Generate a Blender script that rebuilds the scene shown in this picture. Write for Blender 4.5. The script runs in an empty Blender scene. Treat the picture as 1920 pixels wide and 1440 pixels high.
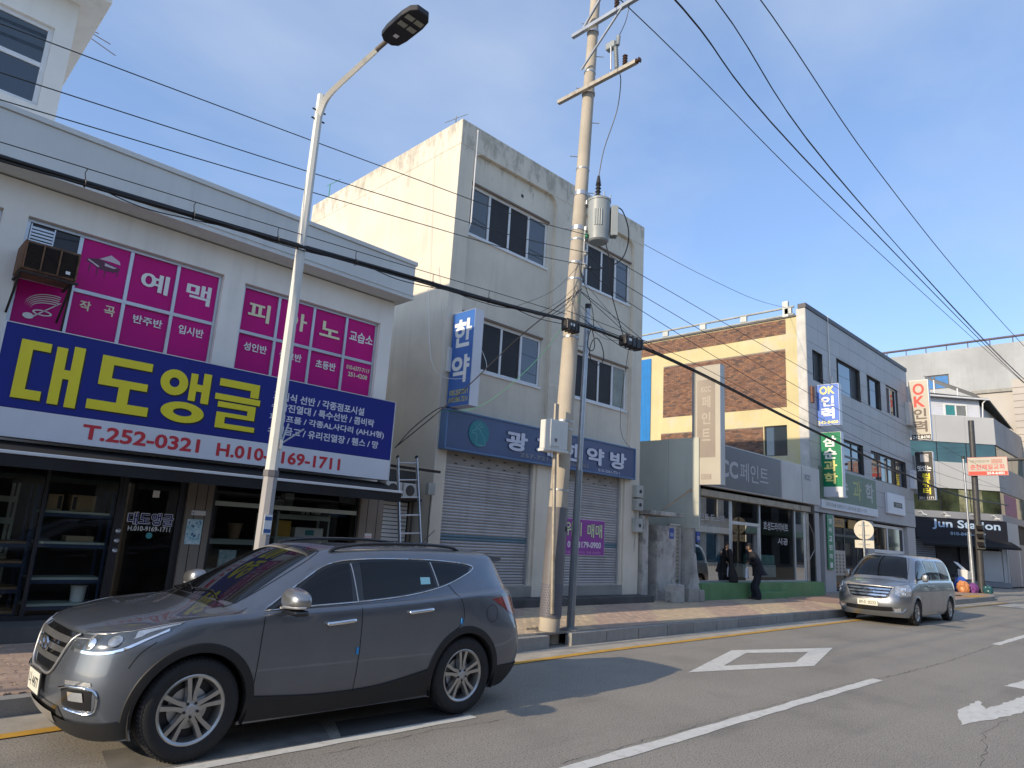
import bpy, bmesh, math, random
from mathutils import Vector, Matrix
from mathutils.bvhtree import BVHTree
random.seed(7)
SC = bpy.context.scene
COL = SC.collection
R = math.radians

# ------------------------------------------------------------------ camera
# X runs along the street, Y across it towards the shops, Z up. Metres.
YAW, PITCH, ROLL, CAM_H = R(44.2), R(12.3), R(3.45), 1.8
fw = Vector((math.sin(YAW) * math.cos(PITCH), math.cos(YAW) * math.cos(PITCH), math.sin(PITCH)))
rt0 = Vector((math.cos(YAW), -math.sin(YAW), 0))
up0 = rt0.cross(fw)
rt = rt0 * math.cos(ROLL) + up0 * math.sin(ROLL)
up = up0 * math.cos(ROLL) - rt0 * math.sin(ROLL)
cam_d = bpy.data.cameras.new('camera')
cam = bpy.data.objects.new('camera', cam_d)
COL.objects.link(cam)
mw = Matrix((rt, up, -fw)).transposed().to_4x4()
mw.translation = (0, 0, CAM_H)
cam.matrix_world = mw
cam_d.sensor_width = 36
cam_d.lens = 36 * 1290 / 1920
cam_d.clip_start = 0.05
cam_d.clip_end = 3000
SC.camera = cam

# ------------------------------------------------------------------ sky, sun, exposure
SUN = Vector((-2.45, 0.09, 1.0)).normalized()        # towards the sun
sun_el = math.asin(SUN.z)
sun_az = math.atan2(SUN.x, SUN.y)
wd = bpy.data.worlds.new('World')
SC.world = wd
wd.use_nodes = True
nt = wd.node_tree
bg = nt.nodes['Background']
sky = nt.nodes.new('ShaderNodeTexSky')
sky.sky_type = 'NISHITA'
sky.sun_disc = False
sky.sun_elevation = sun_el
sky.sun_rotation = sun_az
sky.air_density = 0.8
sky.dust_density = 0.35
sky.ozone_density = 3.0
sky.altitude = 100
# thin drifting cirrus: a soft noise on the view direction lifts the blue a little towards white
tc = nt.nodes.new('ShaderNodeTexCoord')
mp = nt.nodes.new('ShaderNodeMapping'); mp.inputs['Scale'].default_value = (0.9, 2.2, 3.4); mp.inputs['Rotation'].default_value = (0.3, 0.5, 0.6)
nz = nt.nodes.new('ShaderNodeTexNoise'); nz.inputs['Scale'].default_value = 1.5; nz.inputs['Detail'].default_value = 7; nz.inputs['Roughness'].default_value = 0.5
rp = nt.nodes.new('ShaderNodeMapRange'); rp.inputs[1].default_value = 0.36; rp.inputs[2].default_value = 0.72; rp.inputs[3].default_value = 0.0; rp.inputs[4].default_value = 0.5
mx = nt.nodes.new('ShaderNodeMix'); mx.data_type = 'RGBA'
mx.inputs[7].default_value = (1.75, 2.05, 2.55, 1)
nt.links.new(tc.outputs['Generated'], mp.inputs[0]); nt.links.new(mp.outputs[0], nz.inputs['Vector'])
nt.links.new(nz.outputs['Fac'], rp.inputs[0]); nt.links.new(rp.outputs[0], mx.inputs[0])
m0 = nt.nodes.new('ShaderNodeMix'); m0.data_type = 'RGBA'; m0.inputs[0].default_value = 0.5; m0.inputs[7].default_value = (0.78, 1.14, 1.85, 1)
nt.links.new(sky.outputs[0], m0.inputs[6]); nt.links.new(m0.outputs[2], mx.inputs[6]); nt.links.new(mx.outputs[2], bg.inputs[0])
bg.inputs[1].default_value = 0.15
sd = bpy.data.lights.new('sun', 'SUN')
sd.energy = 2.0
sd.angle = R(0.53)
sd.color = (1.0, 0.83, 0.60)
so = bpy.data.objects.new('sun', sd)
so.rotation_euler = SUN.to_track_quat('Z', 'Y').to_euler()
so.location = (-20, 0, 30)
COL.objects.link(so)
SC.view_settings.view_transform = 'Standard'
SC.view_settings.look = 'None'
SC.view_settings.exposure = 1.27
SC.view_settings.gamma = 1.0
SC.render.engine = 'CYCLES'
SC.cycles.use_denoising = True
SC.cycles.max_bounces = 8
SC.cycles.transparent_max_bounces = 16
SC.cycles.sample_clamp_indirect = 6

# ------------------------------------------------------------------ materials
MATS = {}
def M(name, col, rough=0.6, metal=0.0, var=0.12, scale=2.5, bump=0.0, bscale=60, spec=0.5, coat=0.0, ior=1.5,
      streak=0.0, scol=(0.12, 0.11, 0.10), piece=0.0, col2=None, speck=0.0, sscale=300, emit=0.0, top=None, topamt=0.8, blotch=0.0, blcol=(0.1,0.1,0.1), blscale=1.2, svec=(5, 5, 0.32)):
    if name in MATS: return MATS[name]
    m = bpy.data.materials.new(name); m.use_nodes = True
    n = m.node_tree.nodes; l = m.node_tree.links
    b = n['Principled BSDF']
    b.inputs['Roughness'].default_value = rough
    b.inputs['Metallic'].default_value = metal
    b.inputs['IOR'].default_value = ior
    b.inputs['Specular IOR Level'].default_value = spec
    b.inputs['Coat Weight'].default_value = coat
    b.inputs['Coat Roughness'].default_value = 0.03
    g = n.new('ShaderNodeNewGeometry')
    pos = g.outputs['Position']
    def noise(sc, det=4, vec=pos, ro=0.55):
        t = n.new('ShaderNodeTexNoise'); t.inputs['Scale'].default_value = sc; t.inputs['Detail'].default_value = det; t.inputs['Roughness'].default_value = ro
        l.new(vec, t.inputs['Vector']); return t.outputs['Fac']
    def rng(x, a, b_, c, d):
        t = n.new('ShaderNodeMapRange'); t.inputs[1].default_value = a; t.inputs[2].default_value = b_; t.inputs[3].default_value = c; t.inputs[4].default_value = d
        l.new(x, t.inputs[0]); return t.outputs[0]
    def mul(x, y):
        t = n.new('ShaderNodeMath'); t.operation = 'MULTIPLY'
        for i, q in enumerate((x, y)):
            if isinstance(q, (int, float)): t.inputs[i].default_value = q
            else: l.new(q, t.inputs[i])
        return t.outputs[0]
    def mix(f, A, B):
        t = n.new('ShaderNodeMix'); t.data_type = 'RGBA'
        for i, q in ((0, f), (6, A), (7, B)):
            if isinstance(q, (int, float)): t.inputs[i].default_value = q
            elif isinstance(q, tuple): t.inputs[i].default_value = (*q, 1)
            else: l.new(q, t.inputs[i])
        return t.outputs[2]
    c2 = col2 or tuple(min(1, c * (1 - 2 * var)) for c in col)
    c1 = col if col2 else tuple(min(1, c * (1 + var * 0.4)) for c in col)
    out = mix(rng(noise(scale), 0.3, 0.7, 0, 1), c1, c2) if (var or col2) else col
    if speck:
        out = mix(mul(rng(noise(sscale, 2), 0.35, 0.65, 0, 1), speck), out, tuple(min(1, c * 1.9 + 0.03) for c in col))
        out = mix(mul(rng(noise(sscale * 0.6, 2), 0.56, 0.7, 0, 1), speck), out, tuple(c * 0.35 for c in col))
    if blotch:
        out = mix(mul(rng(noise(blscale, 6, ro=0.68), 0.52, 0.66, 0, 1), blotch), out, blcol)
    if streak:
        v = n.new('ShaderNodeVectorMath'); v.operation = 'MULTIPLY'; v.inputs[1].default_value = svec; l.new(pos, v.inputs[0])
        s1 = rng(noise(1.0, 5, v.outputs[0]), 0.5, 0.75, 0, 1)
        s2 = rng(noise(0.7, 2), 0.35, 0.65, 0.2, 1)
        out = mix(mul(mul(s1, s2), streak), out, scol)
    if top:          # weathering that starts at a coping (z1) and fades out by z0
        z0, z1 = top
        sp = n.new('ShaderNodeSeparateXYZ'); l.new(pos, sp.inputs[0])
        v = n.new('ShaderNodeVectorMath'); v.operation = 'MULTIPLY'; v.inputs[1].default_value = (2.6, 2.6, 1.1); l.new(pos, v.inputs[0])
        zz = rng(sp.outputs[2], z0, z1, 0.0, 0.22)
        t = n.new('ShaderNodeMath'); t.operation = 'ADD'; l.new(noise(1.6, 8, v.outputs[0], 0.72), t.inputs[0]); l.new(zz, t.inputs[1])
        f = mul(rng(t.outputs[0], 0.64, 0.78, 0, 1), rng(sp.outputs[2], z0, z0 + 0.3 * (z1 - z0), 0, 1))
        out = mix(mul(f, topamt), out, scol)
    if piece:
        oi = n.new('ShaderNodeObjectInfo')
        h = n.new('ShaderNodeHueSaturation'); l.new(rng(oi.outputs['Random'], 0, 1, 1 - piece, 1 + piece), h.inputs['Value'])
        if isinstance(out, tuple): h.inputs['Color'].default_value = (*out, 1)
        else: l.new(out, h.inputs['Color'])
        out = h.outputs[0]
    if isinstance(out, tuple): b.inputs['Base Color'].default_value = (*out, 1)
    else: l.new(out, b.inputs['Base Color'])
    if bump:
        bp = n.new('ShaderNodeBump'); bp.inputs['Strength'].default_value = bump; bp.inputs['Distance'].default_value = 0.01
        l.new(noise(bscale, 5, ro=0.65), bp.inputs['Height']); l.new(bp.outputs[0], b.inputs['Normal'])
    if emit:
        b.inputs['Emission Strength'].default_value = emit
        b.inputs['Emission Color'].default_value = (*col, 1)
    MATS[name] = m
    return m

def glass_mat(name, tint=(0.9, 0.95, 0.93), ior=1.5, boost=1.0):
    if name in MATS: return MATS[name]
    m = bpy.data.materials.new(name); m.use_nodes = True
    n = m.node_tree.nodes; l = m.node_tree.links
    n.remove(n['Principled BSDF'])
    tr = n.new('ShaderNodeBsdfTransparent'); tr.inputs[0].default_value = (*tint, 1)
    gl = n.new('ShaderNodeBsdfGlossy'); gl.inputs['Roughness'].default_value = 0.01
    fr = n.new('ShaderNodeFresnel'); fr.inputs[0].default_value = ior
    k = n.new('ShaderNodeMath'); k.operation = 'MULTIPLY'; k.inputs[1].default_value = boost; k.use_clamp = True
    ms = n.new('ShaderNodeMixShader')
    l.new(fr.outputs[0], k.inputs[0]); l.new(k.outputs[0], ms.inputs[0]); l.new(tr.outputs[0], ms.inputs[1]); l.new(gl.outputs[0], ms.inputs[2])
    l.new(ms.outputs[0], n['Material Output'].inputs[0])
    MATS[name] = m
    return m

# ------------------------------------------------------------------ mesh helpers
class PL:
    """a plane with u along it, v up and d outwards"""
    def __init__(s, O, U, V, N): s.O, s.U, s.V, s.N = Vector(O), Vector(U), Vector(V), Vector(N)
    def p(s, u, v, d=0.0): return s.O + s.U * u + s.V * v + s.N * d
def front(Y): return PL((0, Y, 0), (1, 0, 0), (0, 0, 1), (0, -1, 0))      # u = X, faces the street
def west(X): return PL((X, 0, 0), (0, -1, 0), (0, 0, 1), (-1, 0, 0))      # u = -Y, faces -X
def east(X): return PL((X, 0, 0), (0, 1, 0), (0, 0, 1), (1, 0, 0))        # u = Y, faces +X
def level(Z): return PL((0, 0, Z), (1, 0, 0), (0, 1, 0), (0, 0, 1))       # u = X, v = Y

class MB:
    def __init__(s): s.v = []; s.f = []
    def add(s, vs, fs):
        n = len(s.v); s.v += [tuple(q) for q in vs]; s.f += [tuple(i + n for i in f) for f in fs]; return s
    def hexa(s, c):
        return s.add(c, [(0, 3, 2, 1), (4, 5, 6, 7), (0, 1, 5, 4), (1, 2, 6, 5), (2, 3, 7, 6), (3, 0, 4, 7)])
    def box(s, x0, x1, y0, y1, z0, z1):
        return s.hexa([(x0, y0, z0), (x1, y0, z0), (x1, y1, z0), (x0, y1, z0), (x0, y0, z1), (x1, y0, z1), (x1, y1, z1), (x0, y1, z1)])
    def pbox(s, pl, u0, u1, v0, v1, d0, d1):
        return s.hexa([pl.p(u0, v0, d0), pl.p(u1, v0, d0), pl.p(u1, v1, d0), pl.p(u0, v1, d0), pl.p(u0, v0, d1), pl.p(u1, v0, d1), pl.p(u1, v1, d1), pl.p(u0, v1, d1)])
    def quad(s, *c): return s.add(c, [tuple(range(len(c)))])
    def prism(s, pl, poly, d0, d1):
        n = len(poly)
        vs = [pl.p(u, v, d0) for u, v in poly] + [pl.p(u, v, d1) for u, v in poly]
        return s.add(vs, [tuple(range(n - 1, -1, -1)), tuple(range(n, 2 * n))] + [(i, (i + 1) % n, n + (i + 1) % n, n + i) for i in range(n)])
    def bar(s, a, b, w, h=None, upv=(0, 0, 1)):
        a, b = Vector(a), Vector(b); h = h or w
        t = (b - a).normalized(); u_ = Vector(upv)
        if abs(t.dot(u_)) > 0.98: u_ = Vector((1, 0, 0))
        sd_ = t.cross(u_).normalized(); uu = sd_.cross(t)
        q = [(-w / 2, -h / 2), (w / 2, -h / 2), (w / 2, h / 2), (-w / 2, h / 2)]
        return s.hexa([a + sd_ * i + uu * j for i, j in q] + [b + sd_ * i + uu * j for i, j in q])
    def tube(s, pts, r, n=6, caps=True):
        pts = [Vector(p) for p in pts]; k = len(pts)
        rs = r if isinstance(r, (list, tuple)) else [r] * k
        base = len(s.v); prev = None; fs = []
        for i, p in enumerate(pts):
            t = (pts[min(i + 1, k - 1)] - pts[max(i - 1, 0)])
            t = t.normalized() if t.length > 1e-9 else Vector((0, 0, 1))
            if prev is None:
                a = Vector((0, 0, 1)) if abs(t.z) < 0.9 else Vector((1, 0, 0))
                u_ = t.cross(a).normalized()
            else:
                u_ = (prev - t * prev.dot(t)); u_ = u_.normalized() if u_.length > 1e-6 else t.cross(Vector((0, 1, 0.3))).normalized()
            prev = u_; w_ = t.cross(u_)
            for j in range(n):
                an = 2 * math.pi * j / n
                s.v.append(tuple(p + (u_ * math.cos(an) + w_ * math.sin(an)) * rs[i]))
        for i in range(k - 1):
            for j in range(n):
                a = base + i * n + j; b = base + i * n + (j + 1) % n
                s.f.append((a, b, b + n, a + n))
        if caps:
            s.f.append(tuple(base + j for j in range(n - 1, -1, -1))); s.f.append(tuple(base + (k - 1) * n + j for j in range(n)))
        return s
    def cyl(s, a, b, r0, r1=None, n=14): return s.tube([a, b], [r0, r0 if r1 is None else r1], n)
    def lathe(s, prof, c, ax, n=24, a0=0.0, a1=2 * math.pi):
        """prof: list of (radius, along axis)"""
        c = Vector(c); ax = Vector(ax).normalized(); a = Vector((0, 0, 1)) if abs(ax.z) < 0.9 else Vector((1, 0, 0))
        u_ = ax.cross(a).normalized(); w_ = ax.cross(u_); base = len(s.v); k = len(prof); full = abs(a1 - a0 - 2 * math.pi) < 1e-6
        m = n if full else n + 1
        for i in range(m):
            an = a0 + (a1 - a0) * i / n
            d = u_ * math.cos(an) + w_ * math.sin(an)
            for r_, h in prof: s.v.append(tuple(c + d * r_ + ax * h))
        for i in range(n):
            i2 = (i + 1) % m
            for j in range(k - 1):
                s.f.append((base + i * k + j, base + i2 * k + j, base + i2 * k + j + 1, base + i * k + j + 1))
        return s
    def disc(s, pl, u, v, r, d0, d1, n=24):
        return s.prism(pl, [(u + r * math.cos(2 * math.pi * i / n), v + r * math.sin(2 * math.pi * i / n)) for i in range(n)], d0, d1)
    def wall(s, pl, u0, u1, v0, v1, ops=(), depth=0.15, d=0.0):
        """front skin of a wall with real openings and their reveals"""
        us = sorted({u0, u1, *[q for o in ops for q in o[:2] if u0 < q < u1]}); vs = sorted({v0, v1, *[q for o in ops for q in o[2:4] if v0 < q < v1]})
        for i in range(len(us) - 1):
            for j in range(len(vs) - 1):
                cu, cv = (us[i] + us[i + 1]) / 2, (vs[j] + vs[j + 1]) / 2
                if any(o[0] < cu < o[1] and o[2] < cv < o[3] for o in ops): continue
                s.quad(pl.p(us[i], vs[j], d), pl.p(us[i + 1], vs[j], d), pl.p(us[i + 1], vs[j + 1], d), pl.p(us[i], vs[j + 1], d))
        for o in ops:
            a, b, c, e = max(o[0], u0), min(o[1], u1), max(o[2], v0), min(o[3], v1); k = d - depth
            for (p, q) in (((a, c), (b, c)), ((b, c), (b, e)), ((b, e), (a, e)), ((a, e), (a, c))):
                s.quad(pl.p(*p, d), pl.p(*q, d), pl.p(*q, k), pl.p(*p, k))
        return s
    def build(s, name, mat, parent=None, smooth=None, bevel=0.0):
        me = bpy.data.meshes.new(name)
        me.from_pydata(s.v, [], s.f); me.update()
        bm = bmesh.new(); bm.from_mesh(me)
        if smooth is not None: bmesh.ops.remove_doubles(bm, verts=bm.verts, dist=1e-5)
        bmesh.ops.recalc_face_normals(bm, faces=bm.faces); bm.to_mesh(me); bm.free()
        return obj(name, me, mat, parent, smooth, bevel)

def obj(name, me, mat, parent=None, smooth=None, bevel=0.0):
    o = bpy.data.objects.new(name, me); COL.objects.link(o)
    if mat and not me.materials: me.materials.append(MATS[mat] if isinstance(mat, str) else mat)
    if smooth is not None:
        me.shade_smooth(); me.set_sharp_from_angle(angle=R(smooth))
    if bevel:
        b = o.modifiers.new('bevel', 'BEVEL'); b.width = bevel; b.segments = 2; b.limit_method = 'ANGLE'; b.angle_limit = R(40)
    if parent: adopt(o, parent)
    return o
def adopt(o, parent):
    o.parent = parent
    o.matrix_parent_inverse = Matrix.Translation(-parent.location)
def tag(o, label=None, cat=None, group=None, kind=None):
    if label: o['label'] = label
    if cat: o['category'] = cat
    if group: o['group'] = group
    if kind: o['kind'] = kind
    return o
def thing(name, loc, label, cat, group=None, kind=None):
    o = bpy.data.objects.new(name, None); o.location = loc; o.empty_display_size = 0.2; COL.objects.link(o)
    return tag(o, label, cat, group, kind)
def piece(name, me, loc, parent, mat=None, rot=None, scale=None):
    """a repeated piece that shares mesh data; loc in world coordinates"""
    o = obj(name, me, mat, parent)
    o.location = loc
    if rot: o.rotation_euler = rot
    if scale: o.scale = scale
    return o

_txt = []
def text(body, pl, u0, u1, v0, v1, mat, parent=None, name='lettering', d=0.003, bold=0.0, extr=0.0):
    """lettering fitted to the box u0..u1, v0..v1 of a plane; all of it is set in one go by flush_text()"""
    _txt.append((body, pl, u0, u1, v0, v1, mat, parent, name, d, bold, extr))
def flush_text():
    groups = {}
    for t in _txt: groups.setdefault((t[10] if t[11] else min(t[10], 0.012), t[11] > 0), []).append(t)
    for (bold, ex), items in groups.items():
        bodies = sorted({t[0] for t in items})
        cu = bpy.data.curves.new('text', 'FONT'); cu.body = '\n'.join(bodies); cu.size = 1.0; cu.offset = bold; cu.resolution_u = 3; cu.extrude = 0.01 if ex else 0.0; cu.space_line = 4.0
        o = bpy.data.objects.new('text', cu); me = o.to_mesh(); vs = [v.co.copy() for v in me.vertices]; polys = [tuple(p.vertices) for p in me.polygons]
        o.to_mesh_clear(); bpy.data.objects.remove(o); bpy.data.curves.remove(cu)
        step = 4.0; sets = [([], []) for _ in bodies]; idx = {}
        row = [min(len(bodies) - 1, max(0, int(round(-(v.y - 0.35) / step)))) for v in vs]
        for i, v in enumerate(vs): k = row[i]; idx[i] = len(sets[k][0]); sets[k][0].append(v)
        for p in polys: sets[row[p[0]]][1].append(tuple(idx[i] for i in p))
        for (body, pl, u0, u1, v0, v1, mat, parent, name, d, full, extr) in items:
            tv_, tf = sets[bodies.index(body)]
            ax = min(v.x for v in tv_); bx = max(v.x for v in tv_); ay = min(v.y for v in tv_); by = max(v.y for v in tv_)
            sx = (u1 - u0) / (bx - ax); sy = (v1 - v0) / (by - ay)
            h = 0 if extr or full <= bold else full - bold           # heavier weights: the glyph struck several times, each a hair in front
            sh_ = [(0, 0)] if not h else [(0, 0), (h, 0), (-h, 0), (0, h), (0, -h), (.7 * h, .7 * h), (-.7 * h, .7 * h), (.7 * h, -.7 * h), (-.7 * h, -.7 * h)]
            kx = (u1 - u0) / (bx - ax + 2 * h); ky = (v1 - v0) / (by - ay + 2 * h); m = MB()
            for q, (ox, oy) in enumerate(sh_):
                m.add([pl.p(u0 + (v.x - ax + h + ox) * kx, v0 + (v.y - ay + h + oy) * ky, d + q * 0.00012 + (extr * (v.z + 0.01) / 0.02 if extr else 0.0)) for v in tv_], tf)
            m.build(name, mat, parent)
def curve_pts(a, b, sag, n=16):
    a, b = Vector(a), Vector(b)
    return [a.lerp(b, i / n) - Vector((0, 0, sag * 4 * (i / n) * (1 - i / n))) for i in range(n + 1)]
def smooth_path(pts, n=6):
    pts = [Vector(p) for p in pts]; out = []
    for i in range(len(pts) - 1):
        p0, p1, p2, p3 = pts[max(i - 1, 0)], pts[i], pts[i + 1], pts[min(i + 2, len(pts) - 1)]
        for j in range(n):
            t = j / n
            out.append(0.5 * ((2 * p1) + (p2 - p0) * t + (2 * p0 - 5 * p1 + 4 * p2 - p3) * t * t + (3 * p1 - p0 - 3 * p2 + p3) * t ** 3))
    return out + [pts[-1]]

# ================================================================== GROUND, ROAD, PAVEMENT
M('asphalt', (0.205, 0.187, 0.158), 0.85, var=0.2, scale=0.5, bump=0.5, bscale=260, speck=1.0, sscale=95, blotch=0.25, blcol=(0.125, 0.118, 0.108), blscale=0.7, streak=.45, scol=(.105, .10, .092), svec=(.10, 1.5, 1))
M('far_ground', (0.12, 0.115, 0.105), 0.95, scale=0.05)
M('gutter', (0.40, 0.36, 0.30), 0.9, var=0.18, scale=3, bump=0.35, bscale=120, speck=0.3, sscale=200, blotch=0.3, blcol=(0.2, 0.19, 0.17))
M('kerb_stone', (0.24, 0.235, 0.22), 0.8, var=0.12, scale=8, bump=0.25, bscale=150, speck=0.5, sscale=250, piece=0.1, streak=0.3)
M('paint_white', (0.66, 0.65, 0.60), 0.75, var=0.06, scale=6, bump=0.3, bscale=200, blotch=0.4, blcol=(0.3, 0.29, 0.265), blscale=9)
M('paint_yellow', (0.60, 0.34, 0.05), 0.75, var=0.1, scale=6, bump=0.3, bscale=200, blotch=0.5, blcol=(0.25, 0.17, 0.08), blscale=3.5)
M('paver_red', (0.40, 0.29, 0.225), 0.88, var=0.12, scale=4, bump=0.4, bscale=160, speck=0.25, sscale=260, piece=0.14, blotch=0.25, blcol=(0.22, 0.17, 0.13))
M('paver_tan', (0.44, 0.345, 0.235), 0.88, var=0.12, scale=4, bump=0.4, bscale=160, speck=0.25, sscale=260, piece=0.14, blotch=0.25, blcol=(0.26, 0.21, 0.15))
M('joint_sand', (0.19, 0.165, 0.135), 0.95, var=0.2, scale=20)
M('crack_tar', (0.06, 0.057, 0.052), 0.8, var=0.1)

def lerp_tab(x, tab):
    if x <= tab[0][0]: return tab[0][1]
    for (a, va), (b, vb) in zip(tab, tab[1:]):
        if x <= b: return va + (vb - va) * (x - a) / (b - a)
    return tab[-1][1]
def ko(x): return lerp_tab(x, [(-30, -1.2), (-4, -0.75), (1.4, -0.45), (5, -0.24), (9.5, 0), (14, 0.03), (21.5, 0.07), (40, 0.12)])
def pz(x): return lerp_tab(x, [(3, 0.15), (9, 0.21)])        # top of kerb and pavement

g = MB(); g.quad((-900, -900, -0.04), (2200, -900, -0.04), (2200, 2200, -0.04), (-900, 2200, -0.04))
tag(g.build('ground', 'far_ground'), kind='structure')
g = MB(); g.quad((-120, -14, 0), (260, -14, 0), (260, 60, 0), (-120, 60, 0))
road = tag(g.build('road', 'asphalt'), kind='structure')
XS = [-30 + i * 1.0 for i in range(79)]
def ribbon(name, xs, ya, yb, z, mat, parent=None, jit=0.0):
    m = MB()
    for a, b in zip(xs, xs[1:]):
        j = [random.uniform(-jit, jit) for _ in range(2)]
        m.quad((a, ya + ko(a), z), (b, ya + ko(b), z), (b, yb + ko(b), z), (a, yb + ko(a), z))
    return m.build(name, mat, parent)
tag(ribbon('gutter', XS[:72], 7.42, 8.02, 0.004, 'gutter'), kind='structure')
ribbon('edge_line', XS[:72], 7.33, 7.47, 0.009, 'paint_yellow', road)
def flat(name, poly, mat='paint_white', z=0.005):
    m = MB(); m.quad(*[(x, y, z) for x, y in poly]); return m.build(name, mat, road)
def worn(name, poly, step=0.25, jit=0.012):
    """painted polygon with a slightly ragged outline"""
    out = []
    for (a, b) in zip(poly, poly[1:] + poly[:1]):
        a, b = Vector(a), Vector(b); n = max(1, int((b - a).length / step)); nn = Vector((-(b - a).y, (b - a).x)).normalized()
        for i in range(n): out.append(a.lerp(b, i / n) + nn * (random.uniform(-jit, jit) if i else 0))
    return flat(name, [tuple(q) for q in out])
worn('lane_dash', [(3.3, 3.775), (11.72, 3.765), (11.72, 3.915), (3.3, 3.925)])
worn('lane_dash', [(19.5, 3.77), (27.6, 3.77), (27.6, 3.92), (19.5, 3.92)])
worn('lane_dash', [(35.5, 3.78), (43.5, 3.78), (43.5, 3.93), (35.5, 3.93)])
worn('parking_line', [(0.7, 5.4), (5.05, 5.4), (5.05, 5.52), (0.7, 5.52)])
o_ = [(9.37, 5.63), (12.1, 6.39), (14.58, 5.57), (11.95, 4.87)]; i_ = [(10.42, 5.64), (12.07, 6.1), (13.44, 5.58), (12.01, 5.2)]
m = MB()
for k in range(4):
    a, b = o_[k], o_[(k + 1) % 4]; c, d = i_[(k + 1) % 4], i_[k]
    m.quad((*a, .005), (*b, .005), (*c, .005), (*d, .005))
m.build('diamond_marking', 'paint_white', road)
worn('arrow_marking', [(9.55, 2.28), (10.45, 2.52), (11.45, 2.5), (10.9, 2.31), (13.2, 2.13), (13.2, 2.55), (14.6, 2.42), (16.2, 1.95), (13.2, 1.75), (13.0, 1.95), (11.1, 1.97)], 0.12, 0.02)
for k in range(4): worn('crossing_bar', [(37.5 + k * 0.95, 4.2), (37.95 + k * 0.95, 4.2), (37.95 + k * 0.95, 7.2), (37.5 + k * 0.95, 7.2)])
def crack(pts, w=0.012):
    rnd = random.Random(len(pts) * 7 + int(pts[0][0] * 10))
    q = []
    for a, b in zip(pts, pts[1:]):
        a, b = Vector(a), Vector(b); n = max(2, int((b - a).length / 0.12))
        for i in range(n): q.append(a.lerp(b, i / n) + Vector((rnd.uniform(-.03, .03), rnd.uniform(-.03, .03))))
    m = MB()
    for a, b in zip(q, q[1:]):
        t = (b - a); nn = Vector((-t.y, t.x)).normalized() * w * .5 * rnd.uniform(0.2, 1)
        m.quad((*(a - nn), .003), (*(b - nn), .003), (*(b + nn), .003), (*(a + nn), .003))
    m.build('crack', 'crack_tar', road)
crack([(11.8, 3.84), (15, 3.75), (19.4, 3.84)], 0.014); crack([(7.9, 1.75), (8.6, 1.85), (9.4, 2.05), (10.6, 2.0)], .006)
crack([(4.7, 3.98), (7, 3.99), (9, 3.96), (11.6, 3.97)], 0.006); crack([(27.7, 3.84), (35, 3.8)], 0.015); crack([(3.2, 5.2), (4.4, 5.3), (5.4, 5.18)], 0.008)
# darker repair patch beside the parking line
M('asphalt_patch', (0.06, 0.058, 0.056), 0.9, var=0.15, scale=2, bump=0.4, bscale=260, speck=0.4, sscale=170)
flat('repair_patch', [(3.6, 5.56), (5.0, 5.54), (5.2, 5.95), (3.8, 6.0)], 'asphalt_patch', 0.002)
# pale worn concrete under the parked car
flat('worn_patch', [(1.8, 5.6), (3.5, 5.56), (3.7, 6.1), (1.9, 6.2)], M('worn_concrete', (.22, .21, .19), .9, var=.2, scale=3, bump=.4, bscale=150, blotch=.7, blcol=(.12, .115, .11), blscale=3), 0.002)

# ---- pavement slab, kerb stones and pavers
pv = MB(); xs = [-10 + 1.0 * i for i in range(50)] + [40.5, 41.5, 42.5, 43.5, 44.5, 45.5, 46.3, 47]
def kerb_y(x): return 8.0 + ko(x) + (0 if x < 40 else 1.9 * ((x - 40) / 7) ** 2.6)
for a, b in zip(xs, xs[1:]):
    for (y0, y1) in ((0.12, None),):
        pv.quad((a, kerb_y(a) + .1, pz(a) - .012), (b, kerb_y(b) + .1, pz(b) - .012), (b, 14.5, pz(b) - .012), (a, 14.5, pz(a) - .012))
pavement = tag(pv.build('pavement', 'joint_sand'), kind='structure')
pf = MB()
pf.quad((24, kerb_y(24) + .1, .199), (40, kerb_y(40) + .1, .199), (40, 14.4, .199), (24, 14.4, .199))
for a, b in zip(xs[49:], xs[50:]): pf.quad((a, kerb_y(a) + .1, .199), (b, kerb_y(b) + .1, .199), (b, 14.4, .199), (a, 14.4, .199))
M('paving_far', (0.40, 0.30, 0.22), 0.9, col2=(0.36, 0.22, 0.17), scale=0.35, bump=0.3, bscale=120)
pf.build('paving', 'paving_far', pavement)
kb = MB()
sec = [(0, -0.05), (0, 0.98), (0.015, 1.0), (0.14, 1.0), (0.14, -0.05)]
def kerb_mesh(n=0.985):
    m = MB(); v = []
    for xx in (0.006, n):
        v += [(xx, y, z) for y, z in sec]
    k = len(sec)
    m.add(v, [tuple(range(k)), tuple(range(2 * k - 1, k - 1, -1))] + [(i, (i + 1) % k, k + (i + 1) % k, k + i) for i in range(k)])
    me = bpy.data.meshes.new('kerb_stone'); me.from_pydata(m.v, [], m.f); me.update()
    bm = bmesh.new(); bm.from_mesh(me); bmesh.ops.recalc_face_normals(bm, faces=bm.faces); bm.to_mesh(me); bm.free()
    me.materials.append(MATS['kerb_stone']); return me
KM = kerb_mesh()
x = -2.0
while x < 46.6:
    L = 1.0
    if 8.0 <= x < 9.0: L = 0.98          # the pole stands in a gap of the kerb
    y0, y1 = kerb_y(x), kerb_y(x + L)
    piece('kerb_stone', KM, (x, y0, random.uniform(-.003, .003)), pavement, rot=(0, 0, math.atan2(y1 - y0, L)), scale=(L * math.hypot(1, (y1 - y0) / L), 1, pz(x + .5)))
    x += L
    if 8.9 < x < 9.2: x = 9.56
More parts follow.
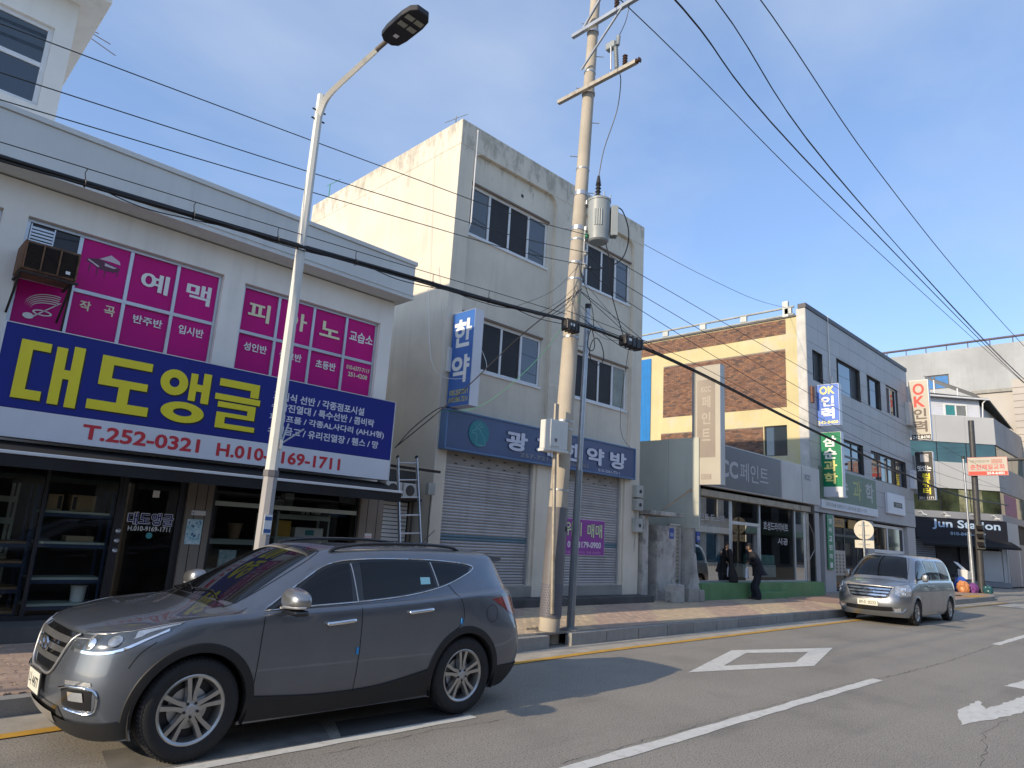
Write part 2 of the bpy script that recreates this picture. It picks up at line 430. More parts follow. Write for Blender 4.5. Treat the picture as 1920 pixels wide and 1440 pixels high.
# interlocking pavers
PLN, PW = 0.225, 0.1125
def zig(t):
    t = (t / (PLN / 2)) % 1.0
    return 0.011 * (4 * t if t < .25 else (2 - 4 * t if t < .75 else 4 * t - 4))
def paver_pts(gap=0.0022):
    b = []; n = 8
    for i in range(n + 1):
        xx = PLN * i / n; b.append((min(max(xx, gap), PLN - gap), zig(xx) + gap))
    t = [(xq, yq + PW - 2 * gap) for xq, yq in reversed(b)]
    return b + t
PP = paver_pts()
def paver_add(m, x0, y0, z):
    k = len(PP); cx, cy = PLN / 2, PW / 2
    top = [(x0 + cx + (px - cx) * .975, y0 + cy + (py - cy) * .955, z) for px, py in PP]; low = [(x0 + px, y0 + py, z - .006) for px, py in PP]; bot = [(x0 + px, y0 + py, z - .02) for px, py in PP]
    m.add(top + low + bot, [tuple(range(k))] + [(i + k, (i + 1) % k + k, (i + 1) % k, i) for i in range(k)] + [(i + 2 * k, (i + 1) % k + 2 * k, (i + 1) % k + k, i + k) for i in range(k)])
def px_of(p):
    v = Vector(p) - Vector((0, 0, CAM_H)); z = v.dot(fw)
    return (960 + 1290 * v.dot(rt) / z, 720 - 1290 * v.dot(up) / z) if z > 0.1 else (-999, -999)
cand = []
ry = 0
y = 7.55
while y < 11.35:
    xo = -0.5 + (PLN / 2 if ry % 2 else 0)
    xx = xo
    while xx < 24:
        if y > kerb_y(xx) + 0.145 and y > kerb_y(xx + PLN) + 0.145 and not (9.0 < xx < 9.75 and y < 8.75):
            q = px_of((xx + .11, y + .05, pz(xx)))
            if -40 < q[0] < 1600 and q[1] < 1480:
                hid = 110 < q[0] < 925 and q[1] > 1190
                if not hid: cand.append((math.hypot(xx, y), xx, y))
        xx += PLN
    y += PW; ry += 1
cand.sort()
def paver_kind(xx, y):
    if xx < 6.5: return 'paver_red' if (int((xx + y * 0.7) * 0.8) % 4) else 'paver_tan'
    t = ((xx - 10.2) - (y - 9.0) * 1.3 + 100) % 4.6
    return 'paver_red' if t < 2.2 else 'paver_tan'
PM = {}
for kind in ('paver_red', 'paver_tan'):
    m = MB(); paver_add(m, 0, 0, 0); me = bpy.data.meshes.new(kind); me.from_pydata(m.v, [], m.f); me.update(); me.materials.append(MATS[kind]); PM[kind] = me
rest = {'paver_red': MB(), 'paver_tan': MB()}
for i, (d_, xx, y) in enumerate(cand):
    kd = paver_kind(xx, y); z = pz(xx) + random.uniform(-.002, .0025)
    if i < 300: piece('paver', PM[kd], (xx, y, z), pavement, rot=(random.uniform(-.006, .006), random.uniform(-.004, .004), 0))
    else: paver_add(rest[kd], xx, y, z)
for kd, m in rest.items():
    o = m.build('paving_blocks', kd, pavement); o['kind'] = 'stuff'

# ================================================================== shared building materials
M('white_wall', (0.84, 0.81, 0.745), 0.8, var=0.06, scale=0.8, bump=0.12, bscale=90, streak=0.25, scol=(0.38, 0.36, 0.32))
M('eave_paint', (0.64, 0.655, 0.64), 0.7, var=0.05, scale=0.6, streak=0.25, scol=(0.3, 0.32, 0.33))
M('cream_wall', (0.72, 0.655, 0.54), 0.85, var=0.10, scale=0.5, bump=0.3, bscale=70, streak=0.22, scol=(0.3, 0.27, 0.22), top=(9.9, 11.4), topamt=0.65, blotch=0.12, blcol=(0.38, 0.33, 0.26), blscale=0.9)
M('alu', (0.55, 0.57, 0.60), 0.35, metal=0.75, var=0.06)
M('alu_dark', (0.045, 0.045, 0.05), 0.4, metal=0.5, var=0.06)
M('pvc', (0.74, 0.75, 0.76), 0.45, var=0.05, scale=3, streak=0.15, scol=(0.4, 0.4, 0.4))
M('window_glass', (0.022, 0.034, 0.045), 0.03, var=0.12, scale=0.6, ior=1.95)
M('window_dark', (0.012, 0.013, 0.016), 0.04, var=0.15, scale=0.6, ior=1.5)
M('insect_screen', (0.030, 0.030, 0.033), 0.55, var=0.1, spec=0.3)
M('pink_film', (0.56, 0.008, 0.21), 0.4, var=0.06, scale=0.8, spec=0.2)
M('print_white', (0.82, 0.82, 0.80), 0.5, var=0.02)
M('print_cream', (0.80, 0.76, 0.52), 0.5, var=0.02)
M('sign_blue', (0.012, 0.022, 0.22), 0.45, var=0.06, scale=0.7, spec=.3)
M('sign_white', (0.66, 0.68, 0.74), 0.4, var=0.05, scale=0.8, streak=0.12, scol=(0.4, 0.4, 0.42))
M('print_yellow', (0.76, 0.66, 0.02), 0.4, var=0.03)
M('print_black', (0.012, 0.012, 0.012), 0.45, var=0)
M('print_red', (0.55, 0.025, 0.04), 0.4, var=0.03)
M('print_navy', (0.03, 0.03, 0.19), 0.4, var=0)
M('black_metal', (0.018, 0.018, 0.02), 0.4, metal=0.3, var=0.1)
M('black_cloth', (0.010, 0.010, 0.011), 0.75, var=0.15, scale=2)
M('bar_white', (0.62, 0.66, 0.70), 0.35, var=0.04)
M('stone_clad', (0.22, 0.185, 0.15), 0.55, var=0.12, scale=1.5, streak=0.3)
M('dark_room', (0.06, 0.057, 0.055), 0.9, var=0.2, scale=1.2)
M('concrete', (0.34, 0.33, 0.30), 0.9, var=0.14, scale=1.2, bump=0.3, bscale=50, streak=0.4, scol=(0.12, 0.11, 0.1))
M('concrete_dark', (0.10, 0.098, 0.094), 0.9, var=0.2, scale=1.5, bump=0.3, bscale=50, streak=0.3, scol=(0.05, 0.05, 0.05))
M('rust_brown', (0.17, 0.09, 0.05), 0.8, var=0.25, scale=9, bump=0.3, bscale=80, blotch=0.5, blcol=(0.25, 0.12, 0.06), blscale=8)
M('rust_dark', (0.035, 0.025, 0.02), 0.8, var=0.2, scale=9)
M('rack_blue', (0.028, 0.05, 0.11), 0.45, var=0.1, metal=0.2)
M('shelf_pale', (0.42, 0.47, 0.42), 0.5, var=0.08)
M('shelf_brown', (0.30, 0.19, 0.11), 0.6, var=0.12)
M('cardboard', (0.42, 0.31, 0.19), 0.85, var=0.1, scale=3, piece=0.2)
M('white_plastic', (0.70, 0.70, 0.68), 0.45, var=0.05)
M('yellow_card', (0.55, 0.32, 0.05), 0.7, var=0.08)
M('teal_print', (0.06, 0.30, 0.33), 0.5, var=0.05)
M('blue_print', (0.06, 0.14, 0.34), 0.5, var=0.05)
glass_mat('shop_glass', (0.80, 0.84, 0.82), 1.5, .85)

def window(parent, pl, u0, u1, v0, v1, cols, rows, mats, d=-0.08, fr=0.05, frame='alu', name='window', th=0.05, label=None):
    """frame with bars; a pane in every cell. cols / rows are the inner divisions, mats[row from top][col]"""
    us = [u0] + list(cols) + [u1]; vs = [v0] + list(rows) + [v1]
    m = MB(); k = fr
    m.pbox(pl, u0, u1, v0, v0 + k, d - th, d); m.pbox(pl, u0, u1, v1 - k, v1, d - th, d)
    m.pbox(pl, u0, u0 + k, v0 + k, v1 - k, d - th, d); m.pbox(pl, u1 - k, u1, v0 + k, v1 - k, d - th, d)
    for r_ in rows: m.pbox(pl, u0 + k, u1 - k, r_ - k * .55, r_ + k * .55, d - th, d - 0.002)
    for c_ in cols: m.pbox(pl, c_ - k * .5, c_ + k * .5, v0 + k, v1 - k, d - th, d - 0.004)
    w = m.build(name, frame, parent, bevel=0.004)
    if label: w['label'] = label
    for j in range(len(vs) - 1):
        for i in range(len(us) - 1):
            mt = mats[len(vs) - 2 - j][i]
            a = us[i] + (k if i == 0 else k * .5); b = us[i + 1] - (k if i == len(us) - 2 else k * .5)
            c = vs[j] + (k if j == 0 else k * .55); e = vs[j + 1] - (k if j == len(vs) - 2 else k * .55)
            dd = d - th * (0.45 if i % 2 else 0.7)
            q = MB(); q.pbox(pl, a - .004, b + .004, c - .004, e + .004, dd - 0.008, dd); q.build('pane', mt, w)
    return w
def lerp_cols(a, b, n): return [a + (b - a) * i / n for i in range(1, n)]

# ================================================================== B1: white two-storey building with the piano school and the angle-rack shop
b1 = thing('two_storey_building', (2, 12, 0.15), 'white two-storey building with pink piano-school windows above a dark shopfront', 'building')
F1 = front(10.9)
W0, W1, W2 = (-1.7, 1.01, 3.72, 5.63), (1.29, 3.97, 3.72, 5.63), (4.32, 6.99, 3.72, 5.60)
w = MB().wall(F1, -6, 7.27, 2.5, 6.08, [W0, W1, W2], 0.2)
w.box(-6, 7.27, 11.0999, 18, 6.0, 6.08); w.quad((7.27, 10.9, 2.5), (7.27, 18, 2.5), (7.27, 18, 6.08), (7.27, 10.9, 6.08)); w.quad((-6, 10.9, 0), (-6, 18, 0), (-6, 18, 6.08), (-6, 10.9, 6.08)); w.quad((-6, 18, 0), (7.27, 18, 0), (7.27, 18, 6.08), (-6, 18, 6.08))
w.build('wall', 'white_wall', b1)
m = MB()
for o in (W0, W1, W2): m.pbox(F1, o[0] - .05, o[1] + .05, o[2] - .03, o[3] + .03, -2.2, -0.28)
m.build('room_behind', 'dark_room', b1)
P = 'pink_film'
wn1 = window(b1, F1, *W1, lerp_cols(1.29, 3.97, 4), [4.80], [['window_dark', P, P, P], [P, P, P, P]], label='aluminium window filmed in magenta, rusty air conditioner in one corner')
wn2 = window(b1, F1, *W2, lerp_cols(4.32, 6.99, 4), [4.80], [[P] * 4, [P] * 4])
window(b1, F1, *W0, lerp_cols(-1.7, 1.01, 4), [4.80], [['window_glass'] * 4, ['window_glass'] * 4])
# vent louvre in the first pane
m = MB()
for k in range(6): m.pbox(F1, 1.36, 1.62, 5.26 + k * .047, 5.29 + k * .047, -0.1, -0.065)
m.pbox(F1, 1.345, 1.36, 5.24, 5.56, -.1, -.06); m.pbox(F1, 1.62, 1.635, 5.24, 5.56, -.1, -.06)
m.build('vent_louvre', 'alu', wn1)
FP = front(10.9)
dl = -0.098
for t, a, b, c, e, mt, wn in (('예', 2.80, 3.20, 5.06, 5.36, 'print_white', wn1), ('맥', 3.46, 3.84, 5.06, 5.38, 'print_white', wn1), ('작', 2.09, 2.23, 4.54, 4.68, 'print_cream', wn1), ('곡', 2.40, 2.54, 4.54, 4.69, 'print_cream', wn1),
                             ('반주반', 2.79, 3.20, 4.53, 4.66, 'print_white', wn1), ('입시반', 3.44, 3.82, 4.53, 4.67, 'print_white', wn1), ('피', 4.47, 4.85, 5.04, 5.36, 'print_cream', wn2), ('아', 5.14, 5.54, 5.06, 5.38, 'print_cream', wn2), ('노', 5.80, 6.21, 5.09, 5.37, 'print_cream', wn2),
                             ('교습소', 6.41, 6.92, 5.14, 5.34, 'print_white', wn2), ('성인반', 4.48, 4.88, 4.51, 4.65, 'print_white', wn2), ('중고반', 5.11, 5.52, 4.51, 4.65, 'print_white', wn2), ('초등반', 5.80, 6.20, 4.49, 4.64, 'print_white', wn2),
                             ('010-6377-7117', 6.42, 6.92, 4.60, 4.68, 'print_cream', wn2), ('251-4208', 6.47, 6.88, 4.47, 4.555, 'print_cream', wn2)):
    text(t, FP, a, b, c, e, mt, wn, d=dl, bold=0.022)
# printed note logo: five curved staves running into a note
m = MB()
for k in range(5):
    q = []
    for i in range(15):
        t = i / 14; ang = math.pi * (0.42 + 0.62 * t); rx, rz = 0.33 - .02 * k, 0.10 + .022 * (4 - k)
        q.append((1.83 - .33 + .26 + rx * math.cos(ang) * .95 + .02, 4.43 + .02 * (4 - k) * .4 + rz * math.sin(ang)))
    for (a, c), (b, e) in zip(q, q[1:]): m.quad(FP.p(a, c, dl), FP.p(b, e, dl), FP.p(b, e - .012, dl), FP.p(a, c - .012, dl))
m.quad(FP.p(1.86, 4.56, dl), FP.p(1.875, 4.56, dl), FP.p(1.60, 4.30, dl), FP.p(1.575, 4.30, dl))
m.add([FP.p(1.53 + .065 * math.cos(i * .3927), 4.295 + .042 * math.sin(i * .3927), dl) for i in range(16)], [tuple(range(16))])
el = [(1.68 + .115 * math.cos(i * .3307), 4.37 + .04 * math.sin(i * .3307)) for i in range(20)]
for (a, c), (b, e) in zip(el, el[1:] + el[:1]):
    m.quad(FP.p(a, c, dl), FP.p(b, e, dl), FP.p(1.68 + (b - 1.68) * .78, 4.37 + (e - 4.37) * .62, dl), FP.p(1.68 + (a - 1.68) * .78, 4.37 + (c - 4.37) * .62, dl))
m.build('note_logo', 'print_white', wn1)
# printed grand piano
m = MB()
def pp(poly, dd=0.0): m.quad(*[FP.p(a, c, dl + dd) for a, c in poly])
pp([(2.07, 5.30), (2.20, 5.34), (2.36, 5.31), (2.50, 5.27), (2.50, 5.24), (2.42, 5.19), (2.27, 5.19), (2.14, 5.24), (2.06, 5.27)])
for a in (2.11, 2.21, 2.31, 2.47): pp([(a, 5.22), (a + .018, 5.22), (a + .012, 5.08 + (.06 if a > 2.4 else .03 * (a < 2.15))), (a + .004, 5.08 + (.06 if a > 2.4 else .03 * (a < 2.15)))], .001)
pp([(2.20, 5.335), (2.215, 5.335), (2.36, 5.43), (2.35, 5.435)], .001)
m.build('piano_print', M('piano_dark', (0.10, 0.02, 0.05), 0.4, var=0), wn1)
m = MB(); pp([(2.22, 5.34), (2.36, 5.44), (2.48, 5.38), (2.50, 5.33), (2.36, 5.34)], .002); pp([(2.08, 5.285), (2.22, 5.215), (2.24, 5.23), (2.09, 5.30)], .002); pp([(2.3, 5.30), (2.46, 5.27), (2.42, 5.25), (2.3, 5.26)], .002)
m.build('piano_print', M('piano_pale', (0.62, 0.50, 0.55), 0.4, var=0), wn1)
# eave, its coping and mouldings
m = MB(); m.box(-6, 7.40, 10.5, 18.2, 6.10, 6.80); m.build('eave', 'eave_paint', b1, bevel=0.008)
m = MB(); m.box(-6, 7.43, 10.47, 18.2, 6.803, 6.88); m.build('coping', 'eave_paint', b1, bevel=0.006)
m = MB(); m.box(-6, 7.415, 10.485, 10.4995, 6.18, 6.20); m.box(-6, 7.415, 10.485, 10.4995, 6.10, 6.135); m.build('drip_moulding', 'eave_paint', b1)
# penthouse
m = MB().wall(front(12.3), -6, 1.51, 6.88, 9.9, [(-1.2, 1.25, 7.9, 9.31)], 0.15); m.quad((1.51, 12.3, 6.88), (1.51, 17, 6.88), (1.51, 17, 9.9), (1.51, 12.3, 9.9))
ph = m.build('penthouse', 'white_wall', b1)
m = MB(); m.box(-6, 1.86, 11.85, 17.4, 9.9, 10.2); m.build('roof_slab', 'white_wall', ph, bevel=.01)
window(b1, front(12.3), -1.2, 1.25, 7.9, 9.31, [0.02], [8.62], [['window_glass'] * 2, ['window_glass'] * 2], d=-.06, fr=.07, frame='pvc')
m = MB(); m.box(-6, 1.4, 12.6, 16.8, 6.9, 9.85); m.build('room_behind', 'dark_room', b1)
# ---- ground floor: recessed shopfront
FG = front(11.0)
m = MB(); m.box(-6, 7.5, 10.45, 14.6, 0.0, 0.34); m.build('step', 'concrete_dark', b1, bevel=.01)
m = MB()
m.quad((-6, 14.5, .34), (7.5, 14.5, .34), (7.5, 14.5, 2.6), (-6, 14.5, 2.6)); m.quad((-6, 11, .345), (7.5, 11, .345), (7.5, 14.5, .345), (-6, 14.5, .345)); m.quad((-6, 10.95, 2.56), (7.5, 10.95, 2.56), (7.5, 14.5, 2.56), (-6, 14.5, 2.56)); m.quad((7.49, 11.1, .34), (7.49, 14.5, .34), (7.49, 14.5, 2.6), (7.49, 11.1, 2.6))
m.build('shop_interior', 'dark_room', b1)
def column(u0, u1):
    m = MB(); m.pbox(FG, u0, u1, .34, 2.56, -.25, 0.06); c = m.build('column', 'stone_clad', b1, bevel=.004)
    for q in (u0 + (u1 - u0) * .3, u0 + (u1 - u0) * .72):
        g = MB(); g.pbox(FG, q, q + .012, .36, 2.5, .058, .0615); g.build('joint', 'black_metal', c)
    return c
colA = column(3.96, 4.34); column(7.0, 7.5)
m = MB()
for q in (0.1, 2.12, 3.02, 3.92, 4.36, 6.96): m.pbox(FG, q, q + .04, .34, 2.5, -.05, 0.0)
m.pbox(FG, -4, 3.0, .34, .40, -.048, -.002); m.pbox(FG, 4.4, 6.96, .34, .9, -.048, -.002); m.pbox(FG, -4, 7.0, 2.46, 2.5, -.047, -.003)
sf = m.build('shopfront_frame', 'alu_dark', b1)
m = MB(); m.pbox(FG, 4.4, 6.96, 1.97, 2.04, -.046, .004); m.build('transom', 'shelf_pale', sf)
for a, b, c, e in ((-4, .1, .4, 2.46), (.14, 2.12, .4, 2.46), (2.16, 3.02, .4, 2.46), (4.4, 6.96, .9, 1.97), (4.4, 6.96, 2.04, 2.46)):
    q = MB(); q.quad(FG.p(a, c, -.03), FG.p(b, c, -.03), FG.p(b, e, -.03), FG.p(a, e, -.03)); q.build('pane', 'shop_glass', sf)
dr = MB(); dr.pbox(FG, 3.06, 3.13, .36, 2.44, -.045, .005); dr.pbox(FG, 3.85, 3.92, .36, 2.44, -.045, .005); dr.pbox(FG, 3.13, 3.85, .36, .5, -.044, .004); dr.pbox(FG, 3.13, 3.85, 2.36, 2.44, -.044, .004)
door = dr.build('door', 'alu_dark', b1, bevel=.003)
q = MB(); q.quad(FG.p(3.13, .5, -.02), FG.p(3.85, .5, -.02), FG.p(3.85, 2.36, -.02), FG.p(3.13, 2.36, -.02)); q.build('pane', 'shop_glass', door)
for z in (1.52, 1.385, 1.25):
    q = MB(); q.lathe([(0, .02), (.02, .03), (.034, .018), (.036, 0)], FG.p(3.095, z, .005), (0, -1, 0), 16); q.build('knob', 'alu', door, smooth=40)
text('대도앵글', FG, 3.19, 3.83, 1.61, 1.80, 'print_white', door, d=-.017, bold=.055); text('대도앵글', FG, 3.2, 3.82, 1.62, 1.79, 'print_navy', door, d=-.014, bold=.02)
text('H.010-9169-1711', FG, 3.22, 3.80, 1.53, 1.60, 'print_white', door, d=-.016, bold=.012)
q = MB(); q.disc(FG, 3.52, 1.47, .045, -.018, -.015, 18); q.build('round_sticker', 'teal_print', door)
q = MB(); q.pbox(FG, 3.48, 3.57, 2.02, 2.12, -.018, -.012); q.build('paper_tag', 'print_white', door)
# poster and notice on the column
po = MB(); po.pbox(FG, 4.0, 4.23, 1.37, 1.74, .062, .066); po = tag(po.build('poster', M('poster_paper', (.62, .72, .74), .6, col2=(.20, .45, .52), scale=14)), 'pale blue printed poster taped to the stone column by the door', 'poster')
m = MB(); rr = random.Random(3)
for k in range(26):
    a, c = rr.uniform(4.02, 4.20), rr.choice((rr.uniform(1.44, 1.52), rr.uniform(1.6, 1.70)))
    m.pbox(FG, a, a + rr.uniform(.008, .03), c, c + rr.uniform(.008, .03), .0662, .0668)
m.build('print', 'blue_print', po)['kind'] = 'stuff'
q = MB(); q.pbox(FG, 4.04, 4.25, 1.80, 1.87, .062, .07); q = tag(q.build('notice_plate', 'white_plastic'), 'small white plate on the stone column above the blue poster', 'plate')
text('POP', FG, 4.05, 4.09, 1.815, 1.85, 'print_navy', q, d=.0715)
q = MB(); q.pbox(FG, 7.14, 7.29, 1.58, 1.66, .062, .066); q = tag(q.build('notice_plate', 'white_plastic'), 'small white and pink notice on the stone column beside the alley', 'plate')
m = MB(); m.pbox(FG, 7.145, 7.285, 1.60, 1.615, .0662, .067); m.build('print', M('pink_print', (.7, .3, .35), .5, var=0), q)

# ---- racks and goods inside the shop
def rack(name, x0, x1, y0, y1, zs, zt, post, board, label):
    t = thing(name, ((x0 + x1) / 2, (y0 + y1) / 2, .345), label, 'shelving rack', 'racks in the shop window')
    for px in (x0, x1):
        for py in (y0, y1):
            m = MB(); sx = .035 if px == x0 else -.035; sy = .035 if py == y0 else -.035
            m.box(min(px, px + sx), max(px, px + sx), py, py + .003 * (1 if sy > 0 else -1), .345, zt); m.box(px, px + .003 * (1 if sx > 0 else -1), min(py, py + sy), max(py, py + sy), .345, zt)
            m.build('post', post, t)
    for z in zs:
        m = MB(); m.box(x0 + .004, x1 - .004, y0 + .004, y1 - .004, z, z + .03); s = m.build('shelf', board, t)
        m = MB(); m.box(x0, x1, y0 - .006, y0 - .001, z - .05, z - .002); m.build('beam', post, s)
    return t
rack('shelving_rack', 2.16, 3.02, 11.12, 11.55, (.50, .84, 1.31, 1.72), 2.06, 'rack_blue', 'shelf_pale', 'blue steel shelving rack with pale shelves holding boxes, next to the black door')
rack('shelving_rack', 0.9, 2.09, 11.12, 11.55, (.42, .72, 1.05, 1.30), 2.08, 'rack_blue', 'shelf_brown', 'blue steel shelving rack with brown board shelves at the shop window end')
rack('shelving_rack', 0.6, 2.0, 11.9, 12.3, (.6, 1.1, 1.58, 1.88), 2.1, 'shelf_pale', 'shelf_pale', 'pale perforated rack standing behind the brown-board rack')
rack('shelving_rack', 5.60, 6.62, 11.3, 11.7, (1.0, 1.50, 1.88), 1.95, 'shelf_pale', 'shelf_pale', 'pale green rack with yellow and white boxes behind the wide window')
rack('shelving_rack', 4.45, 5.5, 11.4, 11.8, (.95, 1.42), 1.9, 'shelf_pale', 'shelf_pale', 'pale rack with a brown basket behind the window next to the column')
def carton(x0, x1, y0, y1, z0, z1, mat, label, prints=(), cat='box'):
    m = MB(); m.box(x0, x1, y0, y1, z0, z1); o = tag(m.build('carton', mat, bevel=.004), label, cat)
    for (a, b, c, e, mt) in prints:
        q = MB(); q.box(a, b, y0 - .002, y0 - .0005, c, e); q.build('print', mt, o)
    return o
carton(2.22, 2.40, 11.2, 11.5, 1.752, 1.97, 'cardboard', 'brown carton at the left on the top rack shelf', [(2.34, 2.385, 1.78, 1.95, 'print_black')])
carton(2.50, 2.80, 11.2, 11.5, 1.752, 1.98, 'cardboard', 'wide carton with dark print on the top rack shelf', [(2.52, 2.565, 1.78, 1.95, 'print_black')])
carton(2.52, 2.86, 11.2, 11.45, 1.342, 1.42, 'cardboard', 'flat carton lying on the second rack shelf')
m = MB(); m.lathe([(0, 0), (.085, 0), (.10, .2), (.105, .2), (.105, .22), (.095, .22)], (2.82, 11.33, .532), (0, 0, 1), 20); tag(m.build('bucket', 'white_plastic', smooth=40), 'white plastic bucket on the lowest rack shelf', 'bucket')
carton(5.66, 5.90, 11.35, 11.6, 1.532, 1.80, 'yellow_card', 'yellow cardboard box on the rack behind the wide window')
carton(5.98, 6.52, 11.33, 11.6, 1.532, 1.70, 'white_plastic', 'long white box with green print behind the wide window', [(6.17, 6.34, 1.57, 1.66, 'teal_print')])
bx_ = carton(5.82, 6.98, 11.32, 11.5, 1.914, 2.02, 'black_metal', 'long black box lying across the top of the rack', [(6.6, 6.96, 1.93, 2.0, 'blue_print')])
text('반달 1500', front(11.32), 6.05, 6.42, 1.935, 2.0, 'print_white', bx_, d=.003)
m = MB(); m.lathe([(0, 0), (.08, 0), (.12, .26), (.115, .26)], (5.0, 11.55, 1.452), (0, 0, 1), 16); tag(m.build('basket', 'shelf_brown', smooth=40), 'brown woven basket on the rack behind the shop window', 'basket')
carton(4.72, 5.0, 11.35, 11.38, .982, 1.28, 'poster_paper', 'pale blue printed board propped on the rack behind the window', cat='board')
for k, (a, c) in enumerate(((5.75, 2.05), (5.93, 2.05), (5.93, 2.17))): carton(a, a + .17, 11.75, 11.95, c, c + .115, 'white_plastic', ['small white box at the left of the pile on the back shelf', 'small white box at the bottom right of the pile', 'small white box on top of the pile'][k])
m = MB(); m.box(5.55, 6.9, 11.72, 12.0, 2.03, 2.049); tag(m.build('wall_shelf', 'shelf_pale'), 'pale shelf behind the window under three white boxes', 'shelf')

# ---- big sign, awning, old air conditioner, rooftop rods
FS = front(10.4)
sg = thing('shop_sign', (4.2, 10.5, 2.61), 'long blue and white shop sign with big yellow Korean letters and red numbers', 'sign')
m = MB(); m.pbox(FS, 1.25, 7.16, 2.972, 4.03, -.22, 0); m.build('blue_panel', 'sign_blue', sg, bevel=.004)
m = MB(); m.pbox(FS, 1.25, 7.16, 2.61, 2.968, -.22, 0); m.build('white_panel', 'sign_white', sg, bevel=.004)
m = MB(); m.pbox(FS, 1.235, 1.249, 2.60, 4.04, -.225, .006); m.pbox(FS, 7.161, 7.175, 2.60, 4.04, -.225, .006); m.pbox(FS, 1.25, 7.16, 4.031, 4.042, -.225, .006); m.build('edge_trim', 'bar_white', sg)
def ring(cx, cz, rx, rz, ix, iz, n=28):
    return [('ring', cx, cz, rx, rz, ix, iz, n)]
BIG = {'대': [(0, .19, 0, 1), (.19, .46, .85, 1), (.19, .44, 0, .16), (.55, .72, -.02, .98), (.82, 1, -.04, 1.04), (.72, .82, .44, .6)],
       '도': [(.12, .32, .46, 1), (.32, .96, .85, 1), (.32, .93, .46, .6), (.46, .64, .17, .46), (0, 1, 0, .17)],
       '앵': ring(.27, .74, .27, .25, .10, .095) + [(.58, .72, .44, .98), (.84, 1, .42, 1.02), (.72, .84, .64, .78)] + ring(.52, .19, .43, .2, .19, .075),
       '글': [(.06, .76, .85, 1), (.76, .95, .71, 1), (0, 1, .565, .685), (.08, .75, .42, .53), (.75, .92, .235, .53), (.08, .75, .235, .32), (.08, .27, .1, .235), (.08, .95, 0, .1)]}
def block_letter(t, pl, u0, u1, v0, v1, d0, d1, mat, parent, name):
    m = MB(); W, H = u1 - u0, v1 - v0
    for q in BIG[t]:
        if q[0] == 'ring':
            _, cx, cz, rx, rz, ix, iz, n = q
            for i in range(n):
                a, b = 2 * math.pi * i / n, 2 * math.pi * (i + 1) / n
                P4 = [(cx + rx * math.cos(a), cz + rz * math.sin(a)), (cx + rx * math.cos(b), cz + rz * math.sin(b)), (cx + ix * math.cos(b), cz + iz * math.sin(b)), (cx + ix * math.cos(a), cz + iz * math.sin(a))]
                m.prism(pl, [(u0 + W * p, v0 + H * r_) for p, r_ in P4], d0, d1)
        else: m.pbox(pl, u0 + W * q[0], u0 + W * q[1], v0 + H * q[2], v0 + H * q[3], d0, d1)
    return m.build(name, mat, parent)
for t, a, b in (('대', 1.44, 2.15), ('도', 2.27, 3.03), ('앵', 3.13, 3.83), ('글', 3.92, 4.62)):
    block_letter(t, FS, a + .02, b + .02, 3.08, 3.83, .0005, .002, 'print_black', sg, 'letter_shadow')
    block_letter(t, FS, a, b, 3.10, 3.85, .0022, .012, 'print_yellow', sg, 'letter')
text('T.252-0321', FS, 2.29, 3.81, 2.69, 2.89, 'print_red', sg, d=.003, bold=.03); text('H.010-9169-1711', FS, 4.06, 6.16, 2.68, 2.88, 'print_red', sg, d=.003, bold=.03)
for t, a, b, c, e in (('조립식 선반 / 각종점포시설', 4.83, 6.52, 3.68, 3.82), ('수납진열대 / 특수선반 / 콤비락', 4.82, 6.75, 3.51, 3.645), ('파이프폴 / 각종AL사다리 (AH.H형)', 4.81, 6.98, 3.325, 3.46), ('소형금고 / 유리진열장 / 휀스 / 망', 4.81, 6.88, 3.14, 3.275)):
    text(t, FS, a, b, c, e, M('print_pale', (.62, .64, .72), .5, var=0), sg, d=.003, bold=.024)
m = MB()
for u in (1.6, 3.2, 4.8, 6.6): m.pbox(FS, u, u + .05, 3.1, 3.15, -.5, -.221); m.pbox(FS, u, u + .05, 3.7, 3.75, -.5, -.221)
m.build('bracket', 'black_metal', sg)
aw = thing('awning', (3.2, 10.2, 2.3), 'folded black awning with a white front bar above the shopfront', 'awning')
m = MB(); m.box(-4, 7.21, 9.985, 10.02, 2.385, 2.425); m.build('front_bar', 'bar_white', aw, bevel=.006)
m = MB(); m.add([(-4, 10.021, 2.40), (7.2, 10.021, 2.40), (7.2, 10.6, 2.58), (-4, 10.6, 2.58), (-4, 10.021, 2.385), (7.2, 10.021, 2.385), (7.2, 10.6, 2.56), (-4, 10.6, 2.56)], [(0, 1, 2, 3), (7, 6, 5, 4), (0, 4, 5, 1), (1, 5, 6, 2), (2, 6, 7, 3), (3, 7, 4, 0)]); m.build('cover', 'black_cloth', aw)
m = MB(); n = 60
for i in range(n):
    a, b = -4 + 11.2 * i / n, -4 + 11.2 * (i + 1) / n; ya, yb = 10.0 + .006 * math.sin(i * 1.9), 10.0 + .006 * math.sin((i + 1) * 1.9)
    m.quad((a, ya, 2.385), (b, yb, 2.385), (b, yb + .012 * math.sin(i), 2.235), (a, ya + .012 * math.sin(i - 1), 2.235))
m.build('valance', 'black_cloth', aw)
m = MB(); m.box(-4, 7.2, 10.55, 10.88, 2.36, 2.555); m.build('cassette', 'black_metal', aw, bevel=.01)
for u in (1.7, 4.4, 7.1): m = MB(); m.bar((u, 10.6, 2.42), (u - .3, 10.04, 2.39), .03); m.build('arm', 'black_metal', aw)
ac = thing('air_conditioner', (1.55, 10.55, 4.70), 'rusty brown window air conditioner on a bracket at the pink window', 'air conditioner')
m = MB(); m.box(1.25, 1.88, 10.37, 10.86, 4.74, 5.13); m.build('casing', 'rust_brown', ac, bevel=.01)
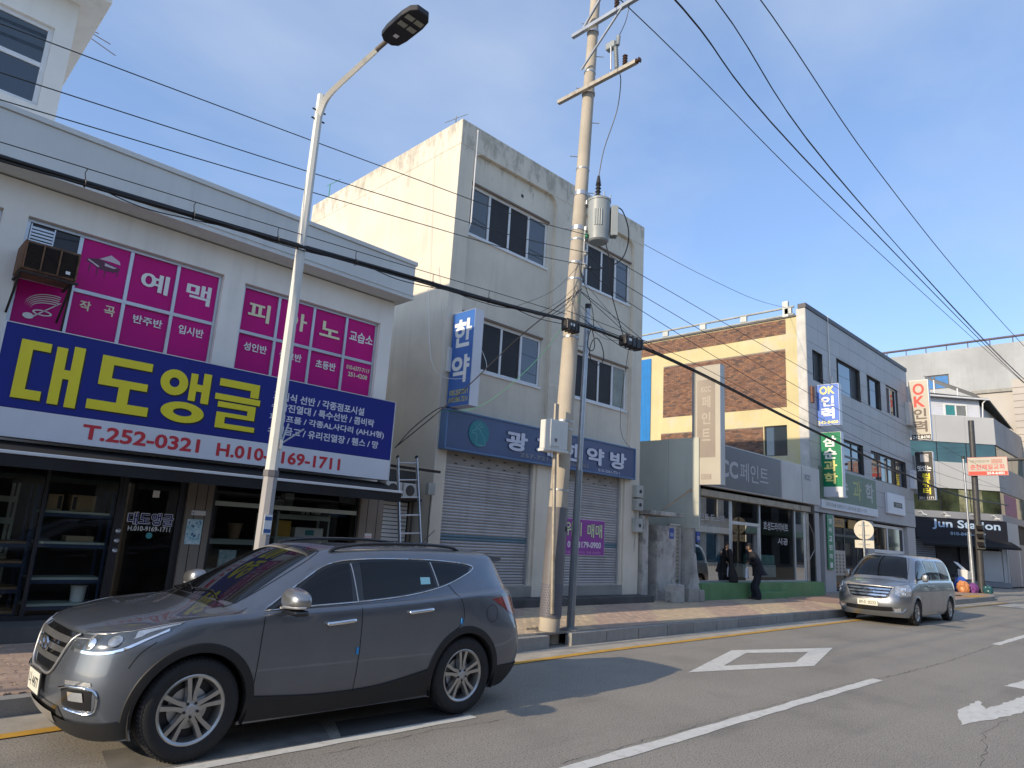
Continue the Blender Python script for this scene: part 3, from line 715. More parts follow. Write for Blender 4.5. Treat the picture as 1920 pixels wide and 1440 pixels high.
m = MB(); m.box(1.28, 1.85, 10.366, 10.3695, 4.77, 5.10); m.build('coil', 'rust_dark', ac)
for k in range(14):
    m = MB(); m.box(1.28, 1.85, 10.352, 10.365, 4.778 + k * .0232, 4.784 + k * .0232); m.build('slat', 'rust_dark', ac)
for u in (1.265, 1.455, 1.645, 1.855): m = MB(); m.box(u, u + .018, 10.342, 10.3645, 4.75, 5.12); m.build('grille_bar', 'rust_brown', ac)
m = MB(); m.box(1.74, 1.79, 10.338, 10.3415, 4.80, 4.84); m.build('label_plate', 'print_white', ac)
m = MB()
for u in (1.27, 1.84): m.bar((u, 10.88, 4.70), (u, 10.33, 4.70), .03); m.bar((u, 10.88, 4.25), (u, 10.40, 4.69), .025)
m.bar((1.25, 10.33, 4.695), (1.9, 10.33, 4.695), .03); m.bar((1.9, 10.8, 4.1), (1.86, 10.5, 4.7), .025); m.build('bracket', 'rust_dark', ac)
tv = thing('bare_antenna', (1.6, 14, 9.9), 'bare thin antenna rods sticking out behind the penthouse roof', 'antenna')
for a, b in (((1.5, 14, 10.65), (2.09, 14, 10.64)), ((1.5, 14, 10.65), (2.31, 14, 10.54)), ((1.5, 14, 10.6), (2.43, 14, 10.36))): m = MB(); m.cyl(a, b, .009, n=5); m.build('rod', M('rod_brown', (.25, .18, .14), .5, var=0), tv)
m = MB(); m.cyl((1.5, 14, 10.2), (1.5, 14, 10.75), .015, n=6); m.build('mast', 'rod_brown', tv)

# ---- alley between the two buildings
al = thing('shed', (8.3, 12.3, .2), 'narrow shed with a white slatted door filling the alley between the buildings', 'shed')
FA = front(12.2)
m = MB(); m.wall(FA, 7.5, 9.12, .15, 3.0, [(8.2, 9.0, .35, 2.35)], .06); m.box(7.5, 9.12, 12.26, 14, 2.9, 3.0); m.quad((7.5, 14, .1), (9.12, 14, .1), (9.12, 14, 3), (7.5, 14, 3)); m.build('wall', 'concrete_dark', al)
for k in range(24): q = MB(); q.pbox(FA, 8.22, 8.98, .37 + k * .082, .435 + k * .082, -.05, -.02); q.build('slat', 'white_plastic', al)
m = MB(); m.pbox(FA, 8.15, 8.2, .2, 2.4, -.02, .02); m.pbox(FA, 9.0, 9.06, .2, 2.4, -.02, .02); m.build('jamb', 'stone_clad', al)
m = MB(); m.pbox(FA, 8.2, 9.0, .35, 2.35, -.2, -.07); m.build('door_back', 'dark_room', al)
for k, u in enumerate((8.18, 8.62)):
    t = thing('condenser', (u + .2, 12.0, 2.42), ('white air-conditioner condenser half hidden by the awning end', 'white air-conditioner condenser between the ladder rails')[k], 'air conditioner')
    m = MB(); m.pbox(FA, u, u + .4, 2.42, 2.72, .02, .28); m.build('casing', 'white_plastic', t, bevel=.012)
    m = MB(); m.disc(front(11.92), u + .17, 2.57, .115, .0005, .006); m.build('fan_grille', 'concrete_dark', t)
m = MB(); m.pbox(FA, 8.05, 9.1, 2.36, 2.41, .0, .3); tag(m.build('support_shelf', 'rust_dark'), 'dark steel shelf carrying the two condensers in the alley', 'shelf')
ld = thing('ladder', (8.0, 10.45, .2), 'silver aluminium ladder leaning in the alley beside the blue sign', 'ladder')
A, B, C_, D_ = Vector((7.76, 10.44, .16)), Vector((7.96, 11.3, 3.15)), Vector((8.28, 10.45, .16)), Vector((8.42, 11.3, 3.2))
for a, b in ((A, B), (C_, D_)):
    m = MB(); m.bar(a, b, .025, .065, (0, -1, .3)); m.build('rail', 'alu', ld, bevel=.003)
    m = MB(); m.bar(b - (b - a) * .004, b + (b - a) * .012, .03, .07, (0, -1, .3)); m.build('end_cap', 'black_metal', ld)
for k in range(9): t = .06 + k * .113; m = MB(); m.cyl(A.lerp(B, t), C_.lerp(D_, t), .016, n=8); m.build('rung', 'alu', ld)
m = MB(); m.bar((7.5, 11.36, 2.98), (9.1, 11.36, 2.98), .05); tag(m.build('cross_beam', 'rust_dark'), 'dark steel beam across the alley behind the ladder top', 'beam')

# ================================================================== B3: cream four-storey building with two roller shutters
b3 = thing('cream_building', (12.9, 13, .2), 'weathered cream building with roller shutters at street level and white-framed windows above', 'building')
YF = 11.6
F3 = front(YF); H3 = 11.36
R1, R2 = (9.56, 12.58, 4.36, 10.75), (13.32, 16.14, 4.36, 10.75)
D1, D2 = (9.44, 12.18, .64, 3.56), (13.30, 15.76, .64, 3.56)
m = MB().wall(F3, 9.13, 16.62, .38, H3, [R1, R2, D1, D2], 0.10)
m.build('front_wall', 'cream_wall', b3)
W4a, W4b, W3a, W3b = (9.60, 12.36, 8.66, 9.93), (13.40, 16.06, 8.69, 10.0), (9.60, 12.33, 5.46, 6.70), (13.48, 16.02, 5.46, 6.73)
m = MB()
for r_, ws in ((R1, (W4a, W3a)), (R2, (W4b, W3b))): m.wall(F3, r_[0], r_[1], r_[2], r_[3], ws, .10, d=-.10)
# rounded upper corners of the recesses
for r_ in (R1, R2):
    for sx, u in ((1, r_[0]), (-1, r_[1])):
        rad = .32; pts = [(u, r_[3])] + [(u + sx * rad * (1 - math.cos(a)), r_[3] - rad * (1 - math.sin(a))) for a in [math.pi / 2 * i / 6 for i in range(7)]]
        m.prism(F3, pts if sx > 0 else pts[::-1], -.099, -.0015)
m.build('recessed_panel', 'cream_wall', b3)
m = MB()
m.wall(west(9.13), -18.7, -11.6, .1, H3)                       # side wall on the alley
m.quad((16.62, 11.6, .1), (16.62, 18.7, .1), (16.62, 18.7, H3), (16.62, 11.6, H3)); m.quad((9.13, 18.7, .1), (16.62, 18.7, .1), (16.62, 18.7, H3), (9.13, 18.7, H3)); m.quad((9.13, 11.6, H3 - .6), (16.62, 11.6, H3 - .6), (16.62, 18.7, H3 - .6), (9.13, 18.7, H3 - .6))
m.build('side_wall', 'cream_wall', b3)
m = MB(); t_ = .18
for (a, b, c, e) in ((9.12, 16.63, 11.59, 11.59 + t_), (9.12, 16.63, 18.5, 18.71), (9.12, 9.12 + t_, 11.59 + t_, 18.5), (16.63 - t_, 16.63, 11.59 + t_, 18.5)): m.box(a, b, c, e, H3 - .62, H3 + .03)
m.build('parapet', 'cream_wall', b3, bevel=.015)
m = MB()
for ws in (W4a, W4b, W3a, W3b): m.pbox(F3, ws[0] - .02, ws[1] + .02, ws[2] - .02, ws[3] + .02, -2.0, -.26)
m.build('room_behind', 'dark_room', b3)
G_, S_ = 'window_glass', 'insect_screen'
def four(ws, cells):
    n = len(cells); w_ = window(b3, F3, *ws, lerp_cols(ws[0], ws[1], n), [], [cells], d=-.13, fr=.06, frame='pvc')
    q = MB(); q.pbox(F3, ws[0] - .03, ws[1] + .03, ws[2] - .05, ws[2] - .002, -.13, -.06); q.build('sill', 'pvc', w_)
    q = MB(); q.pbox(F3, ws[0] - .02, ws[1] + .02, ws[3] + .002, ws[3] + .05, -.12, -.055); q.build('head', M('timber_brown', (.2, .14, .1), .7), w_)
    return w_
four(W4a, [G_, S_, S_, G_]); four(W4b, [G_, S_, S_, G_]); four(W3a, [S_, S_, S_, G_]); four(W3b, [S_, S_, S_, M('window_warm', (.20, .19, .12), .12, var=.2, ior=1.6)])
q = MB(); q.pbox(F3, 11.3, 11.38, 10.28, 10.36, -.099, -.09); q.build('vent_hole', 'concrete_dark', b3)
# rendering stains on the wall below the sills are in the wall material; conduit at the left edge
m = MB(); m.tube([F3.p(9.60, 11.3, .02), F3.p(9.60, 8.9, .02), F3.p(9.58, 8.6, -.07), F3.p(9.58, 4.5, -.07)], .018, 6); m.build('downpipe', 'pvc', b3, smooth=40)
# shutters: every slat on its own
M('shutter', (0.42, 0.41, 0.41), 0.45, metal=0.35, var=0.08, scale=1.0, streak=0.5, scol=(.2, .18, .16), piece=0.09, blotch=.25, blcol=(.27, .25, .23), blscale=2)
M('shutter_blue', (0.13, 0.21, 0.26), 0.5, metal=0.2, var=0.1)
def slat_mesh(w, mat):
    m = MB(); n = 4; h = .0655; pr = [(0, 0), (.012, .012), (.016, .030), (.012, .05), (0, .0615)]
    vs = []
    for u in (0, w): vs += [(u, -d_, z) for d_, z in pr]
    k = len(pr); m.add(vs, [(i, k + i, k + i + 1, i + 1) for i in range(k - 1)])
    me = bpy.data.meshes.new('slat'); me.from_pydata(m.v, [], m.f); me.update(); me.materials.append(MATS[mat]); me.shade_smooth(); return me
for D_, lab in ((D1, 'grey roller shutter with a blue stripe beside the alley'), (D2, 'grey roller shutter with a purple banner on it')):
    b = MB(); b.pbox(F3, D_[0], D_[1], D_[2], D_[3], -.13, -.10); sh = b.build('roller_shutter', 'concrete_dark', b3); sh['label'] = lab
    ms, mb_ = slat_mesh(D_[1] - D_[0] - .08, 'shutter'), slat_mesh(D_[1] - D_[0] - .08, 'shutter_blue')
    k = 0; z = .68
    while z < 3.2:
        piece('slat', mb_ if 1.59 < z < 1.72 else ms, (D_[0] + .04, YF + .098, z), sh); z += .0655; k += 1
    q = MB(); q.pbox(F3, D_[0] + .04, D_[1] - .04, .645, .678, -.098, -.07); q.build('bottom_bar', 'alu', sh)
    q = MB(); q.pbox(F3, D_[0] + .04, D_[1] - .04, 3.2, 3.54, -.098, -.088); q.build('upper_panel', M('shutter_old', (.34, .31, .27), .5, metal=.3, streak=.3), sh)
    for r_ in range(3):
        for i in range(5):
            u = D_[0] + .3 + i * .5 + (.25 if r_ % 2 else 0)
            if u < D_[1] - .2: q = MB(); q.pbox(F3, u, u + .09, 3.24 + r_ * .09, 3.265 + r_ * .09, -.0875, -.086); q.build('slot', 'print_black', sh)
    for u in (D_[0], D_[1] - .04): q = MB(); q.pbox(F3, u, u + .04, .64, 3.55, -.099, -.05); q.build('guide_rail', 'alu', sh)
    q = MB(); q.pbox(F3, D_[0] - .02, D_[1] + .12, .381, .638, -.12, .035); q.build('shutter_sill', 'concrete', b3, bevel=.01)
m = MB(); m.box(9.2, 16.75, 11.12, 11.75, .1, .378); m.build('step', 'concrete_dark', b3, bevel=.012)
for u in (12.28, 15.86): m = MB(); m.pbox(F3, u, u + .9 - (.2 if u > 13 else 0), .38, 3.5, .001, .05); m.build('pier', 'cream_wall', b3, bevel=.01)
# painted poster-banner on the shutter
bn = MB(); bn.pbox(F3, 13.12, 15.16, 1.38, 2.29, -.078, -.074); bn = tag(bn.build('sale_banner', M('banner_purple', (.30, .055, .33), .5, var=.05)), 'purple sale banner with pale green letters on the second shutter', 'banner')
m = MB(); m.pbox(F3, 13.12, 15.16, 2.278, 2.29, -.0735, -.073); m.pbox(F3, 13.12, 15.16, 1.38, 1.392, -.0735, -.073); m.pbox(F3, 15.15, 15.16, 1.392, 2.278, -.0735, -.073); m.build('border', M('banner_edge', (.62, .35, .6), .5, var=0), bn)
text('현위치', F3, 13.17, 14.2, 1.84, 2.22, 'print_black', bn, d=-.0728, bold=.032); text('현위치', F3, 13.18, 14.19, 1.85, 2.21, M('print_lime', (.62, .74, .42), .5, var=0), bn, d=-.0715, bold=.012)
text('매매', F3, 14.42, 15.06, 1.82, 2.20, 'print_black', bn, d=-.0728, bold=.032); text('매매', F3, 14.43, 15.05, 1.83, 2.19, 'print_lime', bn, d=-.0715, bold=.012)
text('문의 010-3179-0900', F3, 13.18, 15.02, 1.55, 1.75, 'print_white', bn, d=-.0725, bold=.02)
text('현대공인중개사사무소 대표 조정원', F3, 13.2, 15.0, 1.42, 1.48, 'banner_edge', bn, d=-.0725)
# fascia sign with the deer emblem
F3S = front(11.4)
M('fascia_blue', (.062, .095, .21), .35, var=.08, scale=.8, coat=.1, streak=.2, scol=(.04, .05, .1)); M('fascia_rim', (.10, .19, .36), .4, var=.06)
sg = thing('fascia_sign', (12.7, 11.5, 3.52), 'dark blue fascia sign with raised pale Korean letters and a teal deer emblem', 'sign')
m = MB(); m.pbox(F3S, 9.22, 16.08, 3.53, 4.33, -.196, 0); m.build('panel', 'fascia_blue', sg)
m = MB()
for a, b, c, e in ((9.18, 16.12, 4.33, 4.37), (9.18, 16.12, 3.49, 3.53), (9.18, 9.22, 3.53, 4.33), (16.08, 16.12, 3.53, 4.33)): m.pbox(F3S, a, b, c, e, -.197, .025)
m.build('rim', 'fascia_rim', sg, bevel=.008)
m = MB(); m.disc(F3S, 10.14, 3.95, .30, .001, .02, 36); em = m.build('emblem', M('emblem_teal', (.02, .20, .24), .35, var=.05), sg)
DE = front(11.38)
def stroke(mb, pts, w_=.008, d=.0012):
    for (a, c), (b, e) in zip(pts, pts[1:]):
        t = Vector((b - a, e - c)); t = Vector((-t.y, t.x)).normalized() * w_ / 2
        mb.quad(DE.p(a - t.x, c - t.y, d), DE.p(b - t.x, e - t.y, d), DE.p(b + t.x, e + t.y, d), DE.p(a + t.x, c + t.y, d))
m = MB()
stroke(m, [(9.93, 3.97), (9.97, 4.0), (10.02, 4.02), (10.06, 4.06), (10.11, 4.05), (10.17, 4.02), (10.22, 3.95), (10.29, 3.90), (10.33, 3.80), (10.34, 3.70)])
stroke(m, [(9.93, 3.97), (9.94, 3.94), (9.98, 3.935), (10.03, 3.95), (10.07, 3.93), (10.08, 3.86), (10.06, 3.78), (10.08, 3.70), (10.22, 3.685), (10.34, 3.70)])
stroke(m, [(10.06, 4.06), (10.03, 4.11), (9.99, 4.13)]); stroke(m, [(10.08, 4.06), (10.10, 4.13), (10.08, 4.19)]); stroke(m, [(10.10, 4.12), (10.15, 4.16), (10.15, 4.22)]); stroke(m, [(10.12, 4.05), (10.17, 4.10), (10.22, 4.17)]); stroke(m, [(10.17, 4.10), (10.24, 4.10), (10.27, 4.14)]); stroke(m, [(10.11, 4.04), (10.16, 4.03), (10.19, 4.05)]); stroke(m, [(10.03, 4.01), (10.05, 4.01)])
m.build('deer_line', M('emblem_line', (.22, .5, .5), .5, var=0), em)
for t, a, b in (('광', 10.98, 11.70), ('제', 12.0, 12.66), ('한', 12.96, 13.66), ('약', 13.92, 14.66), ('방', 14.92, 15.66)):
    text(t, F3S, a - .008, b + .008, 3.695, 4.165, M('letter_side', (.05, .06, .12), .5, var=0), sg, name='letter_side', d=.001, bold=.02, extr=.025)
    text(t, F3S, a, b, 3.705, 4.155, M('letter_pale', (.60, .63, .74), .45, var=.03), sg, name='letter', d=.027, bold=.04)
for t, a, b in (('257-7211', 11.5, 12.62), ('253-7865', 13.3, 14.05)): text(t, F3S, a, b, 3.60, 3.69, M('letter_worn', (.30, .29, .24), .6, var=.1), sg, d=.002)
text('010-3361-7211', F3S, 14.46, 15.4, 3.56, 3.635, 'letter_pale', sg, d=.002)
# projecting sign on the corner
def proj_sign(name, X, y0, y1, z0, z1, th, face, label, side='sign_white', back=None, mat_box='alu'):
    """box sign standing out from a front, face towards -X; y0 < y1"""
    t = thing(name, (X, (y0 + y1) / 2, z0), label, 'sign')
    m = MB(); m.box(X + .006, X + th, y0, y1, z0, z1); m.build('box', side, t, bevel=.006)
    pl = west(X); m = MB(); m.pbox(pl, -y1 + .012, -y0 - .012, z0 + .012, z1 - .012, -.006, .004); m.build('face', face, t)
    m = MB()
    for a, b, c, e in ((-y1, -y0, z0, z0 + .012), (-y1, -y0, z1 - .012, z1), (-y1, -y1 + .012, z0 + .012, z1 - .012), (-y0 - .012, -y0, z0 + .012, z1 - .012)): m.pbox(pl, a, b, c, e, -.0058, .008)
    m.build('frame', mat_box, t)
    return t, pl
hs, pl = proj_sign('projecting_sign', 9.3, 10.82, 11.57, 4.40, 6.54, .25, M('sign_sky', (.045, .15, .47), .35, var=.05), 'blue vertical box sign with two white Korean letters on the cream building corner')
for k in range(3): m = MB(); m.box(9.3 + .08, 9.3 + .2, 11.57, 11.62, 4.8 + k * .75, 4.86 + k * .75); m.build('bracket', 'black_metal', hs)
text('한', pl, -11.49, -10.90, 5.72, 6.36, 'print_white', hs, name='letter', d=.006, bold=.032); text('약', pl, -11.49, -10.90, 4.92, 5.54, 'print_white', hs, name='letter', d=.006, bold=.032)
text('033.257.7211', pl, -11.49, -10.89, 4.66, 4.77, 'print_yellow', hs, d=.006, bold=.012); text('010.3361.7211', pl, -11.50, -10.89, 4.50, 4.61, 'print_yellow', hs, d=.006, bold=.012)
# small items on the cream building
m = MB(); m.box(9.2, 9.42, 11.52, 11.599, 5.2, 5.75); tag(m.build('wall_box', 'white_plastic', bevel=.01), 'white box on the wall just behind the blue vertical sign', 'box')
def antenna(x, y, z, h, arms, label, mat='rod_brown'):
    t = thing('rooftop_antenna', (x, y, z), label, 'antenna')
    m = MB(); m.cyl((x, y, z), (x, y, z + h), .013, n=6); m.build('mast', mat, t)
    for (a, b) in arms: m = MB(); m.cyl(a, b, .009, n=5); m.build('rod', mat, t)
    return t
antenna(10.0, 13.0, H3 - .6, 1.75, [((9.64, 13, 12.12), (10.37, 13, 12.75))], 'thin crossed antenna rods above the near corner of the cream roof', M('rod_grey', (.3, .29, .27), .5, var=0))
antenna(9.4, 18.3, H3 - .6, 1.35, [((9.4, 18.5, 12.1), (9.4, 17.7, 12.05))], 'green antenna pole at the back edge of the cream roof', M('rod_green', (.06, .28, .16), .5, var=0))
antenna(12.9, 12.6, H3 - .6, .95, [((12.7, 12.6, 11.62), (13.35, 12.6, 11.85))], 'short green antenna rod behind the cream parapet near the pole', 'rod_green')
for k, (z0, z1) in enumerate(((3.02, 3.36), (2.66, 2.98), (2.06, 2.44))):
    m = MB(); m.pbox(F3, 16.22, 16.55, z0, z1, .052 if k else .002, .20); o = m.build('meter_box', M('meter_grey', (.42, .43, .40), .6, streak=.3), bevel=.012)
    tag(o, ['upper grey meter box on the right pier of the cream building', 'middle grey meter box on the right pier of the cream building', 'lowest meter box with a round dial on the right pier'][k], 'meter')
    q = MB(); q.disc(F3, 16.4, (z0 + z1) / 2, .05, .2005, .215, 16); q.build('dial', 'window_glass', o)
m = MB(); m.tube([F3.p(16.38, 2.66, .1), F3.p(16.38, 2.44, .1)], .015, 6); m.tube([F3.p(16.35, 2.06, .1), F3.p(16.36, 1.4, .03), F3.p(16.36, .5, .03)], .012, 6); tag(m.build('conduit', 'meter_grey'), 'thin conduit joining the meters down the right pier', 'pipe')

# ================================================================== KCC: low paint shop
kc = thing('paint_shop', (23.5, 12, .2), 'low grey paint shop with a wide glass front and a green painted base', 'building')
M('fascia_grey', (.57, .555, .52), .5, var=.08, scale=.7, streak=.3, scol=(.2, .19, .18)); M('fascia_char', (.13, .12, .125), .4, var=.12, scale=.5, streak=.3, scol=(.07, .07, .07))
M('green_panel', (.48, .50, .445), .6, var=.07, scale=.6, streak=.3, scol=(.2, .2, .17)); M('green_base', (.15, .31, .13), .8, var=.15, scale=1, bump=.2, streak=.35, scol=(.05, .08, .05), blotch=.25, blcol=(.2, .27, .18))
M('white_mould', (.50, .48, .44), .9, var=.12, bump=.5, bscale=30, blotch=.75, blcol=(.13, .125, .12), blscale=1.8, streak=.5, scol=(.15, .14, .13))
FK = front(11.3)
m = MB(); m.box(19.0, 28.5, 11.42, 17.5, 4.6, 4.75); m.quad((28.5, 11.4, .1), (28.5, 17.5, .1), (28.5, 17.5, 4.7), (28.5, 11.4, 4.7)); m.quad((19, 17.5, .1), (28.5, 17.5, .1), (28.5, 17.5, 4.7), (19, 17.5, 4.7)); m.build('shell', 'concrete', kc)
y = 11.05
for k in range(6):
    q = MB(); q.box(18.97, 19.06, y + .006, y + 1.1 - .006, 2.3, 5.08 - .06 * k * .2); q.build('metal_panel', 'green_panel', kc); y += 1.1
    for j in range(2): q = MB(); q.lathe([(0, .02), (.02, .015), (.025, 0)], (18.97, y - .8 + j * .5, 3.2), (-1, 0, 0), 8); q.build('bolt', 'alu', kc)
m = MB(); m.box(18.99, 19.07, 11.3, 17.4, .1, 2.3); m.build('lower_wall', 'white_mould', kc)
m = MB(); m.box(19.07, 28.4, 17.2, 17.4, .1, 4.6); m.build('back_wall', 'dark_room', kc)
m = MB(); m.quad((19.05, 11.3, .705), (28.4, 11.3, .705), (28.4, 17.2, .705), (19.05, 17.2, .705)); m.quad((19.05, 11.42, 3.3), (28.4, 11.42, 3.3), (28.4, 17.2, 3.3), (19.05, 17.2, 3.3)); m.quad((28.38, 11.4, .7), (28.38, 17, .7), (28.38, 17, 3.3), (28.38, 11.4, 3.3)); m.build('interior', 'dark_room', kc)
m = MB(); m.pbox(FK, 19.1, 28.3, .1, .70, -.3, .28); m.build('green_base', 'green_base', kc, bevel=.012)
m = MB(); m.pbox(FK, 22.1, 24.4, .1, .42, .281, .55); m.build('step', 'green_base', kc, bevel=.012)
# fascia
FKs = front(10.98)
m = MB(); m.pbox(FKs, 19.35, 28.05, 3.62, 5.04, -.25, 0); fa = m.build('fascia', 'fascia_grey', kc, bevel=.01)
m = MB(); m.pbox(FKs, 19.40, 24.5, 3.66, 5.0, .001, .012); fd = m.build('fascia_panel', 'fascia_char', kc)
for u in (24.56, 26.35): m = MB(); m.pbox(FKs, u, u + .02, 3.63, 5.03, .0005, .004); m.build('joint', 'concrete_dark', fa)
M('letter_grey', (.45, .44, .44), .5, var=.04)
text('KCC', FKs, 19.55, 21.3, 4.0, 4.56, 'letter_grey', fd, d=.014, bold=.035); text('페인트', FKs, 21.45, 23.5, 3.98, 4.60, 'letter_grey', fd, d=.014, bold=.0)
m = MB(); m.pbox(FKs, 26.55, 27.2, 4.48, 4.74, .001, .006); lg = m.build('logo_plate', 'letter_grey', fa); text('KCC', FKs, 26.62, 27.13, 4.51, 4.71, 'fascia_char', lg, d=.008, bold=.03)
k = 0; u = 19.15
while u < 27.3:
    q = MB(); q.pbox(FK, u, min(u + 1.02, 27.35), 3.32, 3.52, -.1, .22); q.build('soffit_block', M('beige_trim', (.42, .37, .28), .7, streak=.3), kc, bevel=.008); u += 1.035
# glazing
m = MB()
for u in (19.1, 21.43, 23.45, 26.32, 27.3): m.pbox(FK, u - .04, u + .04, .7, 3.32, -.06, .02)
m.pbox(FK, 21.47, 23.41, 2.56, 2.66, -.058, .018); m.pbox(FK, 19.1, 27.3, .70, .76, -.057, .017)
kf = m.build('shopfront_frame', 'alu', kc)
for a, b, c, e in ((19.14, 21.39, .76, 3.3), (21.47, 22.43, .76, 2.56), (22.45, 23.41, .76, 2.56), (21.47, 23.41, 2.66, 3.3), (23.49, 26.28, .76, 3.3), (26.36, 27.26, .76, 3.3)):
    q = MB(); q.quad(FK.p(a, c, -.02), FK.p(b, c, -.02), FK.p(b, e, -.02), FK.p(a, e, -.02)); q.build('pane', glass_mat('paint_shop_glass', (.66, .78, .76), 1.5, .8), kf)
text('페인트 도.소매', FK, 19.2, 21.0, 2.58, 2.80, 'letter_grey', kf, d=-.015, bold=.02); text('효성드라이비트', FK, 23.8, 25.8, 2.48, 2.78, 'letter_grey', kf, d=-.015, bold=.02); text('시공', FK, 24.9, 25.75, 2.0, 2.25, 'letter_grey', kf, d=-.015, bold=.02)
m = MB(); n = 14
for i in range(n):
    a, b = 19.2 + 1.7 * i / n, 19.2 + 1.7 * (i + 1) / n; ya, yb = 11.44 + .04 * math.sin(i * 1.7), 11.44 + .04 * math.sin((i + 1) * 1.7)
    m.quad((a, ya, 1.28), (b, yb, 1.28), (b, yb, 2.5), (a, ya, 2.5))
tag(m.build('plastic_sheet', M('tarp_blue', (.07, .36, .60), .35, var=.3, scale=3)), 'blue plastic sheet hanging inside the paint shop window', 'sheet')
for j, (z, lab) in enumerate(((.95, 'lower'), (1.45, 'upper'))):
    t = thing('display_shelf', (20.2, 11.85, z), f'{lab} display shelf of pale green cans in the paint shop window', 'shelf')
    m = MB(); m.box(19.2, 21.3, 11.7, 12.1, z, z + .03); m.build('board', 'black_metal', t)
    for i in range(9): q = MB(); q.cyl((19.35 + i * .22, 11.85, z + .031), (19.35 + i * .22, 11.85, z + .28), .09, n=12); q.build('can', M('can_green', (.16, .33, .30), .4, var=.2, piece=.25), t)
m = MB(); m.disc(front(11.62), 20.9, 2.45, .32, 0, .02); tag(m.build('round_board', M('board_pale', (.55, .52, .40), .5)), 'round pale board behind the paint shop window', 'board')
for j, (a, b, z0, z1, lab) in enumerate(((23.6, 26.2, .8, 1.25, 'low grey counter behind the middle paint shop window'), (24.8, 26.1, 1.26, 1.6, 'pale crates piled on the counter in the paint shop'))):
    m = MB(); m.box(a, b, 12.0, 12.6, z0, z1); m.box(a + .1, b - .1, 11.98, 12.0, z0 + .06, z1 - .06); tag(m.build('counter' if j == 0 else 'crates', 'can_green' if j else 'fascia_grey', bevel=.01), lab, 'counter' if j == 0 else 'crate')
m = MB()
for dx in (0, .09): m.tube([(27.42 + dx, 11.28, .7), (27.42 + dx, 11.28, 3.3)], .04, 8)
m.tube([(27.6, 11.3, 3.0), (27.95, 11.25, 2.5), (28.0, 11.25, 1.9), (27.6, 11.3, 1.5)], .02, 6)
tag(m.build('drainpipe', M('pipe_steel', (.42, .40, .37), .35, metal=.6, streak=.3)), 'pair of rusty steel pipes at the right end of the paint shop', 'pipe')
# tall post sign of the paint shop
ps, pl = proj_sign('post_sign', 19.02, 10.35, 11.28, 3.62, 7.35, .28, M('sign_cream', (.44, .41, .35), .45, var=.06, scale=.6, streak=.15, scol=(.3, .28, .25)), 'tall cream post sign with faded brown Korean letters beside the paint shop', side='fascia_grey')
m = MB(); m.pbox(pl, -11.14, -10.52, 4.45, 6.9, .0045, .006); m.build('faded_panel', M('faded_brown', (.36, .31, .26), .5, col2=(.24, .205, .18), scale=.5), ps)
for i, t in enumerate('페인트'): text(t, pl, -10.98, -10.68, 6.0 - i * .52, 6.38 - i * .52, M('letter_cream', (.40, .36, .31), .5, var=0), ps, name='letter', d=.008, bold=.02)
text('KCC', pl, -11.0, -10.66, 6.5, 6.68, 'letter_cream', ps, d=.008, bold=.03)
m = MB(); m.pbox(pl, -11.0, -10.66, 3.78, 3.94, .0045, .007); lg = m.build('logo_plate', 'faded_brown', ps); text('KCC', pl, -10.96, -10.70, 3.80, 3.92, 'letter_cream', lg, d=.009, bold=.03)
m = MB(); m.cyl((19.12, 11.32, .2), (19.12, 11.32, 7.2), .055, n=12); m.build('post', M('post_grey', (.25, .26, .28), .5, metal=.4), ps, smooth=40)
m = MB(); m.lathe([(.32, 0), (.30, .15), (.20, .45), (.12, .8), (.08, 1.3), (.05, 1.4)], (19.12, 11.32, .2), (0, 0, 1), 9); m.build('mortar_footing', 'white_mould', ps)
m = MB(); m.bar((19.0, 11.3, 3.5), (17.6, 11.45, 2.75), .035); m.build('stay', M('bamboo', (.33, .24, .16), .7), ps)
for k, (x0, x1, h, lab) in enumerate(((17.2, 17.75, .52, 'square concrete planter block between the gate posts'), (18.0, 18.55, .42, 'rough stone block at the foot of the post sign'), (18.56, 18.86, .36, 'small brown stone block next to the green base'))):
    m = MB(); n = 5; rr = random.Random(k)
    m.hexa([(x0 + rr.uniform(0, .05), 10.75 + rr.uniform(0, .04), .2), (x1, 10.78, .2), (x1 - rr.uniform(0, .05), 11.12, .2), (x0, 11.1, .2), (x0 + rr.uniform(0, .05), 10.8, .2 + h), (x1 - .02, 10.77, .2 + h - .03), (x1 - .04, 11.1, .2 + h), (x0 + .03, 11.1, .2 + h - .05)])
    tag(m.build('stone_block', 'white_mould' if k == 0 else 'concrete', bevel=.03), lab, 'block')
# gate between the cream building and the paint shop
gt = thing('gateway', (17.3, 11.6, .2), 'mouldy white gateway with a narrow brown door beside the cream building', 'gate')
m = MB(); m.box(16.64, 16.92, 11.45, 11.95, .15, 2.55); m.build('post', 'white_mould', gt, bevel=.03)
m = MB(); m.box(17.32, 18.3, 11.4, 12.0, .15, 2.32); m.build('post', 'white_mould', gt, bevel=.05)
m = MB(); m.box(16.64, 18.35, 11.2, 12.2, 2.58, 2.70); m.build('canopy', 'white_mould', gt, bevel=.015)
m = MB(); m.box(16.94, 17.3, 11.75, 11.8, .3, 2.3); gd = m.build('door', M('door_brown', (.10, .085, .075), .5, metal=.3), gt)
for z0, z1 in ((.4, .85), (.9, 1.55), (1.6, 2.2)): m = MB(); m.box(16.99, 17.25, 11.735, 11.749, z0, z1); m.build('panel', 'shelf_brown' if z0 < .5 else 'door_brown', gd)
m = MB(); m.box(17.9, 18.12, 11.385, 11.397, 1.95, 2.25); o = tag(m.build('address_plate', M('plate_blue', (.03, .07, .33), .4, var=0)), 'small blue house-number plate on the round gate post', 'plate')
text('121', front(11.385), 17.94, 18.08, 2.02, 2.12, 'print_white', o, d=.002, bold=.02)
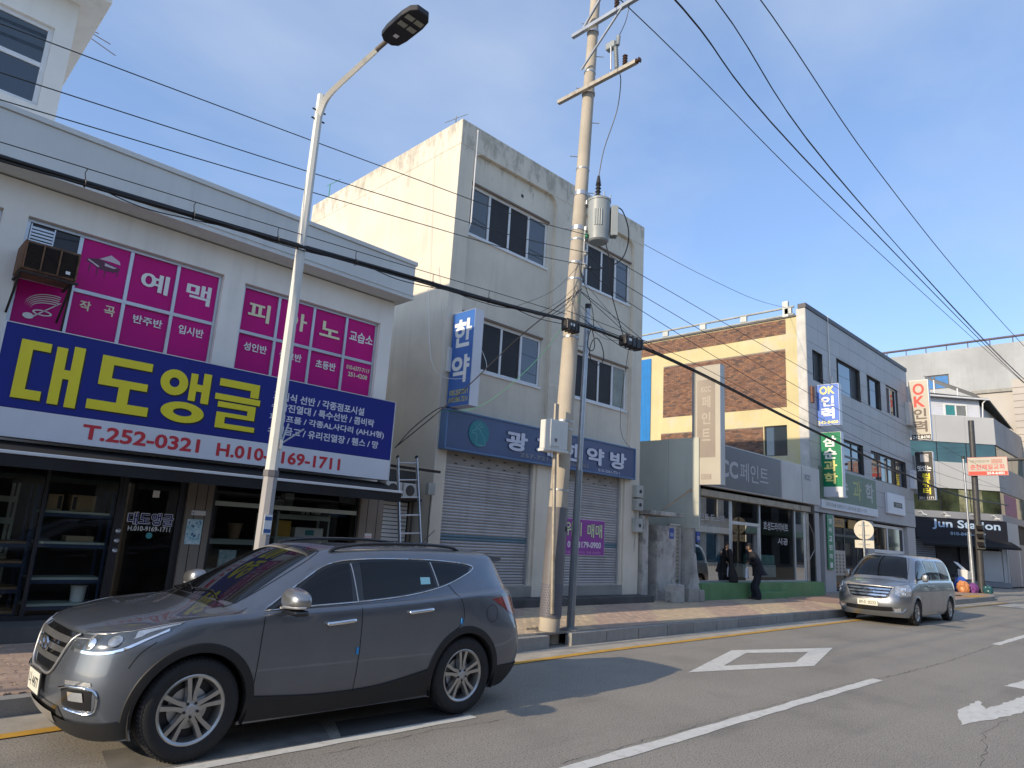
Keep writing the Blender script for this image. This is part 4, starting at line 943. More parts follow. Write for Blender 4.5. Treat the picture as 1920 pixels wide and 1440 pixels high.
m = MB(); m.box(19.16, 19.36, 11.24, 11.26, 1.9, 2.22); o = tag(m.build('address_plate', 'plate_blue'), 'small blue house-number plate at the corner of the shop glass', 'plate'); text('123', front(11.24), 19.19, 19.33, 1.98, 2.08, 'print_white', o, d=.002, bold=.02)
fn = thing('slatted_gate', (18.8, 11.7, .2), 'white framed gate with horizontal cream slats beside the post sign', 'gate')
for k in range(14): q = MB(); q.box(18.42, 18.98, 11.72, 11.74, .75 + k * .115, .85 + k * .115); q.build('slat', M('slat_cream', (.50, .47, .40), .6, var=.1), fn)
m = MB()
for u in (18.38, 18.66, 18.98): m.box(u, u + .03, 11.69, 11.75, .25, 2.38)
m.box(18.38, 19.01, 11.688, 11.752, 2.36, 2.40); m.build('frame', 'white_plastic', fn)

# ================================================================== B4: grey panelled building with the brick gable
b4 = thing('grey_panel_building', (35, 14, .2), 'three-storey building with grey panel front and yellow and brick side wall', 'building')
M('panel_grey', (.43, .43, .43), .55, var=.05, scale=.6, piece=.035, streak=.12, scol=(.2, .2, .2)); M('coping_dark', (.075, .072, .078), .5, metal=.3)
M('yellow_plaster', (.60, .515, .28), .85, var=.08, scale=.6, bump=.25, bscale=40, blotch=.55, blcol=(.52, .49, .42), blscale=.9, streak=.25, scol=(.35, .29, .16))
F4 = front(11.6); W4 = west(28.7)
ops = [(29.3, 30.42, 9.05, 10.42), (32.02, 35.05, 9.05, 10.65), (35.97, 38.0, 9.12, 10.68), (38.84, 40.75, 9.20, 10.73), (30.3, 35.0, 5.5, 6.93), (36.02, 41.44, 5.45, 6.86)]
m = MB().wall(F4, 28.7, 42.5, 3.45, 12.15, ops, .2, d=-.02)
m.quad((42.5, 11.62, .1), (42.5, 22, .1), (42.5, 22, 12.1), (42.5, 11.62, 12.1)); m.quad((28.7, 22, .1), (42.5, 22, .1), (42.5, 22, 12), (28.7, 22, 12)); m.box(28.8, 42.4, 11.9, 21.9, 11.7, 11.8); m.box(28.75, 42.48, 11.62, 13.0, 3.40, 3.45)
m.build('backing_wall', 'concrete_dark', b4)
def cut_rects(a, b, c, e, ops):
    us = sorted({a, b, *[q for o in ops for q in o[:2] if a < q < b]}); vs = sorted({c, e, *[q for o in ops for q in o[2:4] if c < q < e]}); out = []
    for i in range(len(us) - 1):
        for j in range(len(vs) - 1):
            cu, cv = (us[i] + us[i + 1]) / 2, (vs[j] + vs[j + 1]) / 2
            if not any(o[0] < cu < o[1] and o[2] < cv < o[3] for o in ops): out.append((us[i], us[i + 1], vs[j], vs[j + 1]))
    return out
fm = MB(); fm.box(.005, 1.245, -.02, 0, .005, .715); me_full = None
nu, nv = 11, 12; du, dv = (42.5 - 28.7) / nu, (12.15 - 3.45) / nv
fpanel = MB(); fpanel.box(.006, du - .006, -.018, .0, .006, dv - .006); tmp = fpanel.build('panel', 'panel_grey'); me_full = tmp.data; bpy.data.objects.remove(tmp)
for i in range(nu):
    for j in range(nv):
        a, c = 28.7 + i * du, 3.45 + j * dv
        rc = cut_rects(a, a + du, c, c + dv, ops)
        if len(rc) == 1 and abs((rc[0][1] - rc[0][0]) * (rc[0][3] - rc[0][2]) - du * dv) < 1e-6: piece('panel', me_full, (a, 11.6, c), b4)
        elif rc:
            m = MB()
            for (p, q, r_, s_) in rc: m.pbox(F4, p + (.006 if abs(p - a) < 1e-6 else 0), q - (.006 if abs(q - a - du) < 1e-6 else 0), r_ + (.006 if abs(r_ - c) < 1e-6 else 0), s_ - (.006 if abs(s_ - c - dv) < 1e-6 else 0), 0, .018)
            m.build('panel', 'panel_grey', b4)
m = MB(); m.box(28.66, 42.55, 11.54, 11.9, 12.152, 12.36); m.build('coping', 'coping_dark', b4, bevel=.01)
m = MB()
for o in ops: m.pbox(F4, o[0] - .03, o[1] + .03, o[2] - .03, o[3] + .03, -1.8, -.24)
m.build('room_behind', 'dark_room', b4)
GS, DS = M('window_sky', (.05, .11, .15), .03, var=.1, scale=.5, ior=2.3), 'insect_screen'
window(b4, F4, *ops[0], [29.75], [], [['window_glass', DS]], d=-.10, fr=.06, frame='alu_dark'); window(b4, F4, *ops[1], [32.55, 34.1], [], [[DS, GS, DS]], d=-.10, fr=.07, frame='alu_dark')
window(b4, F4, *ops[2], [36.7], [], [[DS, 'window_glass']], d=-.10, fr=.06, frame='alu_dark'); window(b4, F4, *ops[3], [39.8], [], [[DS, 'window_glass']], d=-.10, fr=.08, frame='pvc')
window(b4, F4, *ops[4], [31.5, 32.7, 33.8], [6.2], [['window_glass'] * 4, ['window_glass'] * 4], d=-.10, fr=.08, frame='alu_dark'); window(b4, F4, *ops[5], [37.4, 38.8, 40.1], [6.25], [['window_glass'] * 4, ['window_glass'] * 4], d=-.10, fr=.08, frame='alu_dark')
# ground floor
for a, b in ((28.72, 29.5), (29.95, 31.1), (35.1, 35.95), (41.1, 42.45)):
    m = MB(); m.box(a, b, 11.62, 12.3, .15, 3.4); c = m.build('pier', 'panel_grey', b4, bevel=.006)
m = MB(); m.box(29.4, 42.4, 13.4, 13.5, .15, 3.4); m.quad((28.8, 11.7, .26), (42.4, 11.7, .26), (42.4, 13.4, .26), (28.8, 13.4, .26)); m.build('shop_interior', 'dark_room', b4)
m = MB(); m.box(28.72, 42.45, 11.45, 12.2, .1, .25); m.build('step', 'concrete', b4, bevel=.01)
FB = front(11.8)
window(b4, FB, 36.0, 41.05, .5, 3.35, [38.5], [2.05], [['window_dark', 'window_dark'], ['window_glass', 'window_glass']], d=0, fr=.14, frame='pvc')
m = MB(); m.pbox(FB, 35.97, 41.08, .26, .5, -.1, .02); m.build('stall_riser', 'panel_grey', b4)
window(b4, FB, 31.15, 35.08, .27, 3.35, [32.7, 34.2], [2.6], [['window_dark'] * 3, ['window_dark'] * 3], d=0, fr=.1, frame='alu_dark')
m = MB(); m.pbox(FB, 29.5, 29.95, .27, 3.35, -.1, -.05); m.build('side_door', 'alu_dark', b4)
# gable wall: plaster, bricks, blue sheet, railing
wn4 = (-13.53, -12.52, 5.74, 7.06)
m = MB().wall(W4, -22, -11.98, .1, 11.82, [wn4], .12); m.build('gable_plaster', 'yellow_plaster', b4)
m = MB(); m.wall(W4, -11.98, -11.61, .1, 12.15, d=.012); m.box(28.685, 28.72, 11.60, 11.63, 3.4, 12.15); m.build('corner_panel', M('panel_pale', (.52, .51, .48), .6, streak=.2, scol=(.35, .34, .32)), b4)
window(b4, W4, *wn4, [], [], [['window_glass']], d=-.06, fr=.04, frame='alu_dark')
def bricks(name, u0, u1, v0, v1, skip=()):
    rr = random.Random(int(v0 * 10)); L, Hh = .215, .0745; me = bpy.data.meshes.new(name); vs, fs, mi = [], [], []
    r_ = 0; v = v0
    while v + Hh <= v1 + .01:
        u = u0 - (L / 2 if r_ % 2 else 0)
        while u < u1:
            a, b = max(u, u0) + .005, min(u + L, u1) - .005
            if b - a > .03 and not any(s[0] < (a + b) / 2 < s[1] and s[2] < v + .03 < s[3] for s in skip):
                d = .022 + rr.uniform(-.004, .005); n = len(vs)
                for dd in (.0, d): vs += [tuple(W4.p(a, v + .005, dd)), tuple(W4.p(b, v + .005, dd)), tuple(W4.p(b, v + Hh - .005, dd)), tuple(W4.p(a, v + Hh - .005, dd))]
                fs += [(n + 4, n + 5, n + 6, n + 7), (n, n + 1, n + 5, n + 4), (n + 1, n + 2, n + 6, n + 5), (n + 2, n + 3, n + 7, n + 6), (n + 3, n, n + 4, n + 7)]; k = rr.choices((0, 1, 2, 3), (5, 4, 2, 2))[0]; mi += [k] * 5
            u += L
        v += Hh; r_ += 1
    me.from_pydata(vs, [], fs); me.update()
    for nm, c in (('brick_red', (.23, .13, .09)), ('brick_rust', (.20, .105, .07)), ('brick_dark', (.125, .08, .065)), ('brick_pale', (.29, .15, .085))): me.materials.append(M(nm, c, .85, var=.15, scale=6))
    for p, k in zip(me.polygons, mi): p.material_index = k
    o = obj('brickwork', me, None, b4); o['kind'] = 'stuff'
    m = MB(); m.pbox(W4, u0, u1, v0, v1, .001, .008); m.build('mortar', M('mortar', (.24, .205, .175), .9), b4)
bricks('b', -22, -12.46, 11.1, 11.78); bricks('b', -18.7, -12.5, 7.84, 10.43); bricks('b', -18.8, -13.58, 4.7, 7.05)
m = MB(); m.box(28.64, 28.9, 11.98, 22, 11.822, 11.88); m.build('gable_coping', 'coping_dark', b4)
m = MB(); n = 44; p0, p1 = 19.42, 20.35
for i in range(n):
    a, b = p0 + (p1 - p0) * i / n, p0 + (p1 - p0) * (i + 1) / n; za = .02 * (1 if (i // 2) % 2 else 0); zb = .02 * (1 if ((i + 1) // 2) % 2 else 0)
    m.quad((28.66 - za, a, 6.0), (28.66 - zb, b, 6.0), (28.66 - zb, b, 10.95), (28.66 - za, a, 10.95))
m.build('corrugated_sheet', M('sheet_blue', (.02, .20, .52), .4, var=.06), b4)
rl = thing('roof_railing', (28.8, 16, 11.9), 'pale steel pipe railing along the top of the brick gable', 'railing')
for z in (11.97, 12.32): m = MB(); m.cyl((28.78, 12.1, z), (28.78, 21.5, z), .055, n=8); m.build('rail', M('rail_pale', (.45, .47, .45), .5, metal=.3), rl, smooth=40)
for y in (12.2, 14.3, 16.4, 18.5, 20.6): m = MB(); m.box(28.72, 28.84, y, y + .3, 12.02, 12.27); m.build('rail_block', 'rail_pale', rl)
m = MB(); m.box(28.72, 28.86, 12.35, 12.6, 11.88, 12.62); m.build('post', 'rail_pale', rl)
# signs of the grey building
def four_side(*a, **k): return proj_sign(*a, **k)
s1, pl = proj_sign('projecting_sign', 29.6, 10.66, 11.575, 7.08, 8.86, .3, M('sign_periwinkle', (.10, .20, .62), .35, var=.05), 'blue box sign with yellow OK lettering on the grey building')
text('OK', pl, -11.45, -10.83, 8.42, 8.78, M('print_lemon', (.80, .74, .25), .5, var=0), s1, name='letter', d=.006, bold=.035); text('인', pl, -11.4, -10.86, 7.90, 8.34, 'print_white', s1, name='letter', d=.006, bold=.032); text('력', pl, -11.4, -10.86, 7.36, 7.84, 'print_white', s1, name='letter', d=.006, bold=.032); text('242-8400', pl, -11.56, -10.72, 7.14, 7.28, 'print_lemon', s1, d=.006, bold=.03)
s2, pl = proj_sign('projecting_sign', 29.8, 10.72, 11.575, 4.08, 6.82, .3, M('sign_green', (.0, .20, .085), .35, var=.05), 'green box sign with stacked white and yellow Korean letters on the grey building')
m = MB(); m.pbox(pl, -11.56, -10.74, 4.1, 4.52, .0042, .0055); m.build('white_foot', 'sign_white', s2)
for i, t in enumerate('삼순과학'): text(t, pl, -11.46, -10.92, 6.2 - i * .52, 6.66 - i * .52, 'print_white' if i < 2 else 'print_lemon', s2, name='letter', d=.006, bold=.032)
s3, pl = proj_sign('projecting_sign', 42.5, 10.52, 11.5, 8.22, 11.6, .3, 'sign_cream', 'tall cream box sign with red OK letters at the grey building\'s far end')
text('O', pl, -11.3, -10.72, 10.75, 11.42, M('print_coral', (.55, .045, .03), .5, var=0), s3, name='letter', d=.006, bold=.03); text('K', pl, -11.28, -10.72, 10.06, 10.7, 'print_coral', s3, name='letter', d=.006, bold=.03)
text('인', pl, -11.32, -10.68, 9.38, 9.98, M('print_taupe', (.11, .085, .075), .5, var=0), s3, name='letter', d=.006, bold=.03); text('력', pl, -11.32, -10.68, 8.66, 9.3, 'print_taupe', s3, name='letter', d=.006, bold=.03)
m = MB(); m.pbox(pl, -11.48, -10.54, 8.24, 8.52, .0042, .0055); m.build('black_foot', 'print_black', s3); text('242.8400', pl, -11.44, -10.58, 8.29, 8.46, 'print_white', s3, d=.0065, bold=.02)
s4, pl = proj_sign('projecting_sign', 43.0, 10.66, 11.54, 4.98, 7.63, .3, M('sign_black', (.02, .02, .022), .35, var=0), 'black box sign with white and yellow Korean letters below the cream OK sign')
m = MB(); m.pbox(pl, -11.28, -10.86, 7.06, 7.5, .005, .006); m.build('screen_print', 'letter_grey', s4)
text('맛있는', pl, -11.44, -10.76, 6.55, 6.86, 'print_white', s4, d=.006, bold=.03)
for i, t in enumerate('컴퓨터'): text(t, pl, -11.24, -10.86, 6.08 - i * .4, 6.44 - i * .4, 'print_yellow', s4, name='letter', d=.006, bold=.032)
text('251-1171', pl, -11.46, -10.74, 5.04, 5.16, 'print_white', s4, d=.006, bold=.01)
m = MB(); m.box(42.5, 42.6, 11.5, 11.62, 8.4, 11.3); m.build('bracket', 'alu', s3); m = MB(); m.box(42.5, 43.2, 11.54, 11.62, 5.3, 7.4); m.build('bracket', 'alu', s4)
sf_ = thing('faded_sign', (33, 11.5, 3.66), 'faded green shop sign above the entrance of the grey building', 'sign')
FQ = front(11.5)
m = MB(); m.pbox(FQ, 29.5, 36.2, 4.0, 5.36, -.09, 0); m.build('panel', M('faded_green', (.13, .21, .145), .5, var=.15, scale=.5, streak=.4, scol=(.2, .24, .2)), sf_)
m = MB(); m.pbox(FQ, 29.45, 36.25, 3.64, 3.995, -.09, .03); m.build('white_strip', 'sign_white', sf_)
for i, (t, mt) in enumerate((('삼', 'letter_grey'), ('순', 'letter_grey'), ('과', M('letter_olive', (.42, .44, .16), .5)), ('학', 'letter_grey'))): text(t, FQ, 29.9 + i * 1.62, 30.95 + i * 1.62, 4.25, 5.15, mt, sf_, name='letter', d=.003, bold=.02)
text('과학기자재 이화학기기 교육기자재 실험기구전문', FQ, 29.9, 34.7, 3.72, 3.9, M('print_grey', (.12, .12, .12), .5, var=0), sf_, d=.033)
ws = thing('white_board_sign', (39, 11.5, 3.95), 'white square sign with a small dark label on the grey building', 'sign'); m = MB(); m.pbox(F4, 37.7, 40.42, 3.93, 4.96, .02, .14); m.build('board', 'sign_white', ws, bevel=.01)
m = MB(); m.pbox(F4, 38.6, 39.95, 4.28, 4.55, .1405, .144); m.build('dark_label', 'print_black', ws); text('MUSTORE', F4, 38.95, 39.85, 4.34, 4.49, 'letter_grey', ws, d=.146, bold=.02)
gs = thing('banner_strip', (30.6, 11.45, 1.15), 'narrow green vertical banner with white letters on the entrance pier', 'banner'); m = MB(); m.pbox(front(11.58), 30.15, 30.75, 1.15, 3.4, 0, .03); m.build('board', 'sign_green', gs)
for i, t in enumerate('영라교민라물'): text(t, front(11.58), 30.29, 30.62, 3.02 - i * .36, 3.24 - i * .36, 'print_white', gs, name='letter', d=.033, bold=.03)
og = MB(); og.pbox(FB, 31.35, 32.6, 2.95, 3.34, .02, .05); og = tag(og.build('entrance_sign', M('sign_orange', (.45, .24, .03), .5)), 'orange sign over the dark entrance of the grey building', 'sign'); text('교구사', FB, 31.5, 32.45, 3.02, 3.27, 'print_taupe', og, d=.053, bold=.03)
og = MB(); og.pbox(FB, 33.1, 34.1, 2.95, 3.34, .02, .05); tag(og.build('entrance_sign', 'sign_orange'), 'second orange sign further right over the dark entrance', 'sign')
nb = MB(); nb.pbox(FB, 31.3, 32.6, .9, 1.95, .02, .04); nb = tag(nb.build('price_board', 'sign_cream'), 'cream notice board with brown columns of writing at the entrance', 'board')
for i in range(3):
    for j in range(6): q = MB(); q.pbox(FB, 31.5 + i * .38, 31.66 + i * .38, 1.0 + j * .14, 1.09 + j * .14, .0405, .042); q.build('print', 'print_taupe', nb)
m = MB(); m.tube([F4.p(31.1, 12.4, .05), F4.p(31.12, 9.6, .05), F4.p(31.2, 9.3, .06), F4.p(31.35, 9.35, .06), F4.p(31.33, 9.6, .05)], .025, 6); m.build('loose_cable', 'white_plastic', b4)
m = MB(); m.pbox(F4, 28.95, 29.2, 8.0, 8.7, .02, .1); tag(m.build('wall_box', M('box_brown', (.18, .07, .04), .6)), 'small brown box on the grey wall behind the blue sign', 'box')
m = MB(); m.pbox(F4, 41.9, 42.35, 9.0, 10.3, .02, .25); tag(m.build('wall_box', 'fascia_grey', bevel=.01), 'pale grey box on the wall behind the tall cream sign', 'box')
m = MB(); m.pbox(F4, 41.95, 42.4, 5.5, 6.5, .02, .25); tag(m.build('wall_box', 'sign_white', bevel=.01), 'white box on the wall behind the black sign', 'box')

# ================================================================== B5: chamfered corner building across the side street, and what stands behind it
M('far_panel', (.48, .485, .48), .6, var=.05, scale=.3, piece=.02); M('far_stone', (.27, .28, .30), .6, var=.08, scale=.4)
M('far_glass', (.03, .10, .10), .04, var=.3, scale=.3, ior=2.0); M('far_glass_olive', (.07, .09, .045), .08, var=.5, scale=.5, ior=1.7)
b5 = thing('corner_building', (62, 16, .1), 'pale corner building with bands of green glass above a black shop sign', 'building')
cu_ = Vector((.72, -.694, 0)).normalized(); cn_ = Vector((-.694, -.72, 0)).normalized()
CH = PL((64.7, 11.6, 0), cu_, (0, 0, 1), cn_); FR = front(11.6)
bands = [(10.9, 13.03, 'far_panel'), (7.28, 9.32, 'far_panel'), (4.98, 5.5, 'far_stone')]
for z0, z1, mt in bands:
    n = 6 if z1 - z0 > 1 else 3
    for i in range(n):
        a, b = -14 + 14 * i / n, -14 + 14 * (i + 1) / n
        q = MB(); q.pbox(CH, a + .01, b - .01, z0, z1, -.3, 0); q.build('panel', mt, b5)
    for i in range(n):
        a, b = 64.72 + 24 * i / n, 64.72 + 24 * (i + 1) / n
        q = MB(); q.pbox(FR, a + .01, b - .01, z0, z1, -.3, 0); q.build('panel', 'far_stone', b5)
for z0, z1, mt in ((9.32, 10.9, 'far_glass'), (5.5, 7.28, 'far_glass_olive')):
    for i in range(6):
        a, b = -14 + 14 * i / 6, -14 + 14 * (i + 1) / 6
        q = MB(); q.pbox(CH, a + .03, b - .03, z0, z1, -.2, -.1); q.build('pane', mt, b5)
        q = MB(); q.pbox(CH, b - .03, b + .03, z0, z1, -.2, -.08); q.build('mullion', 'alu_dark', b5)
    for i in range(8):
        a, b = 64.72 + 3 * i, 64.72 + 3 * (i + 1)
        q = MB(); q.pbox(FR, a + .03, b - .03, z0, z1, -.2, -.1); q.build('pane', mt, b5)
q = MB(); q.pbox(FR, 66.5, 71, 5.55, 7.2, -.095, -.09); q.build('window_poster', M('poster_purple', (.20, .03, .16), .5), b5)
q = MB(); q.pbox(CH, -3.2, -1.4, 5.55, 7.2, -.095, -.09); q.build('window_film', M('film_olive', (.30, .30, .17), .5, var=.3, scale=2), b5)
m = MB(); P0, P1 = CH.p(-14, 0, -.35), CH.p(0, 0, -.35)
foot = [P0, P1, Vector((88.7, 11.9, 0)), Vector((88.7, 40, 0)), Vector((P0.x, 40, 0))]
m.add([(p.x, p.y, 0) for p in foot] + [(p.x, p.y, 13.0) for p in foot], [(0, 1, 2, 3, 4), (9, 8, 7, 6, 5)] + [(i, (i + 1) % 5, 5 + (i + 1) % 5, 5 + i) for i in range(5)]); m.build('core', 'dark_room', b5)
# ground floor
for a, b in ((-14, -7.2), (-.25, .0)): q = MB(); q.pbox(CH, a, b, .1, 3.5, -.3, -.02); q.build('pier', 'far_panel', b5)
for u in (-5.2, -3.4, -1.9): q = MB(); q.pbox(CH, u - .05, u + .05, .3, 3.4, -.3, -.1); q.build('mullion', 'alu_dark', b5)
q = MB(); q.pbox(CH, -1.75, -.3, .45, 2.7, -.3, -.05); q.build('blind_panel', 'far_panel', b5)
q = MB(); q.pbox(CH, -7.2, .1, .05, .42, -.3, .2); q.build('plinth', 'far_stone', b5)
for k in range(9): q = MB(); q.pbox(CH, -7.15, -5.3, 1.9 + k * .16, 2.02 + k * .16, -.3, -.15); q.build('slat', 'far_stone', b5)
for a, b, mt in ((64.9, 65.3, 'far_panel'), (65.4, 69.2, 'far_stone'), (69.3, 69.9, 'far_panel'), (70, 75, 'far_stone')):
    q = MB(); q.pbox(FR, a, b, .1, 3.4, -.3, .05); q.build('pier', mt, b5)
q = MB(); q.pbox(FR, 65.0, 69.5, 3.0, 4.95, .0, .12); q.build('blank_sign', 'far_panel', b5)
js = thing('black_fascia', (62, 14, 3.4), 'black shop sign with pale blue English lettering on the corner building', 'sign')
q = MB(); q.pbox(CH, -6.9, .1, 3.45, 4.97, .0, .25); q.build('panel', M('sign_ink', (.016, .017, .024), .4, var=0), js)
text('Jun Station', CH, -5.65, -.42, 4.08, 4.86, M('letter_ice', (.42, .55, .72), .45, var=0), js, d=.253, bold=.025); text('010-8406-5517', CH, -4.3, -1.6, 3.72, 3.96, 'letter_ice', js, d=.253, bold=.015)
q = MB(); q.add([CH.p(-6.9, 3.45, .25), CH.p(.3, 3.45, .25), CH.p(.5, 3.0, 1.0), CH.p(-6.9, 3.0, 1.0)], [(0, 1, 2, 3)]); q.add([CH.p(-6.9, 3.0, 1.0), CH.p(.5, 3.0, 1.0), CH.p(.5, 2.85, 1.0), CH.p(-6.9, 2.85, 1.0)], [(0, 1, 2, 3)]); q.build('canopy', 'black_cloth', js)
for u in (-6.4, -4.6, -2.4, -.8): q = MB(); q.tube([CH.p(u - .15, 5.3, .02), CH.p(u - .1, 5.4, .3), CH.p(u, 5.15, .55)], .02, 5); q.cyl(CH.p(u - .18, 5.1, .55), CH.p(u + .18, 5.1, .55), .07, n=8); q.build('sign_lamp', 'white_plastic', js)
# white house on its roof
hs_ = thing('white_house', (62, 14, 13), 'small white clapboard house with a dark roof standing on the corner building', 'house')
HB = PL(CH.O - cn_ * 1.5, cu_, (0, 0, 1), cn_)
q = MB(); q.pbox(HB, -9, 0, 13.0, 15.0, -6, -.02); q.build('wall', 'far_panel', hs_)
for k in range(14): q = MB(); q.pbox(HB, -9, 0, 13.05 + k * .14, 13.18 + k * .14, -.019, .012); q.build('clapboard', 'sign_white', hs_)
window(hs_, HB, -2.95, -1.05, 13.25, 14.32, [-2.0], [], [[M('pane_teal', (.05, .25, .26), .1), M('pane_grey', (.2, .21, .2), .3)]], d=.06, fr=.12, frame='pvc')
q = MB(); fr_ = [HB.p(-9.4, 15.0, .5), HB.p(.45, 14.85, .5), HB.p(-2.5, 16.2, -4), HB.p(-9.4, 16.2, -4)]
q.add([*fr_, *[p - Vector((0, 0, .14)) for p in fr_]], [(0, 1, 2, 3), (7, 6, 5, 4), (0, 4, 5, 1), (1, 5, 6, 2), (2, 6, 7, 3), (3, 7, 4, 0)]); e0 = HB.p(.45, 14.85, .5); q.add([e0, e0 + Vector((9, 0, -1.2)), e0 + Vector((9, 5, 0)), HB.p(-2.5, 16.2, -4), e0 - Vector((0, 0, .15)), e0 + Vector((9, 0, -1.35))], [(0, 1, 2, 3), (0, 4, 5, 1)]); q.build('roof', M('roof_slate', (.09, .09, .085), .7, var=.1), hs_)
q = MB(); q.tube([HB.p(-9.4, 14.9, .55), HB.p(.5, 14.74, .55)], .07, 6); q.tube([HB.p(.2, 14.7, .5), HB.p(.05, 14.45, .35), HB.p(.05, 13.1, .2)], .05, 6); q.build('gutter', 'pvc', hs_)
q = MB(); a0 = HB.p(0, 13, 0); q.box(a0.x, a0.x + 9, a0.y, a0.y + 3, 13.0, 14.3); q.build('side_wall', 'far_panel', hs_)
so_ = thing('solar_array', (66, 15, 15), 'tilted dark solar panels on a frame behind the white house roof', 'solar panel')
q = MB(); A_, B_, C2, D2_ = Vector((66, 16.6, 17.4)), Vector((66, 13.0, 15.45)), Vector((69, 13.0, 15.45)), Vector((69, 16.6, 17.4))
q.add([A_, B_, C2, D2_, A_ - Vector((0, 0, .08)), B_ - Vector((0, 0, .08)), C2 - Vector((0, 0, .08)), D2_ - Vector((0, 0, .08))], [(0, 1, 2, 3), (7, 6, 5, 4), (0, 4, 5, 1), (1, 5, 6, 2), (2, 6, 7, 3), (3, 7, 4, 0)]); q.build('panel', M('solar_dark', (.03, .035, .05), .25), so_)
for p in ((66.1, 15.9, 17.0), (66.1, 14.2, 16.0)): q = MB(); q.cyl((p[0], p[1], 13), p, .06, n=6); q.build('post', 'pvc', so_)
b6 = thing('concrete_block', (80, 18, 0), 'large sunlit bare concrete building with a blue window behind the rooftops', 'building')
q = MB().wall(west(80), -40, -6, 0, 23.1, [(-20, -17.85, 19.1, 20.6)], .3); q.quad((80, 6, 0), (110, 6, 0), (110, 6, 23.1), (80, 6, 23.1)); q.quad((80, 6, 23.1), (110, 6, 23.1), (110, 40, 23.1), (80, 40, 23.1)); q.quad((80, 40, 0), (110, 40, 0), (110, 40, 23.1), (80, 40, 23.1))
q.build('wall', M('bare_concrete', (.42, .44, .455), .9, var=.12, scale=.25, blotch=.5, blcol=(.33, .345, .36), blscale=.35, streak=.4, scol=(.25, .255, .26)), b6)
window(b6, west(80), -20, -17.85, 19.1, 20.6, [-19.2], [], [[M('pane_blue', (.02, .16, .42), .05, ior=2.0), 'pane_blue']], d=-.12, fr=.12, frame='alu_dark')
q = MB(); q.cyl((80.2, 40, 23.75), (80.2, 6, 23.75), .12, n=8); q.build('top_rail', M('rail_plum', (.12, .10, .13), .5), b6)
for i in range(18): q = MB(); q.cyl((80.2, 6.5 + i * 1.9, 23.1), (80.2, 6.5 + i * 1.9, 23.75), .05, n=5); q.build('rail_post', 'rail_plum', b6)
b7 = thing('beige_building', (77, 12, 0), 'beige stone building at the edge behind the white house', 'building')
q = MB(); q.box(76, 90, 11.95, 15.1, 0, 17.4); q.build('wall', M('beige_stone', (.45, .42, .38), .8, var=.06, scale=.4), b7)
q = MB(); q.box(75.8, 90, 11.9, 15.15, 17.402, 17.7); q.build('coping', 'concrete', b7)
q = MB(); q.box(75.5, 90, 7, 11.9, 0, 18.4); t_ = q.build('tower', 'beige_stone', b7)
for k in range(10): q = MB(); q.box(75.48, 75.499, 7, 11.9, 12 + k * .62, 12.05 + k * .62); q.build('groove', 'mortar', t_)
# dim row further along so that the street does not end at the frame
b8 = thing('distant_block', (110, 14, 0), 'plain grey block further down the street behind the beige building', 'building')
q = MB(); q.box(91, 140, 11.6, 30, 0, 12); q.build('wall', 'far_stone', b8)

# ================================================================== the other side of the road (behind the viewer; it shows in glass and paint)
def opp(x0, x1, y1, h, mat, floors, nw, label):
    t = thing('facing_building', ((x0 + x1) / 2, y1 - 4, 0), label, 'building', 'buildings on the facing side of the road')
    pl = PL((0, y1, 0), (-1, 0, 0), (0, 0, 1), (0, 1, 0)); ops = []
    fh = h / floors
    for f in range(floors):
        for k in range(nw):
            a = x0 + (x1 - x0) * (k + .18) / nw; b = x0 + (x1 - x0) * (k + .82) / nw; ops.append((-b, -a, f * fh + (.3 if f == 0 else .9), f * fh + fh - .7))
    m = MB().wall(pl, -x1, -x0, 0, h, ops, .2); m.quad((x0, y1, 0), (x0, y1 - 9, 0), (x0, y1 - 9, h), (x0, y1, h)); m.quad((x1, y1, 0), (x1, y1 - 9, 0), (x1, y1 - 9, h), (x1, y1, h)); m.quad((x0, y1, h), (x1, y1, h), (x1, y1 - 9, h), (x0, y1 - 9, h)); m.quad((x0, y1 - 9, 0), (x1, y1 - 9, 0), (x1, y1 - 9, h), (x0, y1 - 9, h)); m.build('wall', mat, t)
    for o in ops: q = MB(); q.pbox(pl, *o, -.22, -.18); q.build('window', 'window_dark', t)
    q = MB(); q.box(x0, x1, y1 + .02, y1 + .3, fh - .6, fh - .05); q.build('shop_fascia', random.choice(('fascia_grey', 'fascia_blue', 'faded_green', 'sign_cream')), t)
for a in ((-34, -19, -12, 7.2, 'concrete', 2, 5, 'plain concrete building across the road behind the viewer, farthest left'), (-18, -4, -11.5, 10.2, 'cream_wall', 3, 5, 'cream three-storey building across the road behind the viewer'), (-3, 12, -12, 7.0, 'cream_wall', 2, 5, 'cream two-storey building directly behind the viewer'),
          (13, 26, -11.5, 10.5, 'concrete', 3, 4, 'three-storey concrete building across the road from the paint shop'), (27, 44, -12, 7.4, 'white_wall', 2, 6, 'long white building across the road from the grey panelled one'), (46, 66, -11.5, 11, 'concrete', 3, 6, 'tall concrete building across the road beyond the crossing'), (67, 120, -12, 8, 'far_stone', 2, 12, 'long dark row across the road in the distance')): opp(*a)

